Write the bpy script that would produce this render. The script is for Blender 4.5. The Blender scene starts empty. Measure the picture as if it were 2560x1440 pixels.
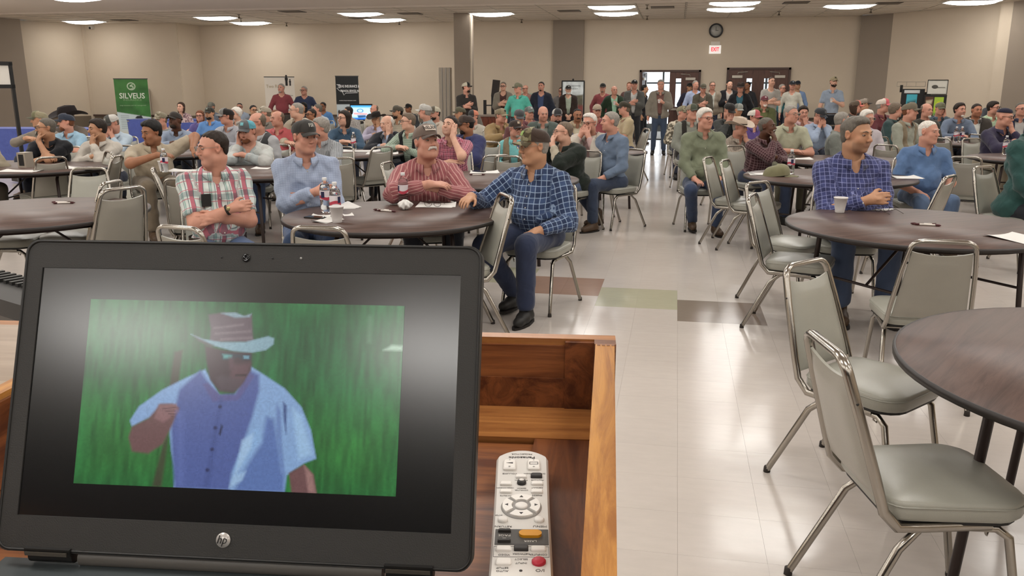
import bpy, bmesh, math, random
import numpy as np
from mathutils import Vector, Matrix, noise
rnd = random.Random(7)
PI = math.pi
SC = bpy.context.scene
COL = SC.collection
# ---------------------------------------------------------------- camera, world, lights, exposure
F_PX, CAM_H = 2080.0, 1.6
PITCH = math.radians(13.62)      # tilted down
YAW = math.radians(10.92)        # turned left of the room's long axis
CAM = Vector((0, 0, CAM_H))
VF = Vector((-math.sin(YAW)*math.cos(PITCH), math.cos(YAW)*math.cos(PITCH), -math.sin(PITCH)))
VR = Vector((math.cos(YAW), math.sin(YAW), 0))
VU = VR.cross(VF)
cd = bpy.data.cameras.new('camera'); cam = bpy.data.objects.new('camera', cd); COL.objects.link(cam)
cd.sensor_width = 36; cd.lens = 36*F_PX/2560; cd.clip_start = .02; cd.clip_end = 200
cam.matrix_world = Matrix(((VR.x, VU.x, -VF.x, 0), (VR.y, VU.y, -VF.y, 0), (VR.z, VU.z, -VF.z, CAM_H), (0, 0, 0, 1)))
SC.camera = cam
def ray(px, py): return VF + VR*((px-1280)/F_PX) - VU*((py-720)/F_PX)
def atz(px, py, z):
    """where the sight line measured in the photograph meets the height z"""
    d = ray(px, py); return CAM + d*((z-CAM_H)/d.z)
def aty(px, py, Y):
    d = ray(px, py); return CAM + d*(Y/d.y)
W = bpy.data.worlds.new('world'); SC.world = W; W.use_nodes = True
W.node_tree.nodes['Background'].inputs[0].default_value = (.86, .93, 1, 1)
W.node_tree.nodes['Background'].inputs[1].default_value = 2.2
SC.view_settings.view_transform = 'Standard'; SC.view_settings.look = 'None'
SC.view_settings.exposure = 0.04; SC.view_settings.gamma = 1; SC.view_settings.use_curve_mapping = False
LAMP_EMIT = 15.0
CEIL = 3.55
WALL_Y = 26.3
# ---------------------------------------------------------------- materials
def lin(h):
    if not isinstance(h, str): return tuple(h)+(1,)*(4-len(h))
    o = []
    for i in (0, 2, 4):
        c = int(h[i:i+2], 16)/255
        o.append(c/12.92 if c <= .04045 else ((c+.055)/1.055)**2.4)
    return tuple(o)+(1,)
MATS = {}
class NT:
    def __init__(s, m): s.t = m.node_tree; s.b = s.t.nodes['Principled BSDF']
    def n(s, k, **kw):
        n = s.t.nodes.new('ShaderNode'+k)
        for a, v in kw.items():
            if a.startswith('i_'):
                key = a[2:]
                n.inputs[int(key) if key.isdigit() else key.replace('_', ' ')].default_value = v
            else: setattr(n, a, v)
        return n
    def l(s, a, b): s.t.links.new(a, b)
    def math(s, op, a, b=None, c=None):
        n = s.n('Math', operation=op)
        for i, v in enumerate((a, b, c)):
            if v is None: continue
            if isinstance(v, (int, float)): n.inputs[i].default_value = v
            else: s.l(v, n.inputs[i])
        return n.outputs[0]
    def mix(s, f, a, b):
        n = s.n('Mix', data_type='RGBA')
        for i, v in ((0, f), (6, a), (7, b)):
            if isinstance(v, (int, float)): n.inputs[i].default_value = v
            elif isinstance(v, (tuple, str)): n.inputs[i].default_value = lin(v)
            else: s.l(v, n.inputs[i])
        return n.outputs[2]
def mat(name, col='808080', rough=.6, metal=0, spec=.5, var=0.0, vs=8, bump=0, bs=60, emit=None, es=0, coat=0, trans=0, alpha=1, fn=None, ior=1.45):
    key = name
    if key in MATS: return MATS[key]
    m = bpy.data.materials.new(name); m.use_nodes = True; nt = NT(m); b = nt.b
    b.inputs['Base Color'].default_value = lin(col); b.inputs['Roughness'].default_value = rough
    b.inputs['Metallic'].default_value = metal; b.inputs['Specular IOR Level'].default_value = spec
    b.inputs['Coat Weight'].default_value = coat; b.inputs['Transmission Weight'].default_value = trans; b.inputs['IOR'].default_value = ior
    m.diffuse_color = lin(col)
    tc = nt.n('TexCoord')
    if var or fn is None:
        nz = nt.n('TexNoise', i_Scale=vs, i_Detail=4.0); nt.l(tc.outputs['Object'], nz.inputs['Vector'])
        v = var or .03
        c = lin(col); d = tuple(x*(1-v) for x in c[:3])+(1,); e = tuple(min(1, x*(1+v)) for x in c[:3])+(1,)
        nt.l(nt.mix(nz.outputs[0], d, e), b.inputs['Base Color'])
    if bump:
        nb = nt.n('TexNoise', i_Scale=bs, i_Detail=3.0); nt.l(tc.outputs['Object'], nb.inputs['Vector'])
        bp = nt.n('Bump', i_Strength=1.0, i_Distance=bump); nt.l(nb.outputs[0], bp.inputs['Height']); nt.l(bp.outputs[0], b.inputs['Normal'])
    if emit: b.inputs['Emission Color'].default_value = lin(emit); b.inputs['Emission Strength'].default_value = es
    if fn: fn(nt, tc)
    MATS[key] = m; return m
def cloth(kind, c1, c2='ffffff', c3='404040', f=22.0, w=.28):
    key = 'cloth_%s_%s_%s_%s_%g' % (kind, c1, c2, c3, f)
    if key in MATS: return MATS[key]
    def fn(nt, tc):
        at = nt.n('Attribute', attribute_name='weave'); sx = nt.n('SeparateXYZ'); nt.l(at.outputs['Vector'], sx.inputs[0]); x, z = sx.outputs[0], sx.outputs[1]
        nw = nt.n('TexNoise', i_Scale=5.0, i_Detail=1.0); nt.l(tc.outputs['Object'], nw.inputs[0])
        wob = nt.math('MULTIPLY', nw.outputs[0], .02); x = nt.math('ADD', x, wob); z = nt.math('ADD', z, wob)
        def band(c, fr, ph, wd):
            q = nt.math('FRACT', nt.math('MULTIPLY_ADD', c, fr, ph)); return nt.math('LESS_THAN', q, wd)
        col = lin(c1)
        if kind == 'plaid':
            col = nt.mix(nt.math('MULTIPLY', band(x, f, 0, .45), .55), c1, c3)
            col = nt.mix(nt.math('MULTIPLY', band(z, f, 0, .45), .55), col, c3)
            col = nt.mix(nt.math('MULTIPLY', band(x, f*2, .2, .13), .75), col, c2)
            col = nt.mix(nt.math('MULTIPLY', band(z, f*2, .2, .13), .75), col, c2)
        elif kind == 'check':
            col = nt.mix(nt.math('MULTIPLY', band(x, f, 0, w), .6), c1, c2)
            col = nt.mix(nt.math('MULTIPLY', band(z, f, 0, w), .6), col, c2)
        elif kind == 'stripe':
            col = nt.mix(nt.math('MULTIPLY', band(x, f, 0, w), .7), c1, c2)
            col = nt.mix(nt.math('MULTIPLY', band(x, f*2.0, .4, .2), .35), col, c3)
        elif kind == 'madras':
            col = nt.mix(band(x, f, .0, .22), c1, c2)
            col = nt.mix(band(x, f, .5, .10), col, c3)
            col = nt.mix(nt.math('MULTIPLY', band(x, f*3, .1, .12), .8), col, '2c5560')
            col = nt.mix(nt.math('MULTIPLY', band(z, f*.9, .2, .3), .45), col, '2f5a63')
            col = nt.mix(nt.math('MULTIPLY', band(z, f*1.8, .6, .1), .8), col, c2)
        elif kind == 'camo':
            vz = nt.n('TexVoronoi', i_Scale=f); nt.l(tc.outputs['Object'], vz.inputs['Vector'])
            rp = nt.n('ValToRGB'); rp.color_ramp.interpolation = 'CONSTANT'
            e = rp.color_ramp.elements; e[0].color = lin(c1); e[1].position = .35; e[1].color = lin(c2); q = e.new(.65); q.color = lin(c3)
            nt.l(vz.outputs['Color'], rp.inputs[0]); col = rp.outputs[0]
        nz = nt.n('TexNoise', i_Scale=14.0, i_Detail=5.0); nt.l(tc.outputs['Object'], nz.inputs[0])
        hs = nt.n('HueSaturation'); hs.inputs['Saturation'].default_value = .80; nt.l(nt.math('MULTIPLY_ADD', nz.outputs[0], .3, .88), hs.inputs['Value'])
        if isinstance(col, tuple): hs.inputs['Color'].default_value = col
        else: nt.l(col, hs.inputs['Color'])
        nt.l(hs.outputs[0], nt.b.inputs['Base Color'])
        nf = nt.n('TexNoise', i_Scale=8.0, i_Detail=2.0, i_Distortion=.9); nt.l(tc.outputs['Object'], nf.inputs[0])
        bp = nt.n('Bump', i_Strength=.6, i_Distance=.024); nt.l(nf.outputs[0], bp.inputs['Height']); nt.l(bp.outputs[0], nt.b.inputs['Normal'])
        nt.b.inputs['Sheen Weight'].default_value = .15
    m = mat(key, c1, rough=.85, spec=.2, fn=fn); m.name = 'cloth_'+kind; MATS[key] = m; return m
def wood(name, c1, c2, scale=1.0, axis=1, rough=.4, spec=.5):
    def fn(nt, tc):
        mp = nt.n('Mapping'); s = [38, 38, 38]; s[axis] = 3.2; mp.inputs['Scale'].default_value = [q*scale for q in s]
        nt.l(tc.outputs['Object'], mp.inputs[0])
        nz = nt.n('TexNoise', i_Scale=1.0, i_Detail=7.0, i_Roughness=.7, i_Distortion=.8); nt.l(mp.outputs[0], nz.inputs[0])
        rp = nt.n('ValToRGB'); e = rp.color_ramp.elements; e[0].position = .38; e[0].color = lin(c1); e[1].position = .60; e[1].color = lin(c2)
        nt.l(nz.outputs[0], rp.inputs[0]); nt.l(rp.outputs[0], nt.b.inputs['Base Color'])
        bp = nt.n('Bump', i_Strength=.3, i_Distance=.001); nt.l(nz.outputs[0], bp.inputs['Height']); nt.l(bp.outputs[0], nt.b.inputs['Normal'])
    return mat(name, c1, rough=rough, spec=spec, fn=fn)
# ---------------------------------------------------------------- mesh builder
KIDS = {}
class MB:
    def __init__(s): s.v = []; s.f = []; s.m = []; s.sm = []
    def add(s, vs, fs, mi=0, smooth=False):
        o = len(s.v); s.v += [tuple(v) for v in vs]; s.f += [tuple(i+o for i in f) for f in fs]; s.m += [mi]*len(fs); s.sm += [smooth]*len(fs); return s
    def box(s, c, d, mi=0, rz=0, M=None, taper=1.0):
        x, y, z = d[0]/2, d[1]/2, d[2]/2; vs = []
        for k in (-1, 1):
            t = taper if k > 0 else 1
            for (a, b) in ((-1, -1), (1, -1), (1, 1), (-1, 1)): vs.append(Vector((a*x*t, b*y*t, k*z)))
        R = M or Matrix.Rotation(rz, 3, 'Z')
        vs = [R @ v + Vector(c) for v in vs]
        return s.add(vs, [(0, 3, 2, 1), (4, 5, 6, 7), (0, 1, 5, 4), (1, 2, 6, 5), (2, 3, 7, 6), (3, 0, 4, 7)], mi)
    def tube(s, pts, r, n=8, mi=0, closed=False, caps=True, ry=None):
        pts = [Vector(p) for p in pts]; N = len(pts); rs = r if isinstance(r, (list, tuple)) else [r]*N
        ref = None; rings = []
        for i in range(N):
            a = pts[(i-1) % N] if (closed or i) else pts[0]; b = pts[(i+1) % N] if (closed or i < N-1) else pts[-1]
            d = (b-a).normalized() if (b-a).length > 1e-9 else Vector((0, 0, 1))
            if ref is None: ref = d.orthogonal().normalized()
            if abs(d.z) < .99 and i == 0: ref = d.cross(Vector((0, 0, 1))).normalized()
            u = (ref - d*ref.dot(d)).normalized(); ref = u; w = d.cross(u)
            rings.append([pts[i] + u*(math.cos(t)*rs[i]) + w*(math.sin(t)*(ry or rs[i])) for t in [2*PI*k/n for k in range(n)]])
        vs = [p for q in rings for p in q]; fs = []
        for i in range(N if closed else N-1):
            j = (i+1) % N
            for k in range(n): fs.append((i*n+k, i*n+(k+1) % n, j*n+(k+1) % n, j*n+k))
        s.add(vs, fs, mi, True)
        if caps and not closed: s.add(rings[0][::-1], [tuple(range(n))], mi); s.add(rings[-1], [tuple(range(n))], mi)
        return s
    def lathe(s, prof, n=24, c=(0, 0, 0), mi=0, sx=1, sy=1, R=None, smooth=True, cap=True):
        vs = []; fs = []; c = Vector(c)
        for (r, z) in prof:
            for k in range(n):
                t = 2*PI*k/n; v = Vector((r*math.cos(t)*sx, r*math.sin(t)*sy, z)); vs.append((R @ v if R else v)+c)
        for i in range(len(prof)-1):
            for k in range(n): fs.append((i*n+k, i*n+(k+1) % n, (i+1)*n+(k+1) % n, (i+1)*n+k))
        s.add(vs, fs, mi, smooth)
        if cap:
            o = len(s.v)-len(vs)
            for i, rev in ((0, True), (len(prof)-1, False)):
                if prof[i][0] > 1e-5:
                    q = [o+i*n+k for k in range(n)]; s.f.append(tuple(q[::-1] if rev else q)); s.m.append(mi); s.sm.append(False)
        return s
    def grid(s, fn, nu, nv, mi=0, smooth=True, wrap=False):
        vs = [fn(i/nu, j/nv) for j in range(nv+1) for i in range(nu+(0 if wrap else 1))]; w = nu if wrap else nu+1; fs = []
        for j in range(nv):
            for i in range(nu):
                i2 = (i+1) % w if wrap else i+1
                fs.append((j*w+i, j*w+i2, (j+1)*w+i2, (j+1)*w+i))
        return s.add(vs, fs, mi, smooth)
    def prism(s, pts, z0, z1, mi=0, M=None, smooth=False):
        n = len(pts); vs = [Vector((p[0], p[1], z0)) for p in pts]+[Vector((p[0], p[1], z1)) for p in pts]
        if M: vs = [M @ v for v in vs]
        s.add(vs, [tuple(range(n))[::-1], tuple(range(n, 2*n))]+[(i, (i+1) % n, n+(i+1) % n, n+i) for i in range(n)], mi, smooth); return s
    def ball(s, c, r, n=12, mi=0, R=None):
        r = (r, r, r) if isinstance(r, (int, float)) else r; m = max(6, n//2+1); c = Vector(c)
        def fn(u, v):
            a = 2*PI*u; b = PI*(v-.5); q = Vector((math.cos(a)*math.cos(b)*r[0], math.sin(a)*math.cos(b)*r[1], math.sin(b)*r[2]))
            return (R @ q if R else q)+c
        return s.grid(fn, n, m, mi, True, wrap=True)
    def mesh(s, name, mats):
        me = bpy.data.meshes.new(name); me.from_pydata(s.v, [], s.f)
        for m in (mats if isinstance(mats, (list, tuple)) else [mats]): me.materials.append(m)
        me.polygons.foreach_set('material_index', s.m); me.polygons.foreach_set('use_smooth', s.sm); me.update(); return me
    def build(s, name, mats, parent=None, M=None):
        return link(name, s.mesh(name, mats), parent, M)
def link(name, me, parent=None, M=None):
    o = bpy.data.objects.new(name, me); COL.objects.link(o)
    if parent: o.parent = parent; KIDS.setdefault(parent.name, []).append(o)
    if M: o.matrix_local = M
    return o
def npmesh(name, v, f, mats, smooth=True):
    """fast mesh from numpy arrays, quads only"""
    me = bpy.data.meshes.new(name); me.vertices.add(len(v)); me.vertices.foreach_set('co', v.astype(np.float32).ravel())
    n = len(f); me.loops.add(n*4); me.loops.foreach_set('vertex_index', f.astype(np.int32).ravel())
    me.polygons.add(n); me.polygons.foreach_set('loop_start', np.arange(0, n*4, 4, dtype=np.int32))
    me.polygons.foreach_set('use_smooth', np.full(n, smooth))
    for m in (mats if isinstance(mats, (list, tuple)) else [mats]): me.materials.append(m)
    me.update(calc_edges=True); return me
def tag(o, label=None, cat=None, group=None, kind=None):
    for k, v in (('label', label), ('category', cat), ('group', group), ('kind', kind)):
        if v: o[k] = v
    return o
def thing(name, label, cat, loc=(0, 0, 0), rz=0, group=None):
    o = bpy.data.objects.new(name, None); COL.objects.link(o); o.location = loc; o.rotation_euler = (0, 0, rz); o.empty_display_size = .1
    return tag(o, label, cat, group)
def dup(root, loc, rz, label=None, group=None):
    def cp(o, par):
        c = o.copy(); COL.objects.link(c)
        if par: c.parent = par
        for ch in KIDS.get(o.name, []): cp(ch, c)
        return c
    r = cp(root, None); r.location = loc; r.rotation_euler = (0, 0, rz)
    if label: r['label'] = label
    if group: r['group'] = group
    return r
def text_mesh(s, size, depth=0, align='CENTER', M=None, bold=0, sx=1.0):
    c = bpy.data.curves.new('t', 'FONT'); c.body = s; c.size = size; c.extrude = depth; c.align_x = align; c.align_y = 'CENTER'; c.offset = bold
    c.resolution_u = 2; c.space_character = 1.0
    o = bpy.data.objects.new('t', c); COL.objects.link(o)
    bpy.context.view_layer.update()
    me = bpy.data.meshes.new_from_object(o.evaluated_get(bpy.context.evaluated_depsgraph_get()))
    vs = [Vector((v.co.x*sx, v.co.y, v.co.z)) for v in me.vertices]; fs = [tuple(p.vertices) for p in me.polygons]
    bpy.data.objects.remove(o); bpy.data.curves.remove(c); bpy.data.meshes.remove(me)
    if M: vs = [M @ v for v in vs]
    return vs, fs
# ---------------------------------------------------------------- smooth solid bodies (numpy distance fields + surface nets)
V = lambda *a: np.array(a, float)
class Field:
    def __init__(s, prims, h, pad=.03):
        lo = np.full(3, 1e9); hi = -lo
        for p in prims:
            a, b = s.bb(p); lo = np.minimum(lo, a); hi = np.maximum(hi, b)
        s.lo = lo-pad; s.h = h; s.n = np.ceil((hi-lo+2*pad)/h).astype(int)+2
        s.f = np.full(s.n, .15, np.float32)
        s.ax = [s.lo[i]+h*np.arange(s.n[i]) for i in range(3)]
        for p in prims: s.add(p)
    @staticmethod
    def bb(p):
        if p[0] == 'c': r = max(p[3], p[4]); return np.minimum(p[1], p[2])-r, np.maximum(p[1], p[2])+r
        r = max(p[2]); return p[1]-r, p[1]+r
    def sl(s, a, b):
        i0 = np.clip(((a-s.lo)/s.h).astype(int), 0, s.n-1); i1 = np.clip(((b-s.lo)/s.h).astype(int)+2, 1, s.n)
        sl = tuple(slice(i0[i], i1[i]) for i in range(3))
        X = s.ax[0][sl[0]][:, None, None]; Y = s.ax[1][sl[1]][None, :, None]; Z = s.ax[2][sl[2]][None, None, :]
        return sl, X, Y, Z
    @staticmethod
    def dist(p, X, Y, Z):
        if p[0] == 'c':
            a, b, ra, rb = p[1:5]; d = b-a; L = max(d@d, 1e-9)
            t = np.clip(((X-a[0])*d[0]+(Y-a[1])*d[1]+(Z-a[2])*d[2])/L, 0, 1)
            return np.sqrt((X-a[0]-t*d[0])**2+(Y-a[1]-t*d[1])**2+(Z-a[2]-t*d[2])**2)-(ra+(rb-ra)*t)
        c, r = p[1], p[2]; x, y, z = X-c[0], Y-c[1], Z-c[2]
        if len(p) > 4 and p[4] is not None:
            R = p[4]; x, y, z = R[0, 0]*x+R[1, 0]*y+R[2, 0]*z, R[0, 1]*x+R[1, 1]*y+R[2, 1]*z, R[0, 2]*x+R[1, 2]*y+R[2, 2]*z
        k0 = np.sqrt((x/r[0])**2+(y/r[1])**2+(z/r[2])**2); k1 = np.sqrt((x/r[0]**2)**2+(y/r[1]**2)**2+(z/r[2]**2)**2)+1e-9
        return k0*(k0-1)/k1
    def add(s, p, sub=False):
        k = p[5] if p[0] == 'c' else p[3]; m = k+2.5*s.h+.01
        a, b = s.bb(p); sl, X, Y, Z = s.sl(a-m, b+m)
        d = s.dist(p, X, Y, Z).astype(np.float32)
        if p[0] == 'c' and len(p) > 6 and p[6] is not None:      # flat ends: cut beyond b
            e = p[2]-p[1]; L = np.linalg.norm(e)+1e-9; e = e/L
            d = np.maximum(d, (X-p[2][0])*e[0]+(Y-p[2][1])*e[1]+(Z-p[2][2])*e[2])
        f = s.f[sl]
        if sub:
            g = -f; q = np.maximum(k-np.abs(g-d), 0)/max(k, 1e-6); s.f[sl] = -(np.minimum(g, d)-q*q*k*.25)
        else:
            q = np.maximum(k-np.abs(f-d), 0)/max(k, 1e-6); s.f[sl] = np.minimum(f, d)-q*q*k*.25
        return s
    def full(s): return s.ax[0][:, None, None], s.ax[1][None, :, None], s.ax[2][None, None, :]
    def cut(s, g): s.f = np.maximum(s.f, g).astype(np.float32)
    def net(s):
        f = s.f; ins = f < 0; n = s.n
        for i in range(3):                         # close at the borders
            ix = [slice(None)]*3; ix[i] = 0; ins[tuple(ix)] = False; ix[i] = -1; ins[tuple(ix)] = False
        f = np.where(ins, np.minimum(f, -1e-5), np.maximum(f, 1e-5))
        c = np.zeros(n-1, np.int8); cor = [(i, j, k) for i in (0, 1) for j in (0, 1) for k in (0, 1)]
        for (i, j, k) in cor: c += ins[i:n[0]-1+i, j:n[1]-1+j, k:n[2]-1+k]
        act = (c > 0) & (c < 8); ijk = np.argwhere(act); N = len(ijk)
        if N == 0: return np.zeros((0, 3)), np.zeros((0, 4), int)
        idx = np.full(act.shape, -1, np.int32); idx[act] = np.arange(N)
        val = np.stack([f[ijk[:, 0]+i, ijk[:, 1]+j, ijk[:, 2]+k] for (i, j, k) in cor], 1)
        acc = np.zeros((N, 3)); cnt = np.zeros(N); C = np.array(cor, float)
        for a in range(8):
            for b in range(a+1, 8):
                if np.abs(C[a]-C[b]).sum() != 1: continue
                m = (val[:, a] < 0) != (val[:, b] < 0); t = val[m, a]/(val[m, a]-val[m, b])
                acc[m] += C[a]+t[:, None]*(C[b]-C[a]); cnt[m] += 1
        P = s.lo+s.h*(ijk+acc/cnt[:, None])
        Q = []
        for ax in range(3):
            u, w = [q for q in range(3) if q != ax]
            A = [slice(1, n[0]-1), slice(1, n[1]-1), slice(1, n[2]-1)]; A[ax] = slice(0, n[ax]-1); B = list(A); B[ax] = slice(1, n[ax])
            ia, ib = ins[tuple(A)], ins[tuple(B)]; e = np.argwhere(ia != ib)
            if not len(e): continue
            s0 = ia[tuple(e.T)]; o = np.array([1, 1, 1]); o[ax] = 0; e = e+o
            du = np.zeros(3, int); du[u] = 1; dw = np.zeros(3, int); dw[w] = 1
            q = np.stack([idx[tuple((e-du-dw).T)], idx[tuple((e-dw).T)], idx[tuple(e.T)], idx[tuple((e-du).T)]], 1)
            fl = s0 if ax != 1 else ~s0
            q[~fl] = q[~fl][:, ::-1]; Q.append(q)
        Q = np.concatenate(Q)
        if (P[Q[:, 0]]*np.cross(P[Q[:, 1]], P[Q[:, 2]])).sum() < 0: Q = Q[:, ::-1]
        return P, Q
def E_(c, r, k=.02, R=None): return ('e', np.array(c, float), tuple(r), k, R)
def C_(a, b, ra, rb=None, k=.02, flat=None): return ('c', np.array(a, float), np.array(b, float), ra, ra if rb is None else rb, k, flat)
def rotm(yaw=0, pitch=0, roll=0):
    """yaw about Z, pitch up about X, roll about Y; columns are local axes"""
    return np.array(Matrix.Rotation(yaw, 3, 'Z') @ Matrix.Rotation(pitch, 3, 'X') @ Matrix.Rotation(roll, 3, 'Y'))
SKINS = dict(l='cfa48e', f='c2907c', t='b58a6c', d='553626', m='96694e', b='a8745a')
def skin(tone):
    def fn(nt, tc):
        at = nt.n('Attribute', attribute_name='tint'); nz = nt.n('TexNoise', i_Scale=22.0, i_Detail=4.0); nt.l(tc.outputs['Object'], nz.inputs[0])
        c = lin(SKINS[tone]); base = nt.mix(nz.outputs[0], tuple(v*w for v, w in zip(c[:3], (.86, .8, .78)))+(1,), tuple(min(1, v*1.12) for v in c[:3])+(1,))
        mx = nt.n('Mix', data_type='RGBA', blend_type='MULTIPLY'); mx.inputs[0].default_value = 1
        nt.l(base, mx.inputs[6]); nt.l(at.outputs['Color'], mx.inputs[7]); nt.l(mx.outputs[2], nt.b.inputs['Base Color'])
        nt.b.inputs['Subsurface Weight'].default_value = 0.0
    m = mat('skin_'+tone, SKINS[tone], rough=.5, spec=.4, fn=fn); return m
def head_prims(T, fat=0.0, age=0.0):
    """head about its own centre; T maps head coordinates to the body's. Returns solids and hollows."""
    R, t, s = T
    def p(*a): return t+R@(np.array(a)*s)
    def el(c, r, k=.02, Q=None): return E_(p(*c), [q*s for q in r], k, R if Q is None else R@Q)
    def cp(a, b, ra, rb=None, k=.01): return C_(p(*a), p(*b), ra*s, (ra if rb is None else rb)*s, k)
    f = fat
    A = [el((0, -.016, .037), (.079, .097, .080)), el((0, .022, -.010), (.068, .070, .085), .02), el((0, .028, -.068), (.055+.012*f, .060, .046+.006*f), .025),
         el((0, .074, -.099), (.022, .016, .015), .02), el((.037+.004*f, .060, -.032), (.026+.006*f, .024, .026), .02), el((-.037-.004*f, .060, -.032), (.026+.006*f, .024, .026), .02),
         el((.040+.006*f, .025, -.075), (.020+.009*f, .036, .028), .025), el((-.040-.006*f, .025, -.075), (.020+.009*f, .036, .028), .025),
         cp((0, .088, .016), (0, .112, -.026), .0085, .0125, .012), el((0, .113, -.030), (.0125, .011, .0105), .008), el((.0135, .104, -.033), (.0085, .011, .008), .006), el((-.0135, .104, -.033), (.0085, .011, .008), .006),
         cp((.012, .090, .026), (.048, .072, .024), .010, .008, .012), cp((-.012, .090, .026), (-.048, .072, .024), .010, .008, .012),
         cp((-.019, .089, -.0585), (.019, .089, -.0585), .0060, None, .006), cp((-.016, .0895, -.0675), (.016, .0895, -.0675), .0066, None, .006),
         cp((0, .092, -.0575), (0, .0925, -.0675), .0055, None, .006)]
    if f > .6: A.append(el((0, .045, -.108), (.048, .040, .022), .03))
    for sx in (-1, 1):
        A += [el((sx*.080, -.010, .000), (.011, .021, .033), .008, rotm(sx*-.35, .1)), cp((sx*.084, -.020, .022), (sx*.086, -.020, -.010), .006, None, .006)]
    S = [el((sx*.032, .100, .006), (.017, .014, .010), .010) for sx in (-1, 1)]+[el((sx*.088, -.004, .002), (.006, .010, .016), .004) for sx in (-1, 1)]
    S.append(cp((-.017, .098, -.063), (.017, .098, -.063), .0016, None, .003))
    return A, S
def hand_prims(w, d, n, side, curl=.5, s=1.0, spread=.0):
    """wrist w, finger direction d, palm faces n, thumb to the side `side`*(d x n)"""
    d = d/np.linalg.norm(d); n = n-d*(n@d); n = n/np.linalg.norm(n); l = np.cross(d, n)*side; P = []
    for i, (o, L) in enumerate(((.031, .072), (.011, .080), (-.010, .075), (-.030, .060))):
        kn = w+s*(d*(.088-.004*abs(i-1))+l*o); P.append(C_(w+s*(d*.012+l*o*.55), kn, .0135*s, .0115*s, .010))
        dd = d+l*(o*spread*8); dd /= np.linalg.norm(dd); a = kn
        for j, (fr, r0, r1) in enumerate(((.45, .0098, .0088), (.31, .0086, .0078), (.24, .0076, .0062))):
            t = curl*(.55+.75*j)*(1+.10*(i-1)); v = dd*math.cos(t)+n*math.sin(t); b = a+v*(L*fr*s); P.append(C_(a, b, r0*s, r1*s, .003)); a = b
    P.append(E_(w+s*(d*.050+n*.004), (.030*s, .030*s, .016*s), .012))
    a = w+s*(d*.024+l*.026); b = a+s*(d*.030+l*.026+n*.010); c = b+s*(d*.026+l*.008+n*(.008+.014*curl)); e = c+s*(d*.020-l*.003*curl*2+n*(.004+.014*curl))
    P += [C_(w+s*d*.015, a, .016*s, .014*s, .010), C_(a, b, .0135*s, .0108*s, .006), C_(b, c, .0105*s, .0092*s, .004), C_(c, e, .0092*s, .0070*s, .004)]
    return P
def ik(S, T, pole, a=.29, b=.255):
    d = T-S; L = np.linalg.norm(d); m = (a+b)*.995
    if L > m: T = S+d*m/L; d = T-S; L = m
    L = max(L, .10); u = d/np.linalg.norm(d); x = (a*a-b*b+L*L)/(2*L); hgt = math.sqrt(max(a*a-x*x, 0)); v = pole-u*(pole@u); v /= np.linalg.norm(v)
    return S+u*x+v*hgt, T
def joinmesh(parts):
    vs = []; fs = []; o = 0
    for v, f in parts: vs.append(v); fs.append(f+o); o += len(v)
    return np.concatenate(vs), np.concatenate(fs)
def tint_attr(me, cols):
    a = me.color_attributes.new('tint', 'FLOAT_COLOR', 'POINT'); a.data.foreach_set('color', cols.astype(np.float32).ravel())
EYE = {}
def eye_mesh(iris):
    if iris in EYE: return EYE[iris]
    b = MB()
    def fn(u, v):
        a = 2*PI*u; q = PI*(v-.5)
        return Vector((math.cos(a)*math.cos(q), math.sin(q), math.sin(a)*math.cos(q)))
    n = 12; b.grid(fn, n, 10, 0, True, wrap=True)
    for i in range(len(b.m)):
        j = i//n
        if j >= 9: b.m[i] = 2
        elif j >= 8: b.m[i] = 1
    EYE[iris] = b.mesh('eye', [mat('eye_white', '8c8078', .4), mat('iris_'+iris, iris, .2), mat('pupil', '080808', .15)]); return EYE[iris]
HAIRC = dict(gry='8a847c', wht='cfc9c0', brn='3a281c', dbr='241a13', blk='100d0c', gbr='6a5c4e', ggr='5e5850', blo='c8b898', red='6a4028')
def hairmat(c):
    def fn(nt, tc):
        nz = nt.n('TexNoise', i_Scale=160.0, i_Detail=3.0); mp = nt.n('Mapping'); mp.inputs['Scale'].default_value = (1, .25, .35)
        nt.l(tc.outputs['Object'], mp.inputs[0]); nt.l(mp.outputs[0], nz.inputs[0]); k = lin(HAIRC[c])
        nt.l(nt.mix(nz.outputs[0], tuple(v*.55 for v in k[:3])+(1,), tuple(min(1, v*1.5) for v in k[:3])+(1,)), nt.b.inputs['Base Color'])
        bp = nt.n('Bump', i_Strength=.8, i_Distance=.004); nt.l(nz.outputs[0], bp.inputs['Height']); nt.l(bp.outputs[0], nt.b.inputs['Normal'])
    return mat('hair_'+c, HAIRC[c], rough=.6, spec=.35, fn=fn)
def smst(a, b, x):
    t = np.clip((x-a)/(b-a), 0, 1); return t*t*(3-2*t)
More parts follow.
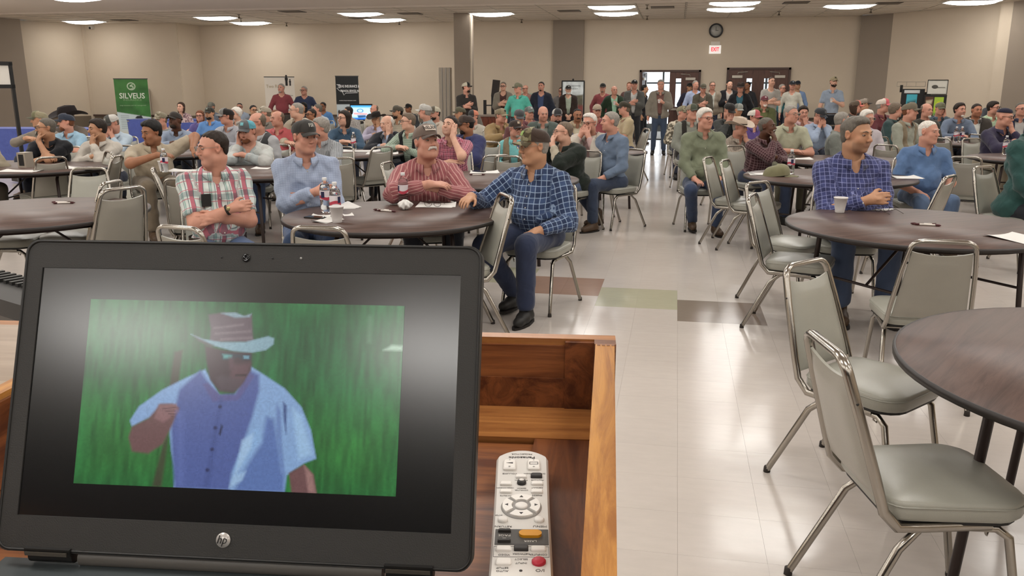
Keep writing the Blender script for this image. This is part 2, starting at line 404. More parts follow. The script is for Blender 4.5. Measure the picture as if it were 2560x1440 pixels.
def hair_field(T, kind, h, seed, hat):
    R, t, s = T; fl = dict(short=.007, thick=.016, thin=.006, horse=.006, buzz=.003, long=.016, part=.008, fluffy=.026, curly=.020)[kind]
    pr = [E_(t+R@(V(0, -.016, .037)*s), [(q+fl)*s for q in (.077, .097, .080)], .02, R), E_(t+R@(V(0, -.035, -.02)*s), [(q+fl*.7)*s for q in (.066, .066, .055)], .02, R)]
    if kind == 'long': pr += [E_(t+R@(V(0, -.045, -.06)*s), (.085*s, .05*s, .10*s), .03, R), E_(t+R@(V(.06, .0, -.09)*s), (.028*s, .03*s, .085*s), .03, R), E_(t+R@(V(-.06, .0, -.09)*s), (.028*s, .03*s, .085*s), .03, R)]
    if kind == 'thick' or kind == 'part': pr += [E_(t+R@(V(.01, .030, .092)*s), (.060*s, .048*s, .030*s), .02, R)]
    F = Field(pr, h); X, Y, Z = F.full(); x, y, z = X-t[0], Y-t[1], Z-t[2]
    lx = (R[0, 0]*x+R[1, 0]*y+R[2, 0]*z)/s; ly = (R[0, 1]*x+R[1, 1]*y+R[2, 1]*z)/s; lz = (R[0, 2]*x+R[1, 2]*y+R[2, 2]*z)/s
    rec = dict(short=0, thick=-.004, thin=.034, horse=.03, buzz=.004, long=-.002, part=.004, fluffy=0, curly=0)[kind]
    zl = np.interp(ly+rec, [-.13, -.06, -.030, -.012, .010, .030, .045, .070, .10], [-.070, -.062, -.052, -.002, .004, .030, .062, .078, .088])
    if kind == 'long': zl = np.where(ly < .02, -.15, zl)
    F.cut((zl-lz)*.8*s)
    if kind == 'horse': F.cut((.5*(lz-.062)+.5*(ly+.02))*s)          # bare crown, hair at the sides and back
    if hat: F.cut((lz-.050)*s)
    rs = np.random.RandomState(seed); F.cut((zl+.004*np.sin(lx*170+1)+.003*np.sin(lx*310+ly*250)-lz)*.8*s); a = .0022 if kind not in ('curly', 'fluffy', 'thick') else .004
    F.f += (a*np.sin(lx*150+rs.rand()*6)*np.sin(ly*110+lz*90+rs.rand()*6)+a*.6*np.sin(lx*310+ly*200)*np.sin(lz*280+rs.rand()*6)).astype(np.float32)
    return F.net()
def Mx(T, extra=None):
    R, t, s = T; m = Matrix([[R[i][j]*s for j in range(3)]+[t[i]] for i in range(3)]+[[0, 0, 0, 1]])
    return m @ extra if extra else m
CAPS = {}
def cap_meshes(c1, c2, cb, camo=None, lo=False):
    key = (c1, c2, cb, camo, lo)
    if key in CAPS: return CAPS[key]
    n, m = (16, 6) if lo else (36, 12)
    def crown(u, v):
        a = 2*PI*u; fr = max(0, math.sin(a)); e = v*PI/2; rr = math.cos(e)**.62; zz = math.sin(e)**.95
        return Vector((.0865*rr*math.cos(a), (.111*math.sin(a)*rr)-.015+.004*fr*zz, .036+.012*math.sin(a)+zz*(.090+.010*fr*(1-zz)*2)+.0025*math.cos(6*a)*0))
    b = MB(); b.grid(crown, n, m, 0, True, wrap=True)
    for i in range(len(b.m)):
        a = 360*((i % n)+.5)/n
        b.m[i] = 0 if 35 < a < 145 else 1
    br = MB()
    def brim(u, v, dz=0):
        a = math.radians(38+104*u); x = .0865*math.cos(a); y = .111*math.sin(a)-.015; ext = .072*v*(.55+.45*math.sin(PI*u)); k = (u-.5)*2
        return Vector((x*(1+.06*v), y+ext, .048-.012*(1-math.sin(a))-.020*v-.34*x*x/.0855*(.45+v)*.8+.012*v+dz))
    k = 8 if lo else 18
    br.grid(lambda u, v: brim(u, v, 0), k, 5); br.grid(lambda u, v: brim(1-u, v, -.0035), k, 5); br.grid(lambda u, v: brim(u, 1, -.0035*(1-v)), k, 1)
    bt = MB().ball((0, -.015, .127), (.007, .007, .004), 8)
    m1 = cloth('camo', *camo, f=42.0) if camo else cloth('plain', c1); m2 = cloth('plain', c2)
    CAPS[key] = (b.mesh('cap', [m1, m2]), br.mesh('brim', [cloth('camo', *camo, f=42.0) if camo and cb == c1 else cloth('plain', cb)]), bt.mesh('button', [m2])); return CAPS[key]
HATS = {}
def hat_meshes(c):
    if c in HATS: return HATS[c]
    b = MB()
    def crown(u, v):
        a = 2*PI*u; x0, y0 = math.cos(a), math.sin(a)
        if v < .75: t = v/.75; r = 1-.16*t**2; z = .10*t
        else: t = (v-.75)/.25; r = .84*(1-t); z = .10+.012*math.sin(t*PI*.5)
        x, y = .088*r*x0, .112*r*y0-.015
        z += -.026*math.exp(-(x/.022)**2)*max(0, (z-.05)/.05)-.012*max(0, y0)*max(0, (z-.07)/.04)
        if y0 > 0: x *= 1-.18*max(0, (z-.04)/.07)*y0
        return Vector((x, y, .040+z))
    b.grid(crown, 28, 16, 0, True, wrap=True)
    br = MB()
    def brim(u, v, dz=0):
        a = 2*PI*u; r = 1+v*1.0; x, y = .088*r*math.cos(a)*(1+.25*v), .112*r*math.sin(a)*(1-.06*v)-.015
        return Vector((x, y, .040+.055*(abs(math.cos(a))**2)*v**1.6-.020*v*abs(math.sin(a))+dz))
    br.grid(lambda u, v: brim(u, v), 36, 6, 0, True, wrap=True); br.grid(lambda u, v: brim(-u, v, -.004), 36, 6, 0, True, wrap=True); br.grid(lambda u, v: brim(u, 1, -.004*(1-v)), 36, 1, 0, True, wrap=True)
    bd = MB(); bd.grid(lambda u, v: Vector((.0895*math.cos(2*PI*u), .1135*math.sin(2*PI*u)-.015, .042+.016*v)), 28, 1, 0, True, wrap=True)
    m = mat('felt_'+c, c, rough=.9, var=.08, vs=20)
    HATS[c] = (b.mesh('hat', [m]), br.mesh('brim', [m]), bd.mesh('hat_band', [mat('hat_band', '2a211a', .6)])); return HATS[c]
GL = {}
def glasses_mesh(px, col='20201f'):
    r = max(.0015, px*.45); key = (round(r, 4), col)
    if key in GL: return GL[key]
    b = MB()
    for s in (-1, 1):
        b.tube([(s*.033+.0245*math.cos(t), .114-.10*abs(s*.033+.0245*math.cos(t))**1.5*2.2, .004+.0185*math.sin(t)) for t in [2*PI*k/16 for k in range(16)]], r, 5, closed=True)
        b.tube([(s*.058, .100, .010), (s*.076, .06, .012), (s*.084, -.005, .010), (s*.084, -.022, -.008)], r, 5)
    b.tube([(-.009, .113, .008), (0, .118, .011), (.009, .113, .008)], r, 5)
    ln = MB()
    for s in (-1, 1):
        ln.add([(s*.033+.0235*math.cos(t), .1135-.10*abs(s*.033+.0235*math.cos(t))**1.5*2.2, .004+.0175*math.sin(t)) for t in [2*PI*k/16 for k in range(16)]], [tuple(range(16))[::s]])
    GL[key] = (b.mesh('glasses', [mat('frame_'+col, col, .3, metal=.3)]), ln.mesh('lens', [mat('spectacle_lens', 'ffffff', .02, trans=1.0, ior=1.05)])); return GL[key]
PEOPLE = []; CUPS = []; M_BLK0 = mat('black_leather', '17161a', .5)
def person(label, px, py, hp, body=0, look=0, up=0, skn='l', hair='short/gry', hat='', fac='', top='shirt/plain/8090a0', sl='long', legs='33415c', pose='lap', fat=.3, stand=False, tilt=0, lean=None, chair=None, extra='', dist=None):
    """px, py, hp: centre and height of the face measured in the photograph; body, look: degrees turned from the viewer (minus = to the picture's left)"""
    i = len(PEOPLE); seed = i*13+5; rs = random.Random(seed); S = hp/.235
    d = ray(px, py); c = F_PX/S
    if dist: c = dist
    z = CAM_H+d.z*c; lo, hi = (1.43, 1.74) if stand else (1.04, 1.33)
    if stand and z > hi or (not stand and z > hi): c = (hi-CAM_H)/d.z if (hi < CAM_H and d.z < 0) else c; z = hi if not stand else z
    if z < lo: c = (lo-CAM_H)/d.z
    z = CAM_H+d.z*c; S = F_PX/c; hw = CAM+d*c; hs = .925; ks = max(.94, min(1.15, hp/S/.235))
    if stand: z = min(max(z, 1.43), 1.78)*1.0
    ks = 1.0 if stand else ks; z = z/ks
    az = math.atan2(d.x, d.y); rz = PI+math.radians(body)-az
    le = math.radians(lean if lean is not None else dict(lap=4, table=14, chin=18, crossed=2, cover=16, face=18, cross_lap=3, side=4).get(pose, 0)) if not stand else 0.0
    hz = .54 if not stand else .93
    u = V(0, math.sin(le), math.cos(le)); H = V(0, 0, hz)
    Lt = (z-hz-.146)/math.cos(le)-.030 if not stand else .505*z/1.63
    Lt = max(Lt, .34)
    if stand: k_ = z/1.63; H = V(0, 0, .93*k_)
    N = H+(Lt+.030)*u; Sh = H+(Lt-.018)*u; fw = .018+.03*math.sin(le)
    Hc = V(0, N[1]+fw+.02, z)
    Rb = rotm(rz)
    root_w = V(*hw)-Rb@Hc*ks; root_w[2] = 0
    ti = [t for t in PEOPLE]
    root = thing('person', label, 'person', tuple(root_w), rz, None); root.scale = (ks,)*3
    hy = math.radians(look-body); Rh = rotm(hy, math.radians(up), math.radians(tilt))
    T = (Rh, Hc, hs); seedn = np.random.RandomState(seed)
    hb = min(max(7/S, .020), .045); hh = min(max(2.3/S, .0056), .0135); hn = min(max(2.6/S, .0058), .0105); hc = min(max(3.9/S, .0115), .032)
    # --- joints
    sw = .158+.022*fat; A = {}
    tz = .765
    for s in (-1, 1):
        sh = Sh+V(s*sw, 0, -.030); pole = V(s*.8, -.5, -.8)
        if stand:
            P = dict(lap=(V(s*.27, .06, H[2]-.06), V(s*.1, .05, -1), V(-s, 0, .1)), crossed=(V(s*.02, .25, H[2]+.26+.03*s), V(-s, .12, .12), V(0, -1, 0)),
                     cup=(V(-.06, .28, H[2]+.30) if s < 0 else V(s*.27, .04, H[2]-.06), V(.5, .5, .3) if s < 0 else V(0, .1, -1), V(.7, -.3, 0) if s < 0 else V(-1, 0, 0)),
                     front=(V(s*.05, .20, H[2]-.02), V(-s*.6, .1, -.8), V(0, -1, 0)), pocket=(V(s*.20, .09, H[2]-.02), V(-s*.2, .2, -1), V(-s, 0, 0)))[pose]
        elif pose in ('lap', 'side'): P = (V(s*.13, .30, .60), V(-s*.3, 1, -.15), V(0, 0, -1))
        elif pose == 'crossed': P = (V(-s*.045, .185+.06*fat+.03*(s > 0), Sh[2]-.215+.03*s), V(-s, -.12, .10*s), V(-s*.1, -1, -.3)); pole = V(s*.7, .1, -1)
        elif pose == 'cross_lap': P = (V(s*.03, .24, H[2]+.14), V(-s, .25, -.2), V(0, -.5, -1))
        elif pose == 'table': P = (V(s*.02, .36+.03*s, tz+.045+.015*s), V(-s, .15, 0), V(0, -.3, -1)); pole = V(s, -.2, -.3)
        elif pose in ('chin', 'face', 'cover'):
            if s == (1 if 'R' in extra else -1) or pose == 'cover':
                if pose == 'chin': tgt = Hc+Rh@(V(s*.030, .095, -.150)*1); dd = V(-s*.15, -.25, 1); nn = V(0, -1, -.2)
                elif pose == 'face': tgt = Hc+Rh@V(s*.082, .055, -.125); dd = V(s*.02, -.12, 1); nn = V(-s, -.25, 0)
                else: tgt = Hc+Rh@V(s*.050, .125, -.135); dd = V(-s*.55, -.15, .8); nn = V(-s*.1, -1, 0)
                P = (tgt, Rh@dd, Rh@nn); pole = V(s*.55, .5, -1)
            else: P = (V(s*-.02, .36, tz+.045), V(-s, .15, 0), V(0, -.3, -1)); pole = V(s, -.2, -.3)
        if 'tableL' in extra and s < 0: P = (V(-.30, .40, tz+.05), V(-.1, 1, -.15), V(0, .1, -1)); pole = V(-.6, -.6, -.6)
        if 'armout' in extra and s < 0: P = (V(-.34, .28, .86), V(-.5, .8, -.55), V(0, 0, -1)); pole = V(-1, -.2, .6)
        if 'tableR' in extra and s > 0: P = (V(.30, .40, tz+.05), V(-.1, 1, -.15), V(0, .1, -1)); pole = V(.6, -.6, -.6)
        el, wr = ik(sh, P[0], pole); A[s] = (sh, el, wr, P[1]/np.linalg.norm(P[1]), P[2])
    # --- trunk and legs
    def trunk(e, belly=1):
        r = [E_(H+V(0, -.01, .0), (.168+.02*fat+e, .120+.02*fat+e, .12), .05), E_(H+u*.16+V(0, .012+.045*fat, 0), (.142+.045*fat+e, .105+.060*fat+e, .15), .06),
             E_(H+u*(Lt*.70)+V(0, -.005, 0), (.168+.015*fat+e, .112+.02*fat+e, .16), .06), C_(Sh+V(-.118, 0, -.035), Sh+V(.118, 0, -.035), .060+e, None, .06),
             C_(N+V(.02, -.012, .005), Sh+V(.14, -.008, -.030), .046+e, .042+e, .05), C_(N+V(-.02, -.012, .005), Sh+V(-.14, -.008, -.030), .046+e, .042+e, .05)]
        return r
    def arm(s, e, upto=1.0, parts=('u', 'l'), flat=True):
        sh, el, wr = A[s][:3]; r = []
        fs = 1+.25*fat
        if 'u' in parts:
            b = sh+(el-sh)*min(1, upto*2 if upto <= .5 else 1); r.append(C_(sh, b, .053*fs+e, .044*fs+e, .03, True if (upto < .5 and flat) else None))
        if upto > .5:
            t = (upto-.5)*2; b = el+(wr-el)*t; r.append(C_(el, b, .043*fs+e, (.043-.014*t)*fs+e*.8, .025, True if flat else None))
        return r
    hips = {}; knee = {}; ank = {}
    for s in (-1, 1):
        if stand: hips[s] = H+V(s*.09, 0, -.04); knee[s] = V(s*.115, .02, .49*z/1.63); ank[s] = V(s*.13, -.01, .09)
        else:
            hips[s] = V(s*.09, .0, .53); knee[s] = V(s*.14, .43, .525); ank[s] = V(s*.13, .44, .10)
            if 'legs' in extra and s > 0: ank[s] = V(.10, .14, .12); knee[s] = V(.20, .42, .50)
            if 'legs' in extra and s < 0: knee[s] = V(-.12, .44, .53); ank[s] = V(-.10, .40, .10)
    def leg(s, e): return [C_(hips[s], knee[s], .082+.01*fat+e, .062+e, .04), C_(knee[s], ank[s], .060+e, .046+e, .03)]
    body_p = trunk(-.014)+arm(-1, -.004, 1.0, flat=False)+arm(1, -.004, 1.0, flat=False)+leg(-1, -.014)+leg(1, -.014)+[C_(N-u*.03, Hc+V(0, -.02, -.05), .052, .052, .03)]
    fine = [Field(body_p, hb).net()]
    # --- head
    ha, hsub = head_prims(T, fat, 0)
    ha += [C_(N-u*.05, Hc+Rh@V(0, -.024, -.065), .056+.008*fat, .055+.008*fat, .03)]
    HF = Field(ha, hh)
    for p in hsub: HF.add(p, True)
    hv, hf = HF.net(); fine.append((hv, hf)); nh0 = len(fine[0][0])
    # --- hands
    bare = sl != 'long'
    for s in (-1, 1):
        sh, el, wr, hd, hnrm = A[s]; fs = 1+.2*fat
        cur = 1.1 if pose == 'chin' else .45
        if pose == 'face': cur = .25
        if pose == 'cup' and s < 0: cur = 1.0
        P = hand_prims(wr, hd, hnrm, s, cur, 1.0)
        a0 = el if bare else el+(wr-el)*.45
        if bare: P += [C_(sh+(el-sh)*.35, el, .049*fs, .041*fs, .02)]
        P += [C_(a0, wr, (.041 if bare else .036)*fs, .027, .02), C_(wr, wr+hd*.02, .026, .022, .015)]
        fine.append(Field(P, hn).net())
    v, f = joinmesh(fine); me = npmesh('body', v, f, [skin(skn)])
    q = (v-Hc)@Rh/hs; x, y, zz = q[:, 0], q[:, 1], q[:, 2]; n = len(v); tint = np.ones((n, 4)); hm = (np.arange(n) >= nh0) & (np.arange(n) < nh0+len(hv))
    lips = hm*smst(.030, .022, np.abs(x))*smst(.012, .006, np.abs(zz+.063))*smst(.080, .088, y)
    ruddy = hm*(smst(.045, .0, np.sqrt((np.abs(x)-.042)**2+(zz+.03)**2+(y-.06)**2))*.8+smst(.03, .0, np.sqrt(x**2+(zz+.028)**2+(y-.112)**2))+smst(.045, .0, np.sqrt((np.abs(x)-.085)**2+zz**2)))
    tint[:, 1] *= 1-.12*np.clip(ruddy, 0, 1)-.22*lips; tint[:, 2] *= 1-.14*np.clip(ruddy, 0, 1)-.20*lips; tint[:, 0] *= 1-.12*lips
    if 'stubble' in fac or hair.split('/')[1] in ('blk', 'dbr'):
        st = hm*smst(-.035, -.055, zz)*smst(.02, .04, y)*(.35 if 'stubble' in fac else .15); tint[:, :3] *= (1-st*np.array([[1], [.95], [.85]])).T
    tint_attr(me, tint); link('body', me, root)
    # --- eyes and brows
    for s in (-1, 1):
        link('eye', eye_mesh(rs.choice(['4a3524', '5a6a78', '3a2a1c', '55604c'])), root, Mx(T, Matrix.Translation((s*.032, .0785, .006)) @ Matrix.Diagonal((.0122, .0122, .0115, 1))))
    hk, hcol = hair.split('/')
    if S > 95:
        b = MB(); th = max(.0028, .7/S)
        for s in (-1, 1):
            b.tube([(s*.014, .0995, .0235), (s*.030, .0960, .0300), (s*.048, .0820, .0250)], [th, th*1.2, th*.5], 6)
            if S > 180: b.build('eyebrow', [hairmat(hcol)], root, Mx(T)); b = MB()
        if b.v: b.build('eyebrows', [hairmat(hcol)], root, Mx(T))
    if S > 60:                                      # lids
        b = MB(); R0 = .0134
        for s in (-1, 1):
            for e0, e1 in ((.22, 1.5), (-1.5, -.42)):
              if S > 180 and b.v: b = MB()
              b.grid(lambda p, w: Vector((s*.032+R0*math.sin((p-.5)*2.9)*math.cos(e0+(e1-e0)*w), .0785+R0*math.cos((p-.5)*2.9)*math.cos(e0+(e1-e0)*w), .006+R0*math.sin(e0+(e1-e0)*w)*.96)), 8, 4)
              if S > 180: me2 = b.mesh('eyelid', [skin(skn)]); tint_attr(me2, np.ones((len(b.v), 4))*.92); link('eyelid', me2, root, Mx(T))
        if S <= 180: me2 = b.mesh('eyelids', [skin(skn)]); tint_attr(me2, np.ones((len(b.v), 4))*.92); link('eyelids', me2, root, Mx(T))
    if hk != 'bald':
        v, f = hair_field(T, hk, hh*1.1, seed, bool(hat) and not hat.startswith('visor'))
        if len(f): link('hair', npmesh('hair', v, f, [hairmat(hcol)]), root)
    R_, t_, s_ = T
    for fc in fac.split(','):
        if fc.startswith('glasses'):
            g = glasses_mesh(1/S, {'glasses': '20201f', 'glassesS': '8a8478', 'glassesD': '0c0c0c'}[fc]); go = link('glasses', g[0], root, Mx(T))
            if S > 120: link('lens', g[1], go)
        if fc.startswith('moust'):
            F = Field([C_(t_+R_@(V(sx_*.033, .084, -.066)*s_), t_+R_@(V(sx_*.020, .096, -.052)*s_), .0055, .0095, .006) for sx_ in (-1, 1)]+[C_(t_+R_@(V(sx_*.020, .096, -.052)*s_), t_+R_@(V(0, .102, -.048)*s_), .0095, .0090, .006) for sx_ in (-1, 1)], hh*.7)
            v, f = F.net(); link('moustache', npmesh('moustache', v, f, [hairmat(fc.split(':')[1])]), root)
        if fc.startswith('beard') or fc.startswith('goatee'):
            g = fc.startswith('goatee'); e = .009
            pr = [E_(t_+R_@(V(0, .074, -.100)*s_), [(.024+e)*s_, (.017+e)*s_, (.018+e)*s_], .02, R_)]
            if not g: pr += [E_(t_+R_@(V(0, .030, -.070)*s_), [(.052+e)*s_, (.056+e)*s_, (.046+e)*s_], .02, R_)]+[E_(t_+R_@(V(s*.044, .025, -.065)*s_), [.026*s_, .040*s_, .040*s_], .02, R_) for s in (-1, 1)]
            pr += [C_(t_+R_@(V(-.026, .088, -.060)*s_), t_+R_@(V(0, .1000, -.048)*s_), .005, .007, .004), C_(t_+R_@(V(.026, .088, -.060)*s_), t_+R_@(V(0, .1000, -.048)*s_), .005, .007, .004)]
            F = Field(pr, hh); X, Y, Z = F.full(); x, y, zc = X-t_[0], Y-t_[1], Z-t_[2]
            lx = (R_[0, 0]*x+R_[1, 0]*y+R_[2, 0]*zc)/s_; ly = (R_[0, 1]*x+R_[1, 1]*y+R_[2, 1]*zc)/s_; lz = (R_[0, 2]*x+R_[1, 2]*y+R_[2, 2]*zc)/s_
            F.cut(lz+.038-np.clip(.045-ly, 0, .04)*.6); F.cut(-(np.sqrt(lx**2+((lz+.063)*2.2)**2+(ly-.095)**2*.5)-.020)); F.cut(-(ly-.0)*.8)
            v, f = F.net()
            if len(f): link('goatee' if g else 'beard', npmesh('beard', v, f, [hairmat(fc.split(':')[1])]), root)
    # --- hat
    if hat:
        q = hat.split('/')
        if q[0] == 'cap':
            cs = q[1].split(','); cm = tuple(q[2].split(',')) if len(q) > 2 and q[2] else None
            ms = cap_meshes(cs[0], cs[1] if len(cs) > 1 else cs[0], cs[2] if len(cs) > 2 else cs[0], cm, S < 110)
            fl = Matrix.Translation((0, 0, -.002)) @ Matrix.Diagonal((1.04, 1.03, 1.03, 1)) @ (Matrix.Rotation(PI, 4, 'Z') if 'back' in q else Matrix.Identity(4))
            co = link('cap', ms[0], root, Mx(T, fl)); link('brim', ms[1], co); link('button', ms[2], co)
            if len(q) > 3 and q[3] and q[3] != 'back':
                kind, col = q[3].split(':')[:2]; b = MB()
                def onc(x, zq, o=.0015):                       # a point on the crown's front
                    e = (zq)/.085*PI/2*.9; rr = math.cos(e)**.62; return Vector((x, math.sqrt(max(.02, 1-(x/(.0855*rr+.001))**2))*.111*rr-.015+.006+o, .048+math.sin(e)**.95*.086+.006))
                if kind == 'patch': b.grid(lambda a, w: onc((a-.5)*.085, .016+.034*w), 10, 5); b.build('emblem', [cloth('plain', col)], co)
                if kind == 'dot': b.grid(lambda a, w: onc((a-.5)*.036, .022+.026*w), 6, 4); b.build('emblem', [cloth('plain', col)], co)
                if len(q[3].split(':')) > 2:
                    tx = q[3].split(':')[2]; vs, fs = text_mesh(tx, .030, 0, bold=.0006)
                    b2 = MB(); b2.add([onc(v_.x*-1*.92, .033+v_.y, .004) for v_ in vs], [ff[::-1] for ff in fs]); b2.build('lettering', [mat('cap_letters_'+(q[4] if len(q) > 4 else 'b0b0a8'), q[4] if len(q) > 4 else 'b0b0a8', .6)], co)
        elif q[0] == 'hat':
            ms = hat_meshes(q[1]); k = float(q[2]) if len(q) > 2 else 1
            ho = link('cowboy_hat', ms[0], root, Mx(T, Matrix.Diagonal((k, k, k, 1)))); link('brim', ms[1], ho); link('hat_band', ms[2], ho)
        elif q[0] == 'band': b = MB(); b.lathe([(.083, .062), (.084, .07), (.070, .10), (.03, .118), (.001, .121)], 20, (0, -.012, 0), sx=1, sy=1.2); b.build('skull_cap', [cloth('plain', q[1])], root, Mx(T))
    # --- clothes
    layers = []
    for ly_ in top.split('+'):
        q = ly_.split('/'); layers.append(q)
    ph = seedn.rand(6)*6
    def wrinkle(F, a):
        X, Y, Z = F.full()
        F.f += (a*(np.sin(Z*46+X*22+ph[0])*np.sin(X*31-Y*25+ph[1])+.6*np.sin(Z*75-X*60+Y*40+ph[2])*np.sin(Y*52+Z*30+ph[3])-1.1*np.clip(1-2.2*np.abs(np.sin(Z*21+X*17*np.sin(ph[4])+Y*19+ph[5]+.8*np.sin(X*30+Z*11))), 0, 1)*(.5+.5*np.sin(X*19+Y*23+ph[1])))).astype(np.float32)
    for li, q in enumerate(layers):
        kind = q[0]; cm = cloth(q[1], *q[2].split(','), **({'f': float(q[3])} if len(q) > 3 else {})) if q[1] != 'plain' else cloth('plain', q[2])
        e = .004+.013*li+(.010 if kind in ('jacket', 'hoodie') else 0)
        sleeves = kind != 'vest'; up_ = (.93 if sl == 'long' or kind == 'jacket' else .40 if sl == 'short' else .78)
        pr = trunk(e)
        if sleeves: pr += arm(-1, e+.006, up_)+arm(1, e+.006, up_)
        if kind in ('jacket', 'vest'): pr += [E_(H+V(0, -.01, .02), (.185+.02*fat+e, .135+.02*fat+e, .12), .05)]
        F = Field(pr, hc); wrinkle(F, .0060 if S > 200 else .004)
        X, Y, Z = F.full()
        hem = (-.03 if kind != 'jacket' else -.08) if not stand else (-.02 if kind == 'shirt' else -.10)
        if kind == 'shirt' and stand and li == 0 and len(layers) > 1: hem = -.02
        g = (X-H[0])*u[0]+(Y-H[1])*u[1]+(Z-H[2])*u[2]; cutg = -(g-hem)
        # the hem only trims the trunk, never sleeves resting lower down
        near = np.abs(X) < (.185+.02*fat+e) ; arm_far = (Y > .19+.05*fat)
        F.cut(np.where(near & ~arm_far, cutg, -1.0))
        F.add(C_(N-u*.045+V(0, .006, 0), N+u*.2+V(0, .03, 0), .064+.006*fat, .075, .008), True)
        if kind == 'shirt': F.add(E_(N+V(0, .085, -.035), (.026, .055, .055), .01), True)
        else:
            wv = .030+.05*np.clip((Z-H[2])/Lt, 0, 1.2)*(1 if 'zip' not in q else .3); F.cut(np.where(Y > .0, wv-np.abs(X), -1.0)*.9)
        F0 = F if li == 0 else F0
        v, f = F.net()
        def weave(me, v):
            if q[1] == 'plain' or not len(v): return
            best = np.full(len(v), 1e9); uv = np.zeros((len(v), 3), np.float32)
            segs = [(H, N, .13)]+[(A[s][i_], A[s][i_+1], .048) for s in (-1, 1) for i_ in (0, 1)]
            for n_, (a_, b_, r_) in enumerate(segs):
                e_ = b_-a_; L_ = np.linalg.norm(e_); e_ = e_/L_; w = v-a_; t_ = np.clip(w@e_, 0, L_); pr_ = w-t_[:, None]*e_; dd_ = np.linalg.norm(pr_, axis=1)-r_
                rf = V(1, 0, 0) if n_ == 0 else np.cross(e_, V(0, 1, .2)); rf = rf-e_*(rf@e_); rf /= np.linalg.norm(rf); fw_ = np.cross(rf, e_)*(-1 if n_ == 0 else 1)
                ang = np.arctan2(pr_@rf, pr_@fw_); m = dd_ < best; best[m] = dd_[m]
                uv[m, 0] = (v[:, 0]*.75+ang*.04 if n_ == 0 else ang*.06)[m]; uv[m, 1] = (w@e_+(0 if n_ in (0, 1, 3) else .29))[m]
            at_ = me.attributes.new('weave', 'FLOAT_VECTOR', 'POINT'); at_.data.foreach_set('vector', uv.ravel())
        nm = {'shirt': 'shirt', 'jacket': 'jacket', 'vest': 'vest', 'hoodie': 'hoodie'}[kind]
        if len(f): mm = npmesh(nm, v, f, [cm]); weave(mm, v); so = link(nm, mm, root)
        if (kind == 'shirt' or kind == 'jacket') and S > 105 and 'tee' not in q:      # collar
            b = MB(); cb = N+V(0, .006, -.012); R1 = .072+.006*fat+(.012 if kind == 'jacket' else 0)+.004*li
            def col(a, w):
                f0 = math.radians(22+316*a); fr = (1+math.cos(f0))/2; tip = max(0, math.cos(f0))**3
                pts = [(R1-.004, -.020), (R1-.002, .030-.014*fr), (R1+.003, .032-.014*fr), (R1+.024, -.008-.050*tip), (R1+.017, -.009-.050*tip), (R1+.004, .020-.014*fr)]
                k5 = w*5; i0 = min(int(k5), 4); t = k5-i0; r = pts[i0][0]*(1-t)+pts[i0+1][0]*t; zz_ = pts[i0][1]*(1-t)+pts[i0+1][1]*t
                return Vector((cb[0]+math.sin(f0)*r, cb[1]+math.cos(f0)*r*1.0+.01*fr+zz_*-.3*fr, cb[2]+zz_-.012*fr+.012*(1-fr)))
            b.grid(col, 28, 5); mm = b.mesh('collar', [cm]); weave(mm, np.array(b.v)); link('collar', mm, root)
        if kind == 'shirt' and S > 150 and 'tee' not in q and li == len(layers)-1:
            b = MB()
            for k in range(6):
                P0 = N-u*(.10+.075*k); yy = None
                ix = int(round((0-F.lo[0])/F.h)); iz = int(round((P0[2]-F.lo[2])/F.h))
                if 0 <= iz < F.n[2]:
                    colf = F.f[ix, :, iz]; w = np.where(colf < 0)[0]
                    if len(w): b.ball((0, F.ax[1][w[-1]]+.006, P0[2]), (.0045, .002, .0045), 6)
            if b.v: b.build('buttons', [mat('shirt_button', 'd8d4c8', .4)], root)
    if S > 60:
        pr = leg(-1, .008)+leg(1, .008)+[E_(H+V(0, -.01, -.01), (.170+.02*fat, .125+.02*fat, .105), .05)]
        for s in (-1, 1): pr[2*(s > 0)+1] = C_(knee[s], ank[s]-V(0, 0, .0), .070, .060, .03, True)
        F = Field(pr, max(hc*1.35, .020)); wrinkle(F, .003)
        if stand: X, Y, Z = F.full(); F.cut(np.broadcast_to(Z-(H[2]+.05), F.f.shape))
        v, f = F.net(); link('trousers', npmesh('trousers', v, f, [cloth('plain', legs)]), root)
        if stand or S > 330:
            b = MB(); rr = (.176+.02*fat, .130+.02*fat)
            b.grid(lambda a, w: Vector((rr[0]*math.cos(2*PI*a), rr[1]*math.sin(2*PI*a)-.008, H[2]+(.012 if stand else .045)+.032*w)), 28, 1, wrap=True); b.build('belt', [mat('belt_leather', '2a1c12', .5)], root)
        for s in (-1, 1):
            a = ank[s]; up2 = V(0, .19, 0)
            pr = [C_(a+V(0, -.045, -.055), a+V(s*.01, .06, -.050), .040, .040, .03), C_(a+V(s*.01, .06, -.052), a+V(s*.02, .15, -.058), .042, .036, .03), C_(a+V(0, -.01, -.03), a+V(0, -.01, .06), .045, .050, .03)]
            F = Field(pr, max(hc, .013)); X, Y, Z = F.full(); zf = a[2]-.095; F.cut(np.broadcast_to(zf-Z, F.f.shape))
            v, f = F.net(); so = link('shoe', npmesh('shoe', v, f, [mat('shoe_'+('brown' if i % 3 else 'black'), '4a3828' if i % 3 else '1c1a18', .55, var=.15)]), root)
            b = MB(); b.prism([(a[0]+s*.012+.045*math.cos(t)*(1 if math.sin(t) > 0 else .85), a[1]+.055+.148*math.sin(t)) for t in [2*PI*k/14 for k in range(14)]], zf-.006, zf+.012); b.build('sole', [mat('shoe_sole', '1a1512', .7)], so)
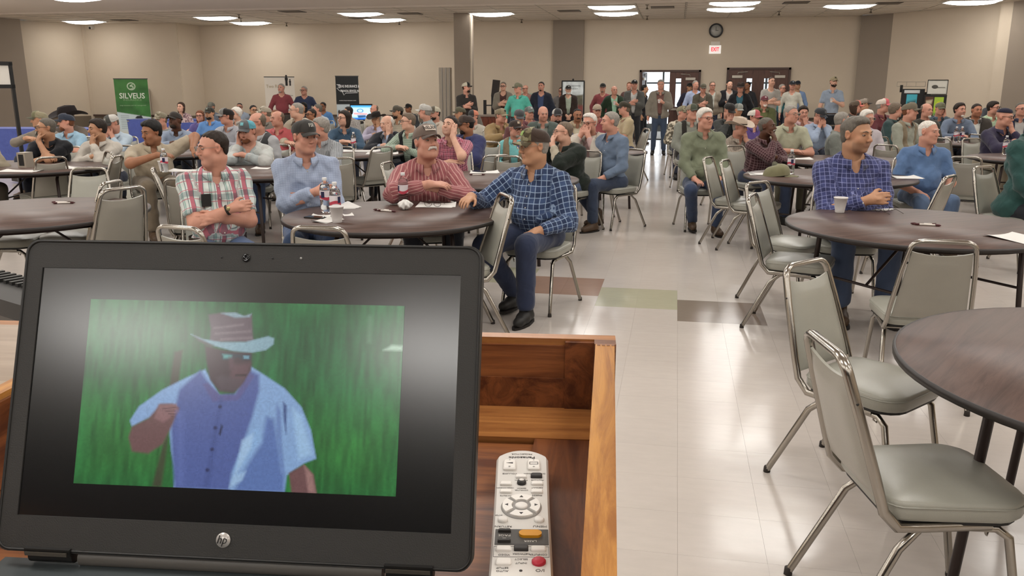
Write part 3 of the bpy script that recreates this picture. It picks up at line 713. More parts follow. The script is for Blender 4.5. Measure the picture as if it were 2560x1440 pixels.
    if 'pocket' in extra:
        P0 = N-u*.185; ix = int(round((.085-F0.lo[0])/F0.h)); iz = int(round((P0[2]-F0.lo[2])/F0.h)); w = np.where(F0.f[ix, :, iz] < 0)[0]
        if len(w): yy = F0.ax[1][w[-1]]; MB().box((.085, yy+.016, P0[2]), (.058, .020, .08)).build('pocket_case', [M_BLK0], root)
    if 'watch' in extra:
        sh, el, wr = A[-1 if 'watchL' in extra else 1][:3]; d_ = (wr-el)/np.linalg.norm(wr-el); p0 = wr-d_*.03; a1 = np.cross(d_, V(0, 0, 1)); a1 /= np.linalg.norm(a1); b1 = np.cross(d_, a1)
        b = MB(); b.tube([p0+(a1*math.cos(t)+b1*math.sin(t))*.032 for t in [2*PI*k/16 for k in range(16)]], .004, 5, closed=True, ry=.009)
        f1 = p0+V(0, .030, .012); b.ball(tuple(f1), (.016, .008, .016), 10, 1); b.build('wristwatch', [mat('watch_strap', '1c1712', .5), mat('watch_case', 'a89c74', .25, metal=.9)], root)
    if pose == 'cup':
        sh, el, wr, hd, hn_ = A[-1]; q = wr+hd*.085+hn_*.035; q = Rb@q+root_w; CUPS.append((tuple(q), label))
    PEOPLE.append((root, stand, rz, root_w)); return root
# ---------------------------------------------------------------- the hall
M_WALL = mat('beige_wall_paint', 'c9bba8', .85, spec=.2, var=.03, vs=3, bump=.002, bs=90)
M_PIL = mat('taupe_pilaster_paint', '93877a', .85, spec=.2, var=.03, vs=3, bump=.002, bs=90)
M_WAIN = mat('grey_brown_wainscot', '6d6153', .7, var=.06, vs=3)
M_TRIM = mat('dark_brown_trim', '4a3830', .5)
def struct(name, b, mats, parent=None): o = b.build(name, mats, parent); o['kind'] = 'structure'; return o
def wall_run(name, pts, z0=0, z1=CEIL, mats=(M_WALL, M_WAIN), t=.12, wain=True, holes=None):
    """upright wall panels between plan points, the room on the left-hand side of the run"""
    b = MB()
    for (a, c) in zip(pts[:-1], pts[1:]):
        a, c = Vector((a[0], a[1], 0)), Vector((c[0], c[1], 0)); d = (c-a); L = d.length; e = d/L; n = Vector((-e.y, e.x, 0))
        def slab(s0, s1, za, zb, mi, off=0, th=t):
            m = a+e*((s0+s1)/2)+n*(th/2-off); b.box((m.x, m.y, (za+zb)/2), (s1-s0, th, zb-za), mi, rz=math.atan2(e.y, e.x))
        spans = [(0, L)]
        hs = holes or []
        xs = 0
        for (h0, h1, hz) in hs:
            slab(xs, h0, z0, z1, 0); slab(h0, h1, hz, z1, 0)
            if wain: slab(xs, h0, 0, .66, 1, .012, .012)
            xs = h1
        slab(xs, L, z0, z1, 0)
        if wain: slab(xs, L, 0, .66, 1, .012, .012)
    return struct(name, b, list(mats))
LW = (-15.63, WALL_Y)
wall_run('wall_back', [(7.2, WALL_Y), LW][::-1], holes=[(-1.13+15.63, .68+15.63, 2.05), (1.43+15.63, 3.25+15.63, 2.13)])
wall_run('wall_left_step', [(-18.95, 25.0), (-15.64, 25.0)])
wall_run('wall_left_return', [(-15.63, 25.03), LW])
wall_run('wall_left_diagonal', [(-19.72, 22.7), (-18.95, 25.0)])
wall_run('wall_left', [(-19.72, -12), (-19.72, 22.7)])
wall_run('wall_right_diagonal', [(5.75, 25.55), (7.53, 23.16), (8.6, 21.7)])
wall_run('wall_right', [(8.6, 21.7), (8.6, -12)])
wall_run('wall_front', [(8.6, -12), (-19.72, -12)], wain=False)
# chair rail along the walls
def rail(name, pts, z=.675, h=.05, m=None):
    b = MB()
    for a, c in zip(pts[:-1], pts[1:]):
        a, c = Vector((a[0], a[1], 0)), Vector((c[0], c[1], 0)); d = c-a; e = d.normalized(); n = Vector((-e.y, e.x, 0)); q = (a+c)/2+n*-.022
        b.box((q.x, q.y, z), (d.length, .03, h), 0, rz=math.atan2(e.y, e.x))
    return struct(name, b, [m or M_TRIM])
rail('trim_1', [(-18.93, 24.97), (-15.60, 24.97)]); rail('trim_2', [LW, (-1.2, WALL_Y)], ); rail('trim_3', [(3.3, WALL_Y), (5.3, WALL_Y)]); rail('trim_4', [(5.75, 25.5), (7.5, 23.12), (8.5, 21.7)])
rail('baseboard_back', [LW, (-1.2, WALL_Y)], .05, .1); rail('baseboard_right', [(5.75, 25.5), (7.5, 23.12), (8.5, 21.7)], .05, .1)
def pilaster(name, a, c, dep, m, z1=CEIL):
    a, c = Vector((a[0], a[1], 0)), Vector((c[0], c[1], 0)); d = c-a; e = d.normalized(); q = (a+c)/2
    return struct(name, MB().box((q.x, q.y, z1/2), (d.length, dep, z1), 0, rz=math.atan2(e.y, e.x)), [m])
pilaster('trim_5', (-3.78, WALL_Y), (-2.84, WALL_Y), .18, M_PIL)
pilaster('trim_6', (5.10, 26.2), (5.95, 25.55), .22, M_PIL)
pilaster('trim_7', (-20.3, 20.5), (-19.45, 22.75), .35, M_PIL)
pilaster('trim_8', (7.76, 23.0), (7.94, 22.75), .5, M_WALL); pilaster('trim_9', (7.92, 22.75), (8.55, 21.6), .46, M_PIL)
pilaster('trim_10', (-19.0, 24.97), (-18.9, 24.95), .1, M_WALL)
stg = thing('added_backdrop', 'added dark brown pleated curtain hanging behind the speaker, out of the picture', 'backdrop', (-2, -6.2, 0)); b = MB()  # added, unseen: gives the lower laptop screen something dark to reflect
b.grid(lambda u, v: Vector(((u-.5)*13, .06*math.sin(u*190), 3.45*v+.03)), 260, 2); b.build('backdrop_sheet', [mat('backdrop_brown', '241c1a', .95)], stg)
# free-standing column
cl = thing('column', 'square taupe column standing free in front of the long wall', 'column', (-5.88, 23.4, 0), math.radians(3)); cl['kind'] = 'structure'
MB().box((0, 0, CEIL/2), (.46, .46, CEIL), 0).build('shaft', [M_PIL], cl)
MB().box((.235, -.20, CEIL/2), (.04, .06, CEIL), 0).build('corner_strip', [mat('cream_corner', 'c8bba8', .6)], cl)
fp = thing('folding_partition', 'stacked cream folding partition with metal posts left of the taupe column', 'partition', (-6.62, 23.7, 0))
for k in range(3): MB().box((k*.11, 0, 1.06), (.085, .30, 2.12)).build('partition_panel', [mat('partition_cream', 'a89e90', .6)], fp)
for k in range(3): MB().box((k*.11+.054, -.14, 1.06), (.014, .03, 2.12)).build('metal_post', [mat('partition_metal', '8f8c88', .3, metal=.8)], fp)
# floor slab with laid tiles
TS, TX, TY = .3048, .0745, 6.035
flo = struct('floor', MB().box((-5.5, 7.3, -.06), (30, 39.2, .12)), [mat('floor_bed', '9a8f84', .5)])
def tilemat(name, c):
    def fn(nt, tc):
        oi = nt.n('ObjectInfo'); geo = nt.n('NewGeometry')
        mp = nt.n('Mapping'); mp.inputs['Scale'].default_value = (9, 26, 9); nt.l(geo.outputs['Position'], mp.inputs[0])
        nz = nt.n('TexNoise', i_Scale=1.0, i_Detail=6.0, i_Roughness=.6); nt.l(mp.outputs[0], nz.inputs[0])
        wn = nt.n('TexWhiteNoise', noise_dimensions='2D'); sc = nt.n('VectorMath', operation='SCALE'); sc.inputs[3].default_value = 1/TS
        of = nt.n('VectorMath', operation='ADD'); of.inputs[1].default_value = (-TX+40*TS, -TY+40*TS, 0); fl = nt.n('VectorMath', operation='FLOOR')
        nt.l(geo.outputs['Position'], of.inputs[0]); nt.l(of.outputs[0], sc.inputs[0]); nt.l(sc.outputs[0], fl.inputs[0]); nt.l(fl.outputs[0], wn.inputs['Vector'])
        k = lin(c); v = nt.math('ADD', nt.math('MULTIPLY', nz.outputs[0], .14), nt.math('MULTIPLY_ADD', wn.outputs[0], .03, .915))
        hs = nt.n('HueSaturation'); hs.inputs['Color'].default_value = k; nt.l(v, hs.inputs['Value']); nt.l(hs.outputs[0], nt.b.inputs['Base Color'])
        n2 = nt.n('TexNoise', i_Scale=1.7, i_Detail=5.0); nt.l(geo.outputs['Position'], n2.inputs[0])
        nt.l(nt.math('MULTIPLY_ADD', n2.outputs[0], .16, .09), nt.b.inputs['Roughness'])
        bp = nt.n('Bump', i_Strength=.25, i_Distance=.004); n3 = nt.n('TexNoise', i_Scale=6.0, i_Detail=2.0); nt.l(geo.outputs['Position'], n3.inputs[0]); nt.l(n3.outputs[0], bp.inputs['Height']); nt.l(bp.outputs[0], nt.b.inputs['Normal'])
    return mat(name, c, rough=.2, spec=.5, fn=fn)
TM = {0: tilemat('cream_floor_tile', 'bdb5ae'), 1: tilemat('sage_floor_tile', 'a8a68f'), 2: tilemat('grey_brown_floor_tile', '7b6e64'), 3: tilemat('tan_floor_tile', '94796a')}
g_ = .0003
def tile_me(m): return MB().add([(x, y, z) for z in (.0, .002) for x, y in ((g_, g_), (TS-g_, g_), (TS-g_, TS-g_), (g_, TS-g_))], [(4, 5, 6, 7), (0, 1, 5, 4), (1, 2, 6, 5), (2, 3, 7, 6), (3, 0, 4, 7)]).mesh('tile', [m])
TME = {k: tile_me(m) for k, m in TM.items()}
def tile_kind(i, j):
    # stepping accent rows: pairs of tiles two wide and two deep, each pair one tile nearer to the right
    p, jj = (i+2)//2, j
    c = {0: (1, 0), 1: (2, -1), -1: (3, 1), -2: (1, 2), -3: (2, 3), -4: (3, 4)}.get(p)
    if c and jj in (c[1], c[1]+1): return c[0]
    if j in (47, 48): return 3
    return 0
near = []; rest = MB(); cells = []
for i in range(-63, 30):
    for j in range(-31, 66):
        x, y = TX+i*TS, TY+j*TS; c = Vector((x+TS/2, y+TS/2, 0))-CAM; dz = c.dot(VF)
        vis = dz > 1 and abs(1280+F_PX*c.dot(VR)/dz-1280) < 1290 and 560 < 720-F_PX*c.dot(VU)/dz < 1460 and 1280+F_PX*c.dot(VR)/dz > 1195
        cells.append((c.length if vis else 99+c.length, i, j, x, y))
cells.sort(); sm = {}
for n, (d, i, j, x, y) in enumerate(cells):
    k = tile_kind(i, j)
    if (n < 296 and d < 99): o = link('tile', TME[k], flo, Matrix.Translation((x, y, 0)))
    else:
        b = sm.setdefault(k, MB()); b.add([(x+g_, y+g_, .002), (x+TS-g_, y+g_, .002), (x+TS-g_, y+TS-g_, .002), (x+g_, y+TS-g_, .002)], [(0, 1, 2, 3)])
bb = MB()
for k, b in sm.items(): bb.add(b.v, b.f, k)
o = bb.build('tile', [TM[k] for k in range(4)], flo); o['kind'] = 'stuff'
# ceiling: lay-in tiles on a grid, plain lowered soffit nearer than 20.8 m
ce = struct('ceiling', MB().box((-5.6, 24.0, CEIL+.12), (31, 6.6, .1)), [mat('ceiling_void', '3a3632', .9)])
so = struct('trim_11', MB().box((-5.6, 4.3, CEIL+.10), (31, 33.1, .2)).box((-5.6, 20.87, CEIL+.09), (31, .06, .24)), [mat('soffit_paint', 'd6ccc0', .9, spec=.1)])
MC = mat('mineral_ceiling_tile', 'd6ccbe', .95, spec=.1, var=.05, vs=60, bump=.001, bs=200)
GX, GY = 1.2, .61
LAMPS = []
LAMPS = [(-17.9, 23.7), (-13.14, 23.08), (-13.13, 25.1), (-8.56, 22.6), (-8.61, 24.7), (-5.05, 23.3), (-1.69, 21.9), (-1.71, 23.8), (1.25, 21.45), (1.25, 23.05), (4.07, 22.7), (6.7, 22.2)]
ct = MB().box((0, 0, 0), (GX-.02, GY-.02, .016), taper=.985).mesh('ceiling_tile', [MC]); nct = 0; cst = MB()
def lamp_at(x, y): return any(abs(x-a) < .61 and abs(y-b) < .31 for a, b in LAMPS)
VENTS = [(-10.2, 21.22+GY*1), (-7.3, 21.22+GY*3), (-13.9, 21.22+GY*5), (-.45, 21.22+GY*2), (-2.9, 21.22+GY*3), (4.9, 21.22+GY*2), (-16.5, 21.22+GY*4), (-9.2, 21.22+GY*5), (2.7, 21.22+GY)]
tiles = []
for j in range(0, 9):
    y = 21.22+GY*j
    for i in range(-26, 24):
        x = -1.70+1.221*i*1.0
        if -19.6 < x < 8.4 and not (x > 5.6 and y > 25.6): tiles.append((x, y))
for (x, y) in tiles:
    link('ceiling_tile', ct, ce, Matrix.Translation((x, y, CEIL+.01)))
gb = MB()
for i in range(-26, 24):
    x = -1.70+1.221*(i+.5)
    if -19.7 < x < 8.5: gb.box((x, 23.8, CEIL+.005), (.024, 5.8, .02))
for j in range(0, 10): gb.box((-5.6, 21.22+GY*(j-.5), CEIL+.004), (29, .024, .02))
gb.build('ceiling_grid', [mat('grid_white', 'c2b9ac', .6)], ce)
DIFF = mat('lamp_diffuser', 'ffffff', .5, emit='fffcf7', es=LAMP_EMIT)
lf = MB().box((0, .29, 0), (1.2, .03, .03)).box((0, -.29, 0), (1.2, .03, .03)).box((.59, 0, 0), (.03, .58, .03)).box((-.59, 0, 0), (.03, .58, .03)).mesh('frame', [mat('lamp_frame', 'd8d4cc', .5)])
ld = MB().grid(lambda u, v: Vector(((u-.5)*1.15, (v-.5)*.55, -.004-.085*math.sin(u*PI)**.4*math.sin(v*PI)**.5)), 12, 6)
ld.f = [f[::-1] for f in ld.f]; ld = ld.mesh('diffuser', [DIFF])
sides = lambda x: 'left end' if x < -12 else 'left half' if x < -6 else 'middle' if x < 0 else 'right half' if x < 4.5 else 'right end'
for (x, y) in LAMPS:
    t = thing('ceiling_light', 'lit ceiling light ' + ['at the far left corner', 'second from left, nearer than the one beside it', 'third from left, close to the long wall', 'above the black banner, nearer of two', 'above the black banner, farther of two', 'just right of the taupe column', 'right of the left pilaster, nearer of two', 'right of the left pilaster, farther of two', 'above the clock, nearer of two', 'above the clock, farther of two', 'between the clock and the right pilaster', 'farthest right, cut by the top edge'][LAMPS.index((x, y))], 'light', (x, y, CEIL-.012), 0, 'lit recessed ceiling lights')
    link('frame', lf, t); link('diffuser', ld, t)
for y in (-10.5, -7.7, -4.3, -2.0, .8, 3.6, 6.4, 9.2, 12.0, 14.8, 17.6):        # the same lights go on overhead, out of the picture
    for k in range(-6, 4):
        x = -1.7+2.93*k if y != -4.3 else -2.75+2.3*k
        if x > 7.4: continue
        t = thing('ceiling_light', 'lit ceiling light set in the near ceiling above the picture', 'light', (x, y, CEIL-.004), 0, 'lights above the picture'); link('frame', lf, t); link('diffuser', ld, t)
M_VD = mat('vent_dark', '2b2622', .7); M_VS = mat('vent_slat', '8c8276', .6)
vb = MB().box((0, 0, 0), (.58, .56, .012)).mesh('backing', [M_VD]); vs_ = MB().box((0, 0, -.008), (.56, .03, .008)).mesh('slat', [M_VS])
for n, (x, y) in enumerate(VENTS):
    t = thing('ceiling_vent', 'dark square air vent in the ceiling, ' + ['left of the third light from left', 'between the left lights', 'near the left step in the wall', 'above the double doors left of the clock', 'left of the centre light pair', 'right of the clock', 'at the far left corner', 'near the back wall left of centre', 'above the clock'][n], 'vent', (x, y, CEIL-.006))
    link('backing', vb, t)
    for k in range(5): link('slat', vs_, t, Matrix.Translation((0, -.2+.1*k, 0)))
M_CH = mat('chrome', 'c8c4be', .12, metal=1)
sp = MB().lathe([(.05, 0), (.045, -.01), (.012, -.012), (.012, -.06), (.02, -.07), (.035, -.10), (.035, -.105), (.001, -.105)], 12).mesh('sprinkler', [mat('brass_dull', '6f675c', .35, metal=.8)])
for n, (px, py) in enumerate([(1618, 12), (1618, 40), (1948, 28), (2178, 22), (1304, 48), (602, 46), (716, 57), (998, 53), (597, 36)]):
    p = atz(px, py, CEIL); o = link('sprinkler_head', sp, None, Matrix.Translation((p.x, min(p.y, 26.1), CEIL-.002))); tag(o, 'small sprinkler head hanging from the ceiling ' + ['left of the clock, nearer', 'left of the clock, close to the wall', 'right of the clock', 'above the right pilaster', 'left of the grey pilaster', 'above the far left corner', 'near the back wall at left', 'above the black banner', 'between the left lights'][n], 'sprinkler')
# doors
M_DOOR = wood('brown_door', '4b3028', '5d3f34', .6, 2, .45); M_FR = mat('door_frame_brown', '4d3a33', .5)
M_ALU = mat('aluminium', 'b0a89c', .35, metal=.7)
def door_frame(name, x0, x1, h):
    b = MB()
    for x in (x0+.03, x1-.03): b.box((x, WALL_Y+.02, h/2), (.06, .20, h))
    b.box(((x0+x1)/2, WALL_Y+.02, h-.03), (x1-x0, .20, .06)); return struct(name, b, [M_FR])
f1 = door_frame('door_1', -1.13, .68, 2.08); f2 = door_frame('door_2', 1.43, 3.25, 2.14)
def leaf(root, x, w, h, sgn, open_=0):
    """door leaf hinged at x, running w in direction sgn"""
    M = Matrix.Translation((x, WALL_Y-.03, 0)) @ Matrix.Rotation(open_, 4, 'Z') @ Matrix.Diagonal((sgn, 1, 1, 1))
    vis = MB(); x0, x1 = w*.60, w*.78
    for (a, c, z0, z1) in ((0, x0, .0, h), (x1, w, 0, h), (x0, x1, 0, 1.0), (x0, x1, 1.83, h)): vis.box(((a+c)/2, 0, (z0+z1)/2), (c-a, .045, z1-z0))
    d = vis.build('door_leaf', [M_DOOR], root, M)
    MB().box(((x0+x1)/2, 0, 1.415), (x1-x0, .008, .83)).build('glass_pane', [mat('door_glass', 'e8eef2', .02, trans=1, ior=1.1)], d)
    MB().box((w*.5, -.05, .93), (w*.84, .035, .06)).box((w*.12, -.04, .93), (.09, .06, .12)).build('push_bar', [M_ALU], d)
    MB().box((w*.28, -.045, h-.20), (w*.34, .05, .075)).build('closer_body', [M_ALU], d)
    MB().tube([(w*.30, -.05, h-.13), (w*.30, -.05, h-.08), (w*.62, -.04, h-.06)], .011, 6).build('closer_arm', [M_ALU], d)
    MB().box((w*.5, -.026, .14), (w*.92, .004, .25)).build('kick_plate', [M_ALU], d)
    return d
leaf(f1, .62, .85, 2.02, -1); leaf(f1, -1.07, .85, 2.02, 1, math.radians(82))
leaf(f2, 3.19, .87, 2.08, -1); leaf(f2, 1.49, .87, 2.08, 1)
# bright lobby with a glazed front beyond the open leaf
lb = MB(); LY = WALL_Y+.1
lb.box((1, LY+2.6, -.02), (9, 5.2, .04)).box((-3.4, LY+2.6, 1.5), (.1, 5.2, 3)).box((5.4, LY+2.6, 1.5), (.1, 5.2, 3)).box((1, LY+2.6, 3.0), (9, 5.2, .1)).box((1, LY+5.2, .12), (9, .1, .3), 1).box((1, LY+5.2, 2.85), (9, .1, .4), 1)
for k in range(8): lb.box((-2.9+1.2*k, LY+5.2, 1.5), (.07, .1, 2.6), 1)
lb.box((1, LY+5.2, 1.72), (9, .08, .06), 1)
struct('wall_lobby', lb, [mat('lobby_white', 'dcd8d0', .6), mat('lobby_frame', '8c8f92', .5)])
struct('window_1', MB().box((1, LY+5.22, 1.5), (9, .01, 2.6)), [mat('lobby_glass', 'ffffff', .02, trans=1, ior=1.05)])
# clock, exit sign, camera
ck = thing('wall_clock', 'round black-rimmed clock high on the wall above the exit sign', 'clock', (1.05, WALL_Y-.02, 3.2))
Ry = Matrix.Rotation(PI/2, 4, 'X')
ring = MB(); ring.tube([(.185*math.cos(t), .185*math.sin(t), 0) for t in [2*PI*k/32 for k in range(32)]], .020, 8, closed=True); ring.build('rim', [mat('clock_rim', '1c1a1c', .35)], ck, Matrix.Translation((0, -.03, 0)) @ Ry)
MB().lathe([(.18, -.01), (.18, .01), (.0, .012)], 32).build('dial', [mat('clock_dial', 'a8a6a0', .08, spec=1)], ck, Matrix.Translation((0, -.005, 0)) @ Ry)
hd_ = MB(); hd_.box((0, .05, 0), (.012, .11, .004)).box((.03, 0, 0), (.08, .014, .004)); hd_.build('clock_hands', [mat('clock_hand', '111111', .4)], ck, Matrix.Translation((0, -.028, 0)) @ Ry)
ex = thing('exit_sign', 'white box sign reading EXIT in red letters under the clock', 'exit sign', (1.05, WALL_Y-.04, 2.66))
MB().box((0, 0, 0), (.34, .07, .24)).build('sign_box', [mat('exit_white', 'e6e2dc', .5, emit='f5efe8', es=.5)], ex)
MB().box((0, 0, .17), (.26, .08, .11)).build('lamp_box', [mat('exit_lamp_box', 'dcd4c8', .5)], ex)
vs, fs = text_mesh('EXIT', .155, .002, bold=.004, sx=.72); MB().add(vs, fs).build('letters', [mat('exit_red', 'd02838', .5, emit='e02038', es=1.0)], ex, Matrix.Translation((0, -.04, 0)) @ Ry)
sc = thing('security_camera', 'small white security camera in the far left upper corner', 'camera', (-18.6, 24.93, 3.44)); MB().box((0, 0, 0), (.12, .14, .10)).build('housing', [mat('camera_white', 'c8c2b8', .5)], sc); MB().ball((0, -.08, -.02), .035, 10).build('lens', [mat('camera_lens', '101010', .1)], sc)
wc = thing('wall_cabinet', 'narrow white cabinet with a dark slot on the wall right of the green banner', 'cabinet', (-17.0, 24.86, 0))
MB().box((0, 0, 1.0), (.44, .22, 1.05)).build('body', [mat('cabinet_white', 'c5bdb0', .5)], wc); MB().box((-.10, -.115, .92), (.06, .01, .86)).build('slot', [mat('slot_dark', '2c2826', .6)], wc); MB().box((.09, -.115, 1.0), (.26, .012, .98)).build('door', [mat('cabinet_white', 'c5bdb0', .5)], wc)
# ---------------------------------------------------------------- painted flat print: banners, posters and screens as fine coloured grids
def paint(W_, H_, base): a = np.zeros((H_, W_, 3)); a[:] = lin(base)[:3]; return a
def poly(a, pts, col, soft=1.0, op=1.0):
    H_, W_ = a.shape[:2]; P = np.array(pts, float)*[W_, H_]; X, Y = np.meshgrid(np.arange(W_)+.5, np.arange(H_)+.5); ins = np.zeros((H_, W_), bool); dm = np.full((H_, W_), 1e9)
    for k in range(len(P)):
        (x0, y0), (x1, y1) = P[k], P[(k+1) % len(P)]
        c = (y0 > Y) != (y1 > Y); ins ^= c & (X < (x1-x0)*(Y-y0)/((y1-y0) if y1 != y0 else 1e-9)+x0)
        L = (x1-x0)**2+(y1-y0)**2+1e-9; t = np.clip(((X-x0)*(x1-x0)+(Y-y0)*(y1-y0))/L, 0, 1); dm = np.minimum(dm, np.hypot(X-x0-t*(x1-x0), Y-y0-t*(y1-y0)))
    m = np.clip(.5+np.where(ins, dm, -dm)/(2*soft), 0, 1)*op; c = np.array(lin(col)[:3]); a[:] = a*(1-m[..., None])+c*m[..., None]; return m
def circ(a, x, y, r, col, asp=1.0, ring=0): 
    pts = [(x+r*math.cos(t), y+r*asp*math.sin(t)) for t in [2*PI*k/28 for k in range(28)]]; poly(a, pts, col, .6)
def gnoise(a, s, amp, seed=1, vy=1.0):
    r = np.random.RandomState(seed); H_, W_ = a.shape[:2]; n = r.rand(int(H_/(s*vy))+3, int(W_/s)+3); Y = np.arange(H_)/(s*vy); X = np.arange(W_)/s
    yi, xi = Y.astype(int), X.astype(int); fy, fx = (Y-yi)[:, None], (X-xi)[None]; g = (n[yi][:, xi]*(1-fx)+n[yi][:, xi+1]*fx)*(1-fy)+(n[yi+1][:, xi]*(1-fx)+n[yi+1][:, xi+1]*fx)*fy
    a *= (1+amp*(g-.5)*2)[..., None]
def print_grid(name, a, w, h, parent, M, emit=0, rough=.6, coat=0, spec=.5):
    """a flat sheet w x h in its own x-z plane, origin at the middle of the lower edge, facing -Y"""
    H_, W_ = a.shape[:2]; xs = (np.arange(W_+1)/W_-.5)*w; zs = (1-np.arange(H_+1)/H_)*h; X, Z = np.meshgrid(xs, zs); v = np.stack([X.ravel(), np.zeros(X.size), Z.ravel()], 1)
    J, I = np.meshgrid(np.arange(H_), np.arange(W_), indexing='ij'); q = (J*(W_+1)+I).ravel(); f = np.stack([q, q+W_+1, q+W_+2, q+1], 1)
    def fn(nt, tc):
        at = nt.n('Attribute', attribute_name='print')
        if emit: nt.b.inputs['Base Color'].default_value = (.012, .012, .014, 1); nt.b.inputs['IOR'].default_value = 1.5 if spec == 1.0 else 1.45; nt.l(at.outputs['Color'], nt.b.inputs['Emission Color']); nt.b.inputs['Emission Strength'].default_value = emit
        else: nt.l(at.outputs['Color'], nt.b.inputs['Base Color'])
    m = mat('print_%g_%g_%g' % (emit, rough, spec), '808080', rough=rough, coat=coat, spec=spec, fn=fn)
    me = npmesh(name, v, f, [m], False); ca = me.color_attributes.new('print', 'FLOAT_COLOR', 'CORNER'); c = np.ones((len(f), 4, 4), np.float32); c[:, :, :3] = a.reshape(-1, 3)[:, None]; ca.data.foreach_set('color', c.ravel())
    return link(name, me, parent, M)
def text_on(root, s, size, x, z, col, bold=0, sx=1.0, y=-.004, M=None):
    vs, fs = text_mesh(s, size, .0005, bold=bold, sx=sx); return MB().add(vs, fs).build('lettering', [mat('letters_'+col, col, .6)], root, (M or Matrix()) @ Matrix.Translation((x, y, z)) @ Ry)
def banner(label, x, y, rz, a, w, h, z0=.08):
    t = thing('roll_up_banner', label, 'banner', (x, y, 0), rz); print_grid('banner_sheet', a, w, h, t, Matrix.Translation((0, 0, z0)))
    MB().box((0, .005, z0+h+.01), (w+.02, .02, .025)).build('top_rail', [mat('banner_rail', '4a4a48', .4, metal=.5)], t)
    MB().box((0, .03, .04), (w+.06, .16, .08)).build('base', [mat('banner_base', '8c8a86', .35, metal=.7)], t)
    MB().tube([(0, .05, .05), (0, .03, z0+h)], .012, 6).build('pole', [M_ALU], t)
    for k in (-1, 1): MB().box((k*w*.3, .03, .012), (.04, .36, .02)).build('foot', [mat('banner_base', '8c8a86', .35, metal=.7)], t)
    return t
a = paint(60, 120, '3f7a3c'); gnoise(a, 9, .35, 2); poly(a, [(0, 0), (1, 0), (1, .06), (0, .30)], '55934a', 6, .5); poly(a, [(0, .53), (1, .62), (1, 1.01), (0, 1.01)], 'cfe0e4', .6); poly(a, [(0, .85), (1, .85), (1, 1.01), (0, 1.01)], 'dcdccf', 5)
poly(a, [(.40, 1.01), (.62, .78), (.64, .68), (.72, .64), (.86, .68), (.96, .82), (1.01, .9), (1.01, 1.01)], 'a83a40', .7); poly(a, [(.58, .64), (.7, .62), (.72, .685), (.6, .70)], 'b4806a', .7); poly(a, [(.52, .635), (.58, .60), (.72, .59), (.76, .64), (.62, .645)], '23262c', .5)
for k in range(8): poly(a, [(.10, .585+.03*k), (.34, .585+.03*k), (.34, .595+.03*k), (.10, .595+.03*k)], '8fa0a6', .6, .8)
for k in range(5): poly(a, [(.7+.06*k, .70), (.72+.06*k, .70), (.70+.06*k, .86), (.68+.06*k, .86)], 'd8b0a8', .5, .7)
cir = [(.5+.125*math.cos(t), .115+.062*math.sin(t)) for t in [2*PI*k/30 for k in range(30)]]; poly(a, cir, 'd8ead0', .5); poly(a, [(.5+.100*math.cos(t), .115+.049*math.sin(t)) for t in [2*PI*k/30 for k in range(30)]], '447f40', .5)
poly(a, [(.54, .08), (.46, .10), (.46, .118), (.54, .125), (.54, .145), (.44, .155), (.52, .16), (.57, .143), (.56, .112), (.49, .108), (.55, .095)], 'd8ead0', .5)
sb = banner('green and pale blue banner with a man in red drawn at its foot', -15.35, 22.0, math.radians(24), a, .90, 1.72)
text_on(sb, 'SILVEUS', .215, 0, 1.33, 'e8f2e4', .004, .92); text_on(sb, 'INSURANCE', .07, 0, 1.22, '9cc090', 0, 1.3); text_on(sb, 'crop insurance and risk management', .05, 0, 1.07, 'a8c8a0', 0, .95)
a = paint(40, 80, 'd8d0c4'); poly(a, [(0, .72), (1, .72), (1, 1), (0, 1)], 'cfc6ba', 1)
tb = banner('white banner with two small black figures behind the standing men', -12.35, 25.2, math.radians(18), a, .92, 1.80)
text_on(tb, 'Two Rivers', .14, -.12, 1.60, 'a89878', 0, .9); text_on(tb, 'TEXAS', .07, .05, 1.40, '504840', .002, 1); text_on(tb, 'Farm & Ranch Insurance', .05, .1, 1.32, '504840', 0, 1.2)
b = MB()
for x, s in ((.22, 1.0), (.33, .62)):
    b.prism([(x-.035*s, 0), (x-.035*s, .14*s), (x-.05*s, .22*s), (x-.03*s, .26*s), (x+.03*s, .26*s), (x+.05*s, .22*s), (x+.035*s, .14*s), (x+.035*s, 0)], 0, .002, M=Ry); b.ball((x, 0, .30*s), (.032*s, .002, .035*s), 10)
b.build('figures', [mat('ink_black', '1c1a18', .6)], tb, Matrix.Translation((0, -.004, 1.62)))
a = paint(48, 110, '1c1f20'); poly(a, [(0, .44), (1, .44), (1, 1.01), (0, 1.01)], 'c9d6dc', .8)
for (x, w_, c) in ((.10, .15, '30404a'), (.45, .18, '2a5560'), (.78, .22, 'c8a8a0'), (.9, .1, '3c2c2a')): poly(a, [(x-w_/2, 1), (x-w_/2, .72), (x-w_*.2, .64), (x+w_*.2, .64), (x+w_/2, .72), (x+w_/2, 1)], c, .8); poly(a, [(x-.05, .64), (x-.05, .56), (x+.05, .56), (x+.05, .64)], 'b8907c', .8); poly(a, [(x-.055, .575), (x-.03, .53), (x+.04, .53), (x+.055, .58)], '2c2220', .7)
tx = banner('black topped banner with a white state outline above pictured people', -9.45, 23.6, math.radians(14), a, .66, 1.80)
text_on(tx, 'TEXAS INSURANCE &', .105, .04, 1.60, 'e8e8e8', .002, .62); text_on(tx, 'FINANCIAL SERVICES, INC', .085, .08, 1.47, 'e8e8e8', .002, .56); text_on(tx, 'www.insuretexas.com', .05, 0, 1.20, 'd8d8d8', 0, 1.1)
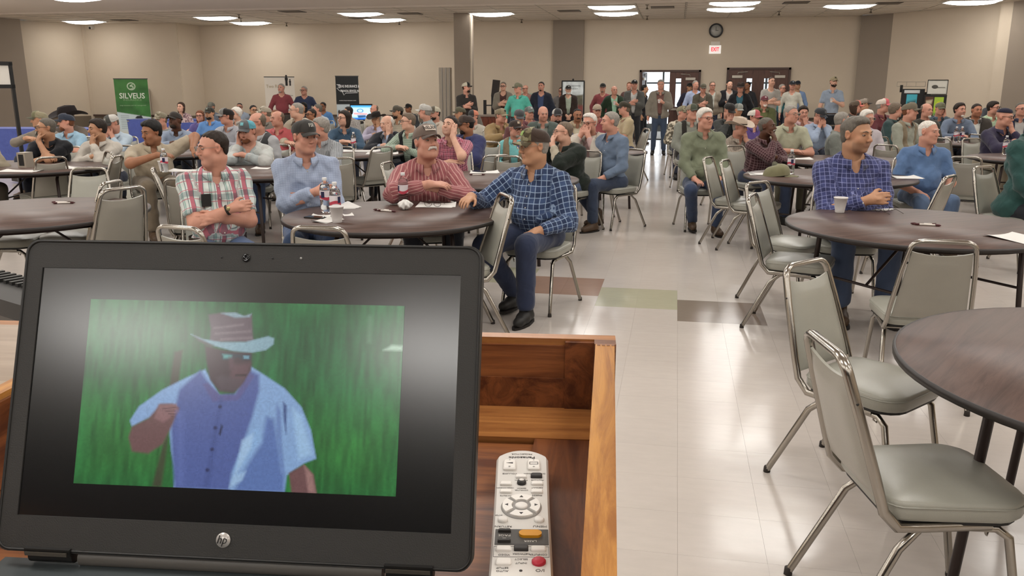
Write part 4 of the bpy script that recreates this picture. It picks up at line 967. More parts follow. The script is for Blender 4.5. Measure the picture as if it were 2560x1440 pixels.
b = MB(); b.tube([(-.30, 0, .20), (-.20, 0, .20), (-.20, 0, .11), (-.30, 0, .10), (-.22, 0, .02), (-.16, 0, .03), (-.10, 0, -.10), (-.05, 0, -.04), (.30, 0, -.03)], .008, 5); b.build('state_outline', [mat('ink_white', 'e8e8e8', .6)], tx, Matrix.Translation((0, -.006, 1.45)))
# ---------------------------------------------------------------- things along the walls
M_BLK = mat('matt_black', '141312', .5)
def flat_tv():
    t = thing('television', 'bright blue flat screen television near the black banner', 'television', (-8.55, 22.3, 0), math.radians(12))
    a = paint(70, 44, '3f9ad8'); poly(a, [(0, .15), (1, .15), (1, .85), (0, .85)], 'b8dcf0', 3); circ(a, .45, .38, .16, '3f7fb0', .9); circ(a, .45, .38, .11, 'b0d8e8', .9); poly(a, [(.1, .5), (.8, .55), (.8, .68), (.15, .66)], 'd89a98', 2); poly(a, [(.3, .7), (.7, .68), (.75, .85), (.35, .9)], '28507c', 2); poly(a, [(0, .9), (1, .9), (1, 1), (0, 1)], '1c60c0', 1)
    MB().box((0, .03, .90), (.62, .05, .46)).build('casing', [M_BLK], t); print_grid('screen', a, .57, .38, t, Matrix.Translation((0, -.002, .71)), emit=1.6); MB().box((0, .06, .36), (.06, .05, .72)).build('stand', [M_BLK], t); MB().box((0, .05, .015), (.5, .35, .03)).build('base', [M_BLK], t)
flat_tv()
def poster_stand():
    t = thing('poster_stand', 'black framed poster on a stand against the grey pilaster', 'poster stand', (-2.95, 24.6, 0), math.radians(3))
    a = paint(50, 80, 'c3cacb'); poly(a, [(0, .42), (1, .36), (1, 1.01), (0, 1.01)], '5d5a4a', 2); poly(a, [(0, .62), (1, .66), (1, 1.01), (0, 1.01)], '7a3f3a', 3); circ(a, .58, .48, .09, 'e0c850', .65); gnoise(a, 5, .25, 5)
    print_grid('poster', a, .60, 1.02, t, Matrix.Translation((0, -.012, .72))); b = MB()
    for x in (-.32, .32): b.box((x, 0, .87), (.035, .03, 1.74))
    for z in (.70, 1.75): b.box((0, 0, z), (.66, .03, .035))
    b.build('frame', [M_BLK], t); MB().box((0, .02, 1.23), (.62, .01, 1.04)).build('backing', [M_BLK], t); MB().ball((0, 0, 1.79), .03, 8).build('hook', [M_BLK], t)
    for x in (-.28, .28): MB().tube([(x, 0, .70), (x*1.3, .3, 0)], .012, 6).build('leg', [M_BLK], t)
    text_on(t, 'Quality seed varieties', .055, 0, 1.62, '70767a', 0, .9, -.016); text_on(t, 'for every acre', .055, 0, 1.54, '70767a', 0, .9, -.016)
poster_stand()
cs = thing('banner_sign', 'pale lettered sign half hidden behind the standing man in turquoise', 'sign', (-4.35, 25.4, 1.22), math.radians(4)); MB().box((0, 0, 0), (.62, .02, .36)).build('sheet', [mat('case_sheet', '9fb09c', .6)], cs); text_on(cs, 'CASE', .20, 0, .05, '101010', .004, .95, -.014); text_on(cs, 'IH', .13, 0, -.10, '802020', .003, 1, -.014)
MB().box((0, .03, -.7), (.03, .03, 1.05)).build('post', [M_BLK], cs)
sk = thing('speaker_rack', 'black upright equipment rack with a tilted speaker on top', 'speaker', (-4.95, 22.6, 0)); MB().box((-.16, 0, .62), (.07, .08, 1.24)).build('post', [M_BLK], sk); MB().box((.06, 0, .70), (.07, .08, 1.4)).build('post', [M_BLK], sk); MB().box((-.05, 0, .03), (.5, .4, .05)).build('base', [M_BLK], sk)
MB().box((.14, 0, 1.55), (.16, .22, .44), M=Matrix.Rotation(.12, 3, 'Y')).build('loudspeaker', [mat('speaker_case', '28221f', .6)], sk); MB().tube([(.06, 0, 1.2), (.05, 0, 1.45), (.16, 0, 1.72)], .022, 6).tube([(.06, 0, 1.18), (.45, -.1, 1.14)], .018, 6).build('arm', [M_BLK], sk)
for z in (.55, .85, 1.1): MB().box((-.05, 0, z), (.26, .05, .03)).build('crossbar', [M_BLK], sk)
wb = thing('wooden_cabinet', 'reddish brown wooden cabinet below the black speaker rack', 'cabinet', (-4.75, 21.7, 0)); MB().box((0, 0, .42), (.95, .5, .84)).build('body', [wood('red_wood', '5a2c1c', '7a3e28', .5, 2)], wb); MB().box((0, 0, .86), (1.0, .55, .04)).build('top', [mat('cabinet_top', '8a7c70', .4)], wb)
for x in (-.22, .22): MB().box((x, -.255, .42), (.40, .015, .72)).build('door', [wood('red_wood', '5a2c1c', '7a3e28', .5, 2)], wb)
# display boards on a table at the right
db = thing('display_board', 'black folding display board with a teal poster at far right', 'display board', (5.22, 20.6, .78), math.radians(-14)); db.scale = (.72, 1, .98); a = paint(30, 40, '49b4c8'); poly(a, [(.1, .4), (.9, .3), (1, 1), (0, 1)], '3a5a5e', 3)
MB().box((0, .02, .39), (.66, .02, .78)).build('board', [M_BLK], db); print_grid('poster', a, .30, .42, db, Matrix.Translation((-.02, 0, .24))); MB().box((-.03, .0, .72), (.44, .012, .07)).build('header_strip', [mat('strip_white', 'd4d8d8', .6)], db); MB().box((.40, .10, .36), (.26, .02, .70), rz=.7).build('side_board', [M_BLK], db)
d2 = thing('display_board', 'black display board with brown and yellow-green posters under a framed white sign', 'display board', (5.62, 20.3, .78), math.radians(-14)); d2.scale = (.62, 1, .82); MB().box((0, .02, .39), (.72, .02, .78)).build('board', [M_BLK], d2)
a = paint(26, 40, '5a3c2c'); poly(a, [(.1, .2), (.9, .15), (.8, .35), (.15, .35)], 'c8b8a0', 2); print_grid('brown_poster', a, .26, .54, d2, Matrix.Translation((-.19, 0, .19))); a = paint(26, 40, 'a8c840'); circ(a, .5, .5, .35, 'd8d820', .8); poly(a, [(0, .8), (1, .8), (1, 1), (0, 1)], '6a8a50', 2); print_grid('yellow_poster', a, .30, .52, d2, Matrix.Translation((.12, 0, .20)))
b = MB(); b.box((.02, .01, .98), (.62, .012, .36)); b.build('framed_sign', [mat('sign_white', 'd8d6cc', .5)], d2); b = MB()
for q, s_ in (((.02, 0, 1.165), (.65, .03, .02)), ((.02, 0, .795), (.65, .03, .02)), ((-.30, 0, .98), (.02, .03, .38)), ((.34, 0, .98), (.02, .03, .38))): b.box(q, s_)
b.build('sign_frame', [M_BLK], d2); MB().ball((-.06, -.004, .99), (.10, .004, .05), 12).box((.14, -.004, .97), (.26, .004, .015)).build('emblem', [mat('emblem_grey', '504e48', .6)], d2)
wr_ = thing('wire_rack', 'low wire brochure rack above the black board at right', 'rack', (5.2, 20.75, 1.60)); b = MB()
for z in (0, .10): b.tube([(-.3, 0, z), (.3, 0, z)], .006, 5)
for x in (-.3, -.1, .1, .3): b.tube([(x, 0, 0), (x, 0, .10)], .006, 5)
b.build('wires', [M_ALU], wr_); MB().box((-.2, 0, -.05), (.05, .05, .16)).build('clip', [M_BLK], wr_)
dt = thing('folding_table', 'long table under the display boards at far right', 'table', (5.5, 20.7, 0), math.radians(-16)); MB().box((0, 0, .76), (2.2, .75, .035)).build('tabletop', [mat('grey_top', '8a8278', .5)], dt)
for x in (-.95, .95):
    for y in (-.3, .3): MB().tube([(x, y, 0), (x, y, .75)], .016, 6).build('leg', [M_BLK], dt)
# blue covered tables at left
M_BLUE = cloth('plain', '1c3d9c')
def skirt_table(label, x, y, rz, w, d, cm=M_BLUE):
    t = thing('folding_table', label, 'table', (x, y, 0), rz); MB().box((0, 0, .73), (w, d, .03)).build('tabletop', [mat('grey_top', '8a8278', .5)], t)
    for sx in (-1, 1):
        for sy in (-1, 1): MB().tube([(sx*(w/2-.1), sy*(d/2-.08), 0), (sx*(w/2-.1), sy*(d/2-.08), .72)], .016, 6).build('leg', [M_BLK], t)
    def fn(u, v):
        a = u*2*PI; p = (w/2+.015)*max(-1, min(1, 1.35*math.cos(a))), (d/2+.015)*max(-1, min(1, 1.35*math.sin(a))); k = 1+.018*math.sin(u*90)*v
        return Vector((p[0]*k, p[1]*k, .76-.62*v))
    b = MB(); b.grid(fn, 140, 4, wrap=True); b.box((0, 0, .765), (w+.03, d+.03, .012)); o = b.build('tablecloth', [cm]); o.location = (x, y, 0); o.rotation_euler = (0, 0, rz); tag(o, label.replace('long table', 'cloth draped').replace('under', 'as'), 'tablecloth'); return t
skirt_table('long table under royal blue cloth at the far left edge', -13.3, 15.2, math.radians(8), 3.4, .75)
skirt_table('long table under royal blue cloth behind the man in pale blue', -10.9, 18.6, math.radians(12), 2.6, .75)
skirt_table('long table under royal blue cloth near the woman in pink', -12.9, 20.2, math.radians(12), 2.2, .75)
# projection screen leg and stand at the far left edge
ps = thing('projection_screen', 'black framed projection screen cut by the left edge of the picture', 'screen', (-11.27, 11.0, 0), math.radians(62))
MB().box((0, 0, 1.78), (2.6, .02, .34)).build('screen_sheet', [mat('screen_sheet', 'd8d4cc', .8)], ps); b = MB()
for z in (1.60, 1.96): b.box((0, 0, z), (2.72, .05, .06))
for x in (-1.33, 1.33): b.box((x, 0, 1.0), (.05, .05, 1.95))
b.build('frame', [M_BLK], ps); MB().box((1.33, 0, .06), (.06, 1.0, .06)).build('foot', [M_BLK], ps); MB().box((-1.33, 0, .06), (.06, 1.0, .06)).build('foot', [M_BLK], ps)
# ---------------------------------------------------------------- chairs
def vinyl(name, c):
    def fn(nt, tc):
        nz = nt.n('TexNoise', i_Scale=9.0, i_Detail=4.0); nt.l(tc.outputs['Object'], nz.inputs[0]); k = lin(c)
        nt.l(nt.mix(nz.outputs[0], tuple(v*.9 for v in k[:3])+(1,), tuple(v*1.08 for v in k[:3])+(1,)), nt.b.inputs['Base Color'])
        vz = nt.n('TexVoronoi', i_Scale=420.0); nt.l(tc.outputs['Object'], vz.inputs['Vector']); bp = nt.n('Bump', i_Strength=.35, i_Distance=.0006); nt.l(vz.outputs['Distance'], bp.inputs['Height']); nt.l(bp.outputs[0], nt.b.inputs['Normal'])
    return mat(name, c, rough=.30, spec=.55, fn=fn)
M_VIN = vinyl('grey_vinyl', '96958b'); M_BACK = vinyl('grey_vinyl_back', '969288'); M_FOOT = mat('dark_foot', '2a2420', .7)
def worn(nt, tc):
    nz = nt.n('TexNoise', i_Scale=5.0, i_Detail=5.0); nt.l(tc.outputs['Object'], nz.inputs[0]); nt.l(nt.math('MULTIPLY_ADD', nz.outputs[0], .25, .08), nt.b.inputs['Roughness'])
M_CHR = mat('worn_chrome', 'a39e96', .2, metal=1, fn=worn)
def rrect(w0, w1, d, r, n=5, y0=0):
    """outline: width w0 at the back, w1 at the front"""
    pts = []; cs = [(w1/2-r, d/2-r, 0), (-w1/2+r, d/2-r, 90), (-w0/2+r*.6, -d/2+r*.6, 180), (w0/2-r*.6, -d/2+r*.6, 270)]
    for i, (x, y, a) in enumerate(cs):
        rr = r if i < 2 else r*.6
        for k in range(n+1): t = math.radians(a+90*k/n); pts.append((x+rr*math.cos(t), y+rr*math.sin(t)+y0))
    return pts
def pillow(b, outline, z0, z1, dome=.018, rings=4, mi=0, edge=.012):
    n = len(outline); cx = sum(p[0] for p in outline)/n; cy = sum(p[1] for p in outline)/n; L = []
    for (k, z) in ((.96, z0), (1, z0+.012), (1, z1-edge), (.985, z1-edge*.35), (.955, z1)): L.append([(cx+(p[0]-cx)*k, cy+(p[1]-cy)*k, z) for p in outline])
    for j in range(1, rings+1): k = .955*(1-j/(rings+.0001)); L.append([(cx+(p[0]-cx)*max(k, .02), cy+(p[1]-cy)*max(k, .02), z1+dome*(1-(max(k, .02)/.955)**2)) for p in outline])
    vs = [p for l in L for p in l]; fs = [(i*n+k, i*n+(k+1) % n, (i+1)*n+(k+1) % n, (i+1)*n+k) for i in range(len(L)-1) for k in range(n)]
    b.add(vs, fs, mi, True); b.add(L[0][::-1], [tuple(range(n))], mi); b.add(L[-1], [tuple(range(n))], mi)
def make_chair():
    t = thing('banquet_chair', 'x', 'chair')
    b = MB(); pillow(b, rrect(.385, .42, .41, .095, 5, .005), .418, .478, .022); b.build('seat', [M_VIN], t)
    b = MB(); o = rrect(.386, .422, .412, .095, 5, .005); b.tube([(p[0], p[1], .462) for p in o], .0028, 4, closed=True); b.build('seat_piping', [M_VIN], t)
    MB().prism([(p[0]*.93, p[1]*.93) for p in rrect(.385, .42, .41, .095, 4, .005)], .405, .420).build('seat_board', [M_BLK], t)
    lean = math.radians(17); O = Vector((0, -.205, .415))
    def bp(x, s, y=0): return O+Vector((x, -math.sin(lean)*s+math.cos(lean)*y, math.cos(lean)*s+math.sin(lean)*y))
    fr = []                                       # one tube: under the seat, up, over the top, down again
    fr += [(.175, .10, .398), (.186, -.10, .398), (.190, -.17, .400)]; fr += [tuple(bp(.190, .035, -.0)), tuple(bp(.186, .12))]
    fr += [tuple(bp(.165, .33)), tuple(bp(.148, .44))]+[tuple(bp(.148-.058*(1-math.cos(q)), .44+.048*math.sin(q))) for q in (.4, .8, 1.2, PI/2)]
    fr += [(-p[0], p[1], p[2]) for p in fr[::-1]]
    b = MB(); b.tube(fr, .0115, 8, ry=.0160); b.build('back_frame', [M_CHR], t)
    def pan(u, v, side=1):
        x = (u-.5)*2; s = .06+.370*v; w = .172-.036*v; top = .020*(1-x*x)*v if v > .9 else 0
        ed = (1-abs(x)**6)*(1-abs(2*v-1)**8); return bp(x*w, s-top, side*(.004+.016*ed))
    b = MB(); b.grid(lambda u, v: pan(1-u, v, 1), 12, 12); b.grid(lambda u, v: pan(u, v, -1), 12, 12, 1)
    b.grid(lambda u, v: pan(1, u, 1-2*v), 12, 1); b.grid(lambda u, v: pan(0, u, -1+2*v), 12, 1); b.grid(lambda u, v: pan(u, 1, -1+2*v), 12, 1); b.grid(lambda u, v: pan(u, 0, 1-2*v), 12, 1)
    b.build('backrest', [M_VIN, M_BACK], t)
    for s in (-1, 1):
        for z in (.12, .36): b = MB(); b.ball(tuple(bp(s*(.199-.036*(z/.41)), z, .0)), (.006, .006, .006), 6); b.build('screw', [M_BLK], t)
    for s in (-1, 1):
        for (pts, nm) in (([(s*.168, -.06, .392), (s*.170, -.10, .386), (s*.185, -.16, .33), (s*.208, -.315, .012)], 'leg'), ([(s*.168, .02, .392), (s*.170, .12, .386), (s*.178, .155, .36), (s*.192, .225, .012)], 'leg')):
            lg = MB(); lg.tube(pts, .0125, 8, ry=.0135); o = lg.build(nm, [M_CHR], t); p = pts[-1]; MB().lathe([(.013, 0), (.015, .003), (.0135, .026), (.010, .03)], 8, (p[0], p[1], .0)).build('foot_cap', [M_FOOT], o)
        MB().tube([(s*.168, -.062, .391), (s*.168, .022, .391)], .0118, 8).build('side_rail', [M_CHR], t)
        MB().tube([(s*.160, .10, .385), (s*.158, .10, .362), (s*.150, .108, .352), (s*.146, .115, .372)], .004, 5).build('gang_hook', [M_CHR], t)
    MB().tube([(-.165, .06, .393), (.165, .06, .393)], .008, 6).tube([(-.170, -.12, .388), (.170, -.12, .388)], .008, 6).build('cross_brace', [M_CHR], t)
    return t
chair0 = make_chair(); USED = [False]; CH = []
def put_chair(x, y, rz, label, group=None):
    global chair0
    if not USED[0]: USED[0] = True; o = chair0; o.location = (x, y, 0); o.rotation_euler = (0, 0, rz); o['label'] = label
    else: o = dup(chair0, (x, y, 0), rz, label)
    CH.append(o)
    if group: o['group'] = group
    elif 'group' in o: del o['group']
    return o
# ---------------------------------------------------------------- round tables
R_T = .80
M_TOP = wood('walnut_laminate', '46352f', '5c473f', .5, 0, .42); M_EDGE = mat('table_edge', '1f1917', .45); M_TLEG = mat('table_leg_brown', '2e2320', .4, metal=.3)
def make_table():
    t = thing('round_table', 'x', 'table')
    MB().lathe([(.001, .728), (R_T-.008, .728), (R_T-.008, .7505), (.001, .7505)], 72).build('tabletop', [M_TOP], t)
    MB().lathe([(R_T-.009, .7265), (R_T, .7275), (R_T, .749), (R_T-.009, .7508)], 72, cap=False).build('edge_band', [M_EDGE], t)
    MB().lathe([(R_T-.10, .70), (R_T-.10, .728), (R_T-.115, .728), (R_T-.115, .70)], 40, cap=False).build('apron', [M_TLEG], t)
    for sx in (-1, 1):
        for sy in (-1, 1): MB().tube([(sx*.36, sy*.10, .705), (sx*.38, sy*.36, .70), (sx*.395, sy*.42, .66), (sx*.42, sy*.46, 0)], .0165, 8).build('leg', [M_TLEG], t)
        MB().tube([(sx*.38, -.38, .70), (sx*.38, .38, .70)], .014, 6).build('crossbar', [M_TLEG], t)
        MB().tube([(sx*.40, 0, .40), (sx*.05, 0, .70)], .009, 6).build('brace', [M_TLEG], t); MB().tube([(sx*.405, -.44, .40), (sx*.405, .44, .40)], .009, 6).build('stretcher', [M_TLEG], t)
    return t
table0 = make_table(); TUSED = [False]; TB = {}
def put_table(key, x, y, rz, label):
    if not TUSED[0]: TUSED[0] = True; o = table0; o.location = (x, y, 0); o.rotation_euler = (0, 0, rz); o['label'] = label
    else: o = dup(table0, (x, y, 0), rz, label)
    TB[key] = (x, y); return o
for k, x, y, a, l in [('T1', -4.41, 5.01, 40, 'empty round brown table at the left with two pens on it'), ('T2', -1.86, 5.37, 20, 'round brown table in the middle with bottles, papers and eyeglasses'), ('T3', 1.53, 5.57, 35, 'round brown table at right with a foam cup and a pad'),
        ('T4', 1.54, 2.73, 60, 'nearest round brown table at the lower right corner'), ('T5', -1.66, 7.73, 10, 'round brown table in front of the man in magenta plaid'), ('T6', -4.20, 7.98, 70, 'round brown table behind the front two men at left'),
        ('T7', -6.8, 7.95, 15, 'round brown table at far left by the man in navy tee'), ('T8', -4.25, 10.35, 15, 'round table with papers before the man in blue denim shirt'), ('T9', 1.48, 8.53, 55, 'round brown table under the olive cap at right'), ('T10', 2.0, 10.5, 20, 'round table before the man in pale green shirt'),
        ('T11', 4.38, 11.25, 75, 'round brown table at the right edge by the bald man'), ('T12', 4.7, 14.15, 10, 'round table with two clear bottles at far right'), ('T13', -6.5, 10.05, 50, 'round table by the man in pale blue at left'),
        ('T14', -1.15, 11.4, 30, 'round table beyond the magenta plaid man'), ('T18', 6.2, 17.2, 30, 'round table far back near the display boards')]: put_table(k, x, y, math.radians(a), l)
def chair_at(px, py, tb, label, off=0, z=.884):
    """px, py: middle of the top rail in the photograph; the seat faces the table"""
    p = atz(px, py, z); tx, ty = TB[tb] if isinstance(tb, str) else tb; c = Vector((p.x, p.y))
    for _ in range(3):
        d = (Vector((tx, ty))-c).normalized(); d = Vector((d.x*math.cos(off)-d.y*math.sin(off), d.x*math.sin(off)+d.y*math.cos(off))); c = Vector((p.x, p.y))+d*.345
    return put_chair(c.x, c.y, math.atan2(-d.x, d.y), label)
def chair_k(px, py, fx, fy, k, label):
    p = atz(px, py, .884*k); n = math.hypot(fx, fy); o = put_chair(p.x+fx/n*.348*k, p.y+fy/n*.348*k, math.atan2(-fx/n, fy/n), label); o.scale = (k,)*3
put_chair(.79, 2.49, math.atan2(-.98, .20), 'nearest grey vinyl chair, standing in the lower right corner')
for a in [(2015, 655, 'T4', 'grey vinyl chair right behind the nearest one, at the corner table'), (2362, 603, 'T3', 'grey chair with its back turned on the near side of the cup table', .2),
          (1880, 487, 'T3', 'grey chair on the aisle beside the cup table, seen edge on'), (1893, 455, 'T3', 'grey chair behind the edge-on one at the cup table', .25), (1770, 393, 'T9', 'grey chair on the aisle in front of the man in sage green'), (1812, 400, 'T9', 'narrow edge-on grey chair beside the man in maroon plaid', -.3),
          (2376, 440, 'T9', 'grey chair behind the cup table between it and the denim shirt', .5), (445, 567, 'T2', 'grey chair whose chrome top peeks over the laptop at left', .3), (795, 568, 'T2', 'grey chair whose chrome top peeks over the laptop in the middle'),
          (382, 421, 'T6', 'grey chair behind the empty left table with a dark chrome top', -.9), (222, 420, 'T1', 'grey chair on the far side of the empty left table', 0), (127, 393, 'T7', 'tall grey chair at far left before the navy tee', 0),
          (292, 390, 'T7', 'tilted grey chair under the outstretched arm', .4), (272, 380, 'T7', 'dark grey chair just behind the tilted one', .2), (455, 447, 'T6', 'grey chair seen from the side left of the plaid shirt'), (850, 395, 'T5', 'grey chair directly behind the man in pale blue', 2.6), (955, 367, 'T8', 'grey chair in front of the old man in dark jacket'),
          (966, 406, 'T5', 'leaning edge-on grey chair left of the red plaid shirt'), (1270, 390, 'T14', 'bright chrome chair behind the table of the magenta shirt', .1), (1242, 388, 'T14', 'grey chair half hidden behind the bright chrome one', .8), (2215, 362, 'T12', 'edge-on chrome chair behind the navy plaid man'),
          (2350, 345, 'T12', 'grey chair left of the far table with bottles'), (2440, 336, 'T12', 'tall grey chair before the bald man in purple'), (2415, 392, 'T11', 'leaning chrome chair right of the denim shirt', .4)]:
    chair_at(a[0], a[1], a[2], a[3], a[4] if len(a) > 4 else 0)
chair_k(1266, 488, -.85, -.45, 1.04, 'empty grey chair in front of the man in blue plaid'); chair_k(308, 470, -.9, .35, 1.08, 'large grey chair standing at the right of the empty left table')
for o_ in bpy.data.objects:
    if o_.get('label', '').startswith('round brown table in the middle'): o_.scale = (.925, .925, 1)
# a seat seen under the left table and one nearer at the left edge
p = atz(28, 592, .47); put_chair(p.x, p.y, math.radians(-70), 'grey chair with only its seat in view at the left edge'); p = atz(190, 584, .47); put_chair(p.x, p.y, math.radians(95), 'grey chair pushed under the empty left table, seat in view')
# ---------------------------------------------------------------- the audience
P = person
FAST = False
P('man in glasses and red, white and teal plaid shirt', 532, 370, 89, 12, -72, -4, 'f', 'thin/dbr', '', 'glassesS', 'shirt/madras/c6cfca,b04a60,8fb0a8/9', 'short', '33507c', 'crossed', .75, lean=2, extra='watch pocket')
P('man in dark lettered cap and pale blue shirt, arms crossed', 762, 342, 80, 4, 32, -4, 'f', 'short/gbr', 'cap/3c3a38,34322f,34322f//x:302e2c:FSR', '', 'shirt/check/8f9fbc,7f8fae,808080/60', 'long', '33507c', 'crossed', .8, extra='watchL')
P('man with white moustache in brown mesh cap and brick red striped shirt', 1066, 356, 84, 6, 28, 10, 'f', 'short/gry', 'cap/6b5a50,6e5c50,4e4038//patch:c8b8a8:NELSON/3a2f2a', 'moust:wht', 'shirt/stripe/8f3a3f,c08a80,6a2830/38', 'long', '2a2c34', 'table', .7, lean=10, dist=6.35)
P('old man in camo cap and blue plaid shirt, hand on the table', 1335, 366, 88, -25, -62, -3, 't', 'short/gry', 'cap/6a5c3c,3e2e24,6a5c3c/6e6644,4a4028,8a8460/dot:7a9a3c', 'glassesS', 'shirt/plaid/22406e,86a2c4,14264a/14', 'long', '24304e', 'lap', .75, extra='tableR legs', dist=5.85)
P('man in glasses, dark green jacket and beige shirt with fingers at his lips', 1408, 330, 54, -38, -76, 2, 'l', 'thin/gbr', '', 'glasses', 'shirt/plain/a89c84+jacket/plain/1c241e', 'long', '3a4c6c', 'cover', .5, extra='R')
P('white haired man in glasses and sage green shirt by the aisle', 1763, 296, 53, 14, 36, 0, 'f', 'thick/wht', '', 'glasses', 'shirt/plain/6f765c', 'long', '2b3c5c', 'lap', .8, extra='legs')
P('man with shaved grey hair in maroon check shirt resting his cheek on his hand', 1918, 317, 50, 42, 68, 6, 'd', 'buzz/ggr', '', 'moust:gry', 'shirt/check/3e1a20,7a5a5c,40181c/34', 'long', '24304a', 'chin', .5, extra='R')
P('man with swept grey hair in navy and white plaid shirt, arms crossed', 2142, 337, 98, 18, 52, -2, 't', 'part/ggr', '', 'stubble', 'shirt/plaid/2a3470,7078b0,1c2250/19', 'long', '3a4c6c', 'crossed', .6, dist=5.95)
P('white haired man with closed eyes in short-sleeve denim shirt', 2322, 330, 60, 22, 58, 0, 'f', 'buzz/wht', '', '', 'shirt/plain/3a6496', 'short', '4a668c', 'lap', .7)
P('bald man in glasses and dark purple shirt, fist at his mouth', 2512, 293, 48, 42, 62, -3, 'f', 'bald/gry', 'band/1c1a30', 'glassesD', 'shirt/plain/2c2640', 'long', '8c8068', 'chin', .5, dist=11.2)
P('person in dark teal jacket cut by the right edge of the picture', 2598, 310, 68, 60, 75, 0, 'f', 'short/gry', '', '', 'shirt/plain/24504c+jacket/plain/1f4a46', 'long', '22262c', 'lap', .7)
P('man in magenta plaid short-sleeve shirt with his head tipped back', 1125, 315, 54, -10, -32, 14, 'l', 'short/dbr', '', '', 'shirt/plaid/a82c50,d8a0b0,6a1c38/24', 'short', '2b3c5c', 'face', .6)
P('man in olive vest, dark cap and glasses with an aqua sleeve', 1288, 322, 42, -8, 30, -4, 'f', 'short/gry', 'cap/40332c,3a2e28,302622//dot:b09a80', 'glasses,goatee:gry', 'shirt/plain/58b0b0+vest/plain/7c6a4c', 'long', '33405c', 'lap', .6)
P('old balding man in dark jacket and blue shirt with his cheek on his hand', 967, 309, 42, -22, -52, -4, 'l', 'horse/wht', '', '', 'shirt/plain/8a96ac+jacket/plain/20222a', 'long', '2a2c34', 'face', .5, extra='')
P('man in glasses, pale green check shirt and black vest', 1020, 304, 44, -30, -72, 0, 'l', 'part/gbr', '', 'glasses', 'shirt/check/9aaa98,607860,606060/40+vest/plain/1c1c1e', 'long', '2b3c5c', 'table', .5)
P('man with long dark hair and glasses in a blue denim shirt', 860, 296, 40, -4, -52, 2, 'l', 'long/dbr', '', 'glasses', 'shirt/plain/2c4c66', 'long', '2b3040', 'table', .5)
P('grey haired man in striped grey shirt behind the dark lettered cap', 800, 320, 51, -30, -72, 0, 'f', 'thick/gry', '', '', 'shirt/stripe/7c8084,c8ccd0,505458/55', 'long', '2b3040', 'table', .6)
P('man in teal and grey cap resting his cheek on his hand', 618, 329, 56, -14, -30, -8, 'f', 'short/red', 'cap/5c6062,2896a8,4a4e50//dot:5ab0b8', 'beard:red', 'shirt/camo/a8a8a4,98a0a0,b0b4b0/7/tee', 'long', '33507c', 'face', .6, extra='R', dist=9.35)
P('bald man in glasses with a grey shirt and dark grey vest', 642, 306, 51, -38, -78, 0, 'f', 'horse/gbr', '', 'glassesD', 'shirt/plain/9a9a9c+vest/plain/38383a', 'long', '4a6890', 'lap', .7, extra='watch', dist=10.1)
P('balding man in a bright red polo shirt', 693, 297, 41, -20, -58, 0, 'f', 'horse/gbr', '', '', 'shirt/plain/b01c26', 'short', '2b3040', 'lap', .6)
P('black haired man with goatee in khaki short-sleeve shirt, arm over a chair back', 378, 330, 60, 12, -52, -10, 'm', 'thick/blk', '', 'goatee:red', 'shirt/plain/a3947a', 'short', '6a5c48', 'table', .8, extra='armout', dist=8.9)
P('man in cream shirt with his hand over his mouth', 243, 322, 50, -30, -66, -2, 't', 'thick/dbr', '', '', 'shirt/plain/b8b0a4', 'long', '2b3040', 'chin', .6)
P('grey haired man in glasses and black polo resting his chin on his fist', 115, 320, 51, -24, -78, 2, 't', 'short/ggr', '', 'glassesD', 'shirt/plain/16181e', 'short', '2b3040', 'chin', .7)
P('person in khaki shirt cut by the left edge of the picture', -80, 315, 55, 16, -20, 0, 'f', 'short/gbr', '', '', 'shirt/plain/8c8068', 'long', '4c4438', 'table', .7)
P('reddish man in navy cap and light blue short-sleeve shirt', 165, 306, 42, -34, -82, 0, 'f', 'short/red', 'cap/2a3242,2a3242,262c38//dot:50586a', 'beard:red', 'shirt/plain/7ba6c0', 'short', '2b3040', 'table', .5)
P('man in huge black cowboy hat and taupe jacket', 168, 296, 38, -30, -70, -6, 't', 'short/gry', 'hat/1c1414/1.45', '', 'shirt/plain/8c8070+jacket/plain/6a5c50', 'long', '2b3040', 'table', .5)
P('man in tan and green cap behind the black polo', 98, 300, 42, -40, -84, 0, 't', 'short/gry', 'cap/6c6a48,8a8060,4a4a38', '', 'shirt/plain/7c7264', 'long', '2b3040', 'table', .5, dist=12.3)
P('man in white mesh cap leaning his brow on his fist', 280, 308, 42, -20, -50, -24, 'f', 'short/gbr', 'cap/4a4a46,b8b4ac,3a3a38//dot:8a8a80', '', 'shirt/plain/9cb0c0', 'long', '2b3040', 'cover', .5)
P('woman with long brown hair in a pink flowered top', 452, 268, 25, 0, -30, 4, 'l', 'long/brn', '', '', 'shirt/camo/b08c88,806068,c8b0a8/30', 'long', '2b3040', 'lap', .1)
P('man in a camouflage cap behind the black haired man', 402, 300, 38, -30, -50, 0, 'f', 'short/gbr', 'cap/8a8068,7a7058,8a8068/8a8068,6a6048,a8a088', '', 'shirt/plain/7c7c78', 'long', '2b3040', 'lap', .5)
P('man in dark cap and pale blue work shirt over a white tee', 438, 302, 41, -8, -38, 10, 'd', 'buzz/blk', 'cap/3a3430,3a3430,302a26', 'beard:dbr', 'shirt/plain/7c8ca4', 'long', '2b3040', 'table', .6)
P('woman in glasses and purple top beside the bright blue shirt', 500, 290, 26, -10, -20, 0, 'f', 'long/red', '', 'glasses', 'shirt/plain/4a3c88', 'long', '2b3040', 'lap', .2)
P('bearded man in dark cap and bright blue polo', 524, 284, 31, -16, -32, 0, 't', 'short/blk', 'cap/3a3a32,2a2a26,2a2a26//dot:7c8478', 'beard:blk', 'shirt/plain/1470b8', 'short', '2b3040', 'lap', .5)
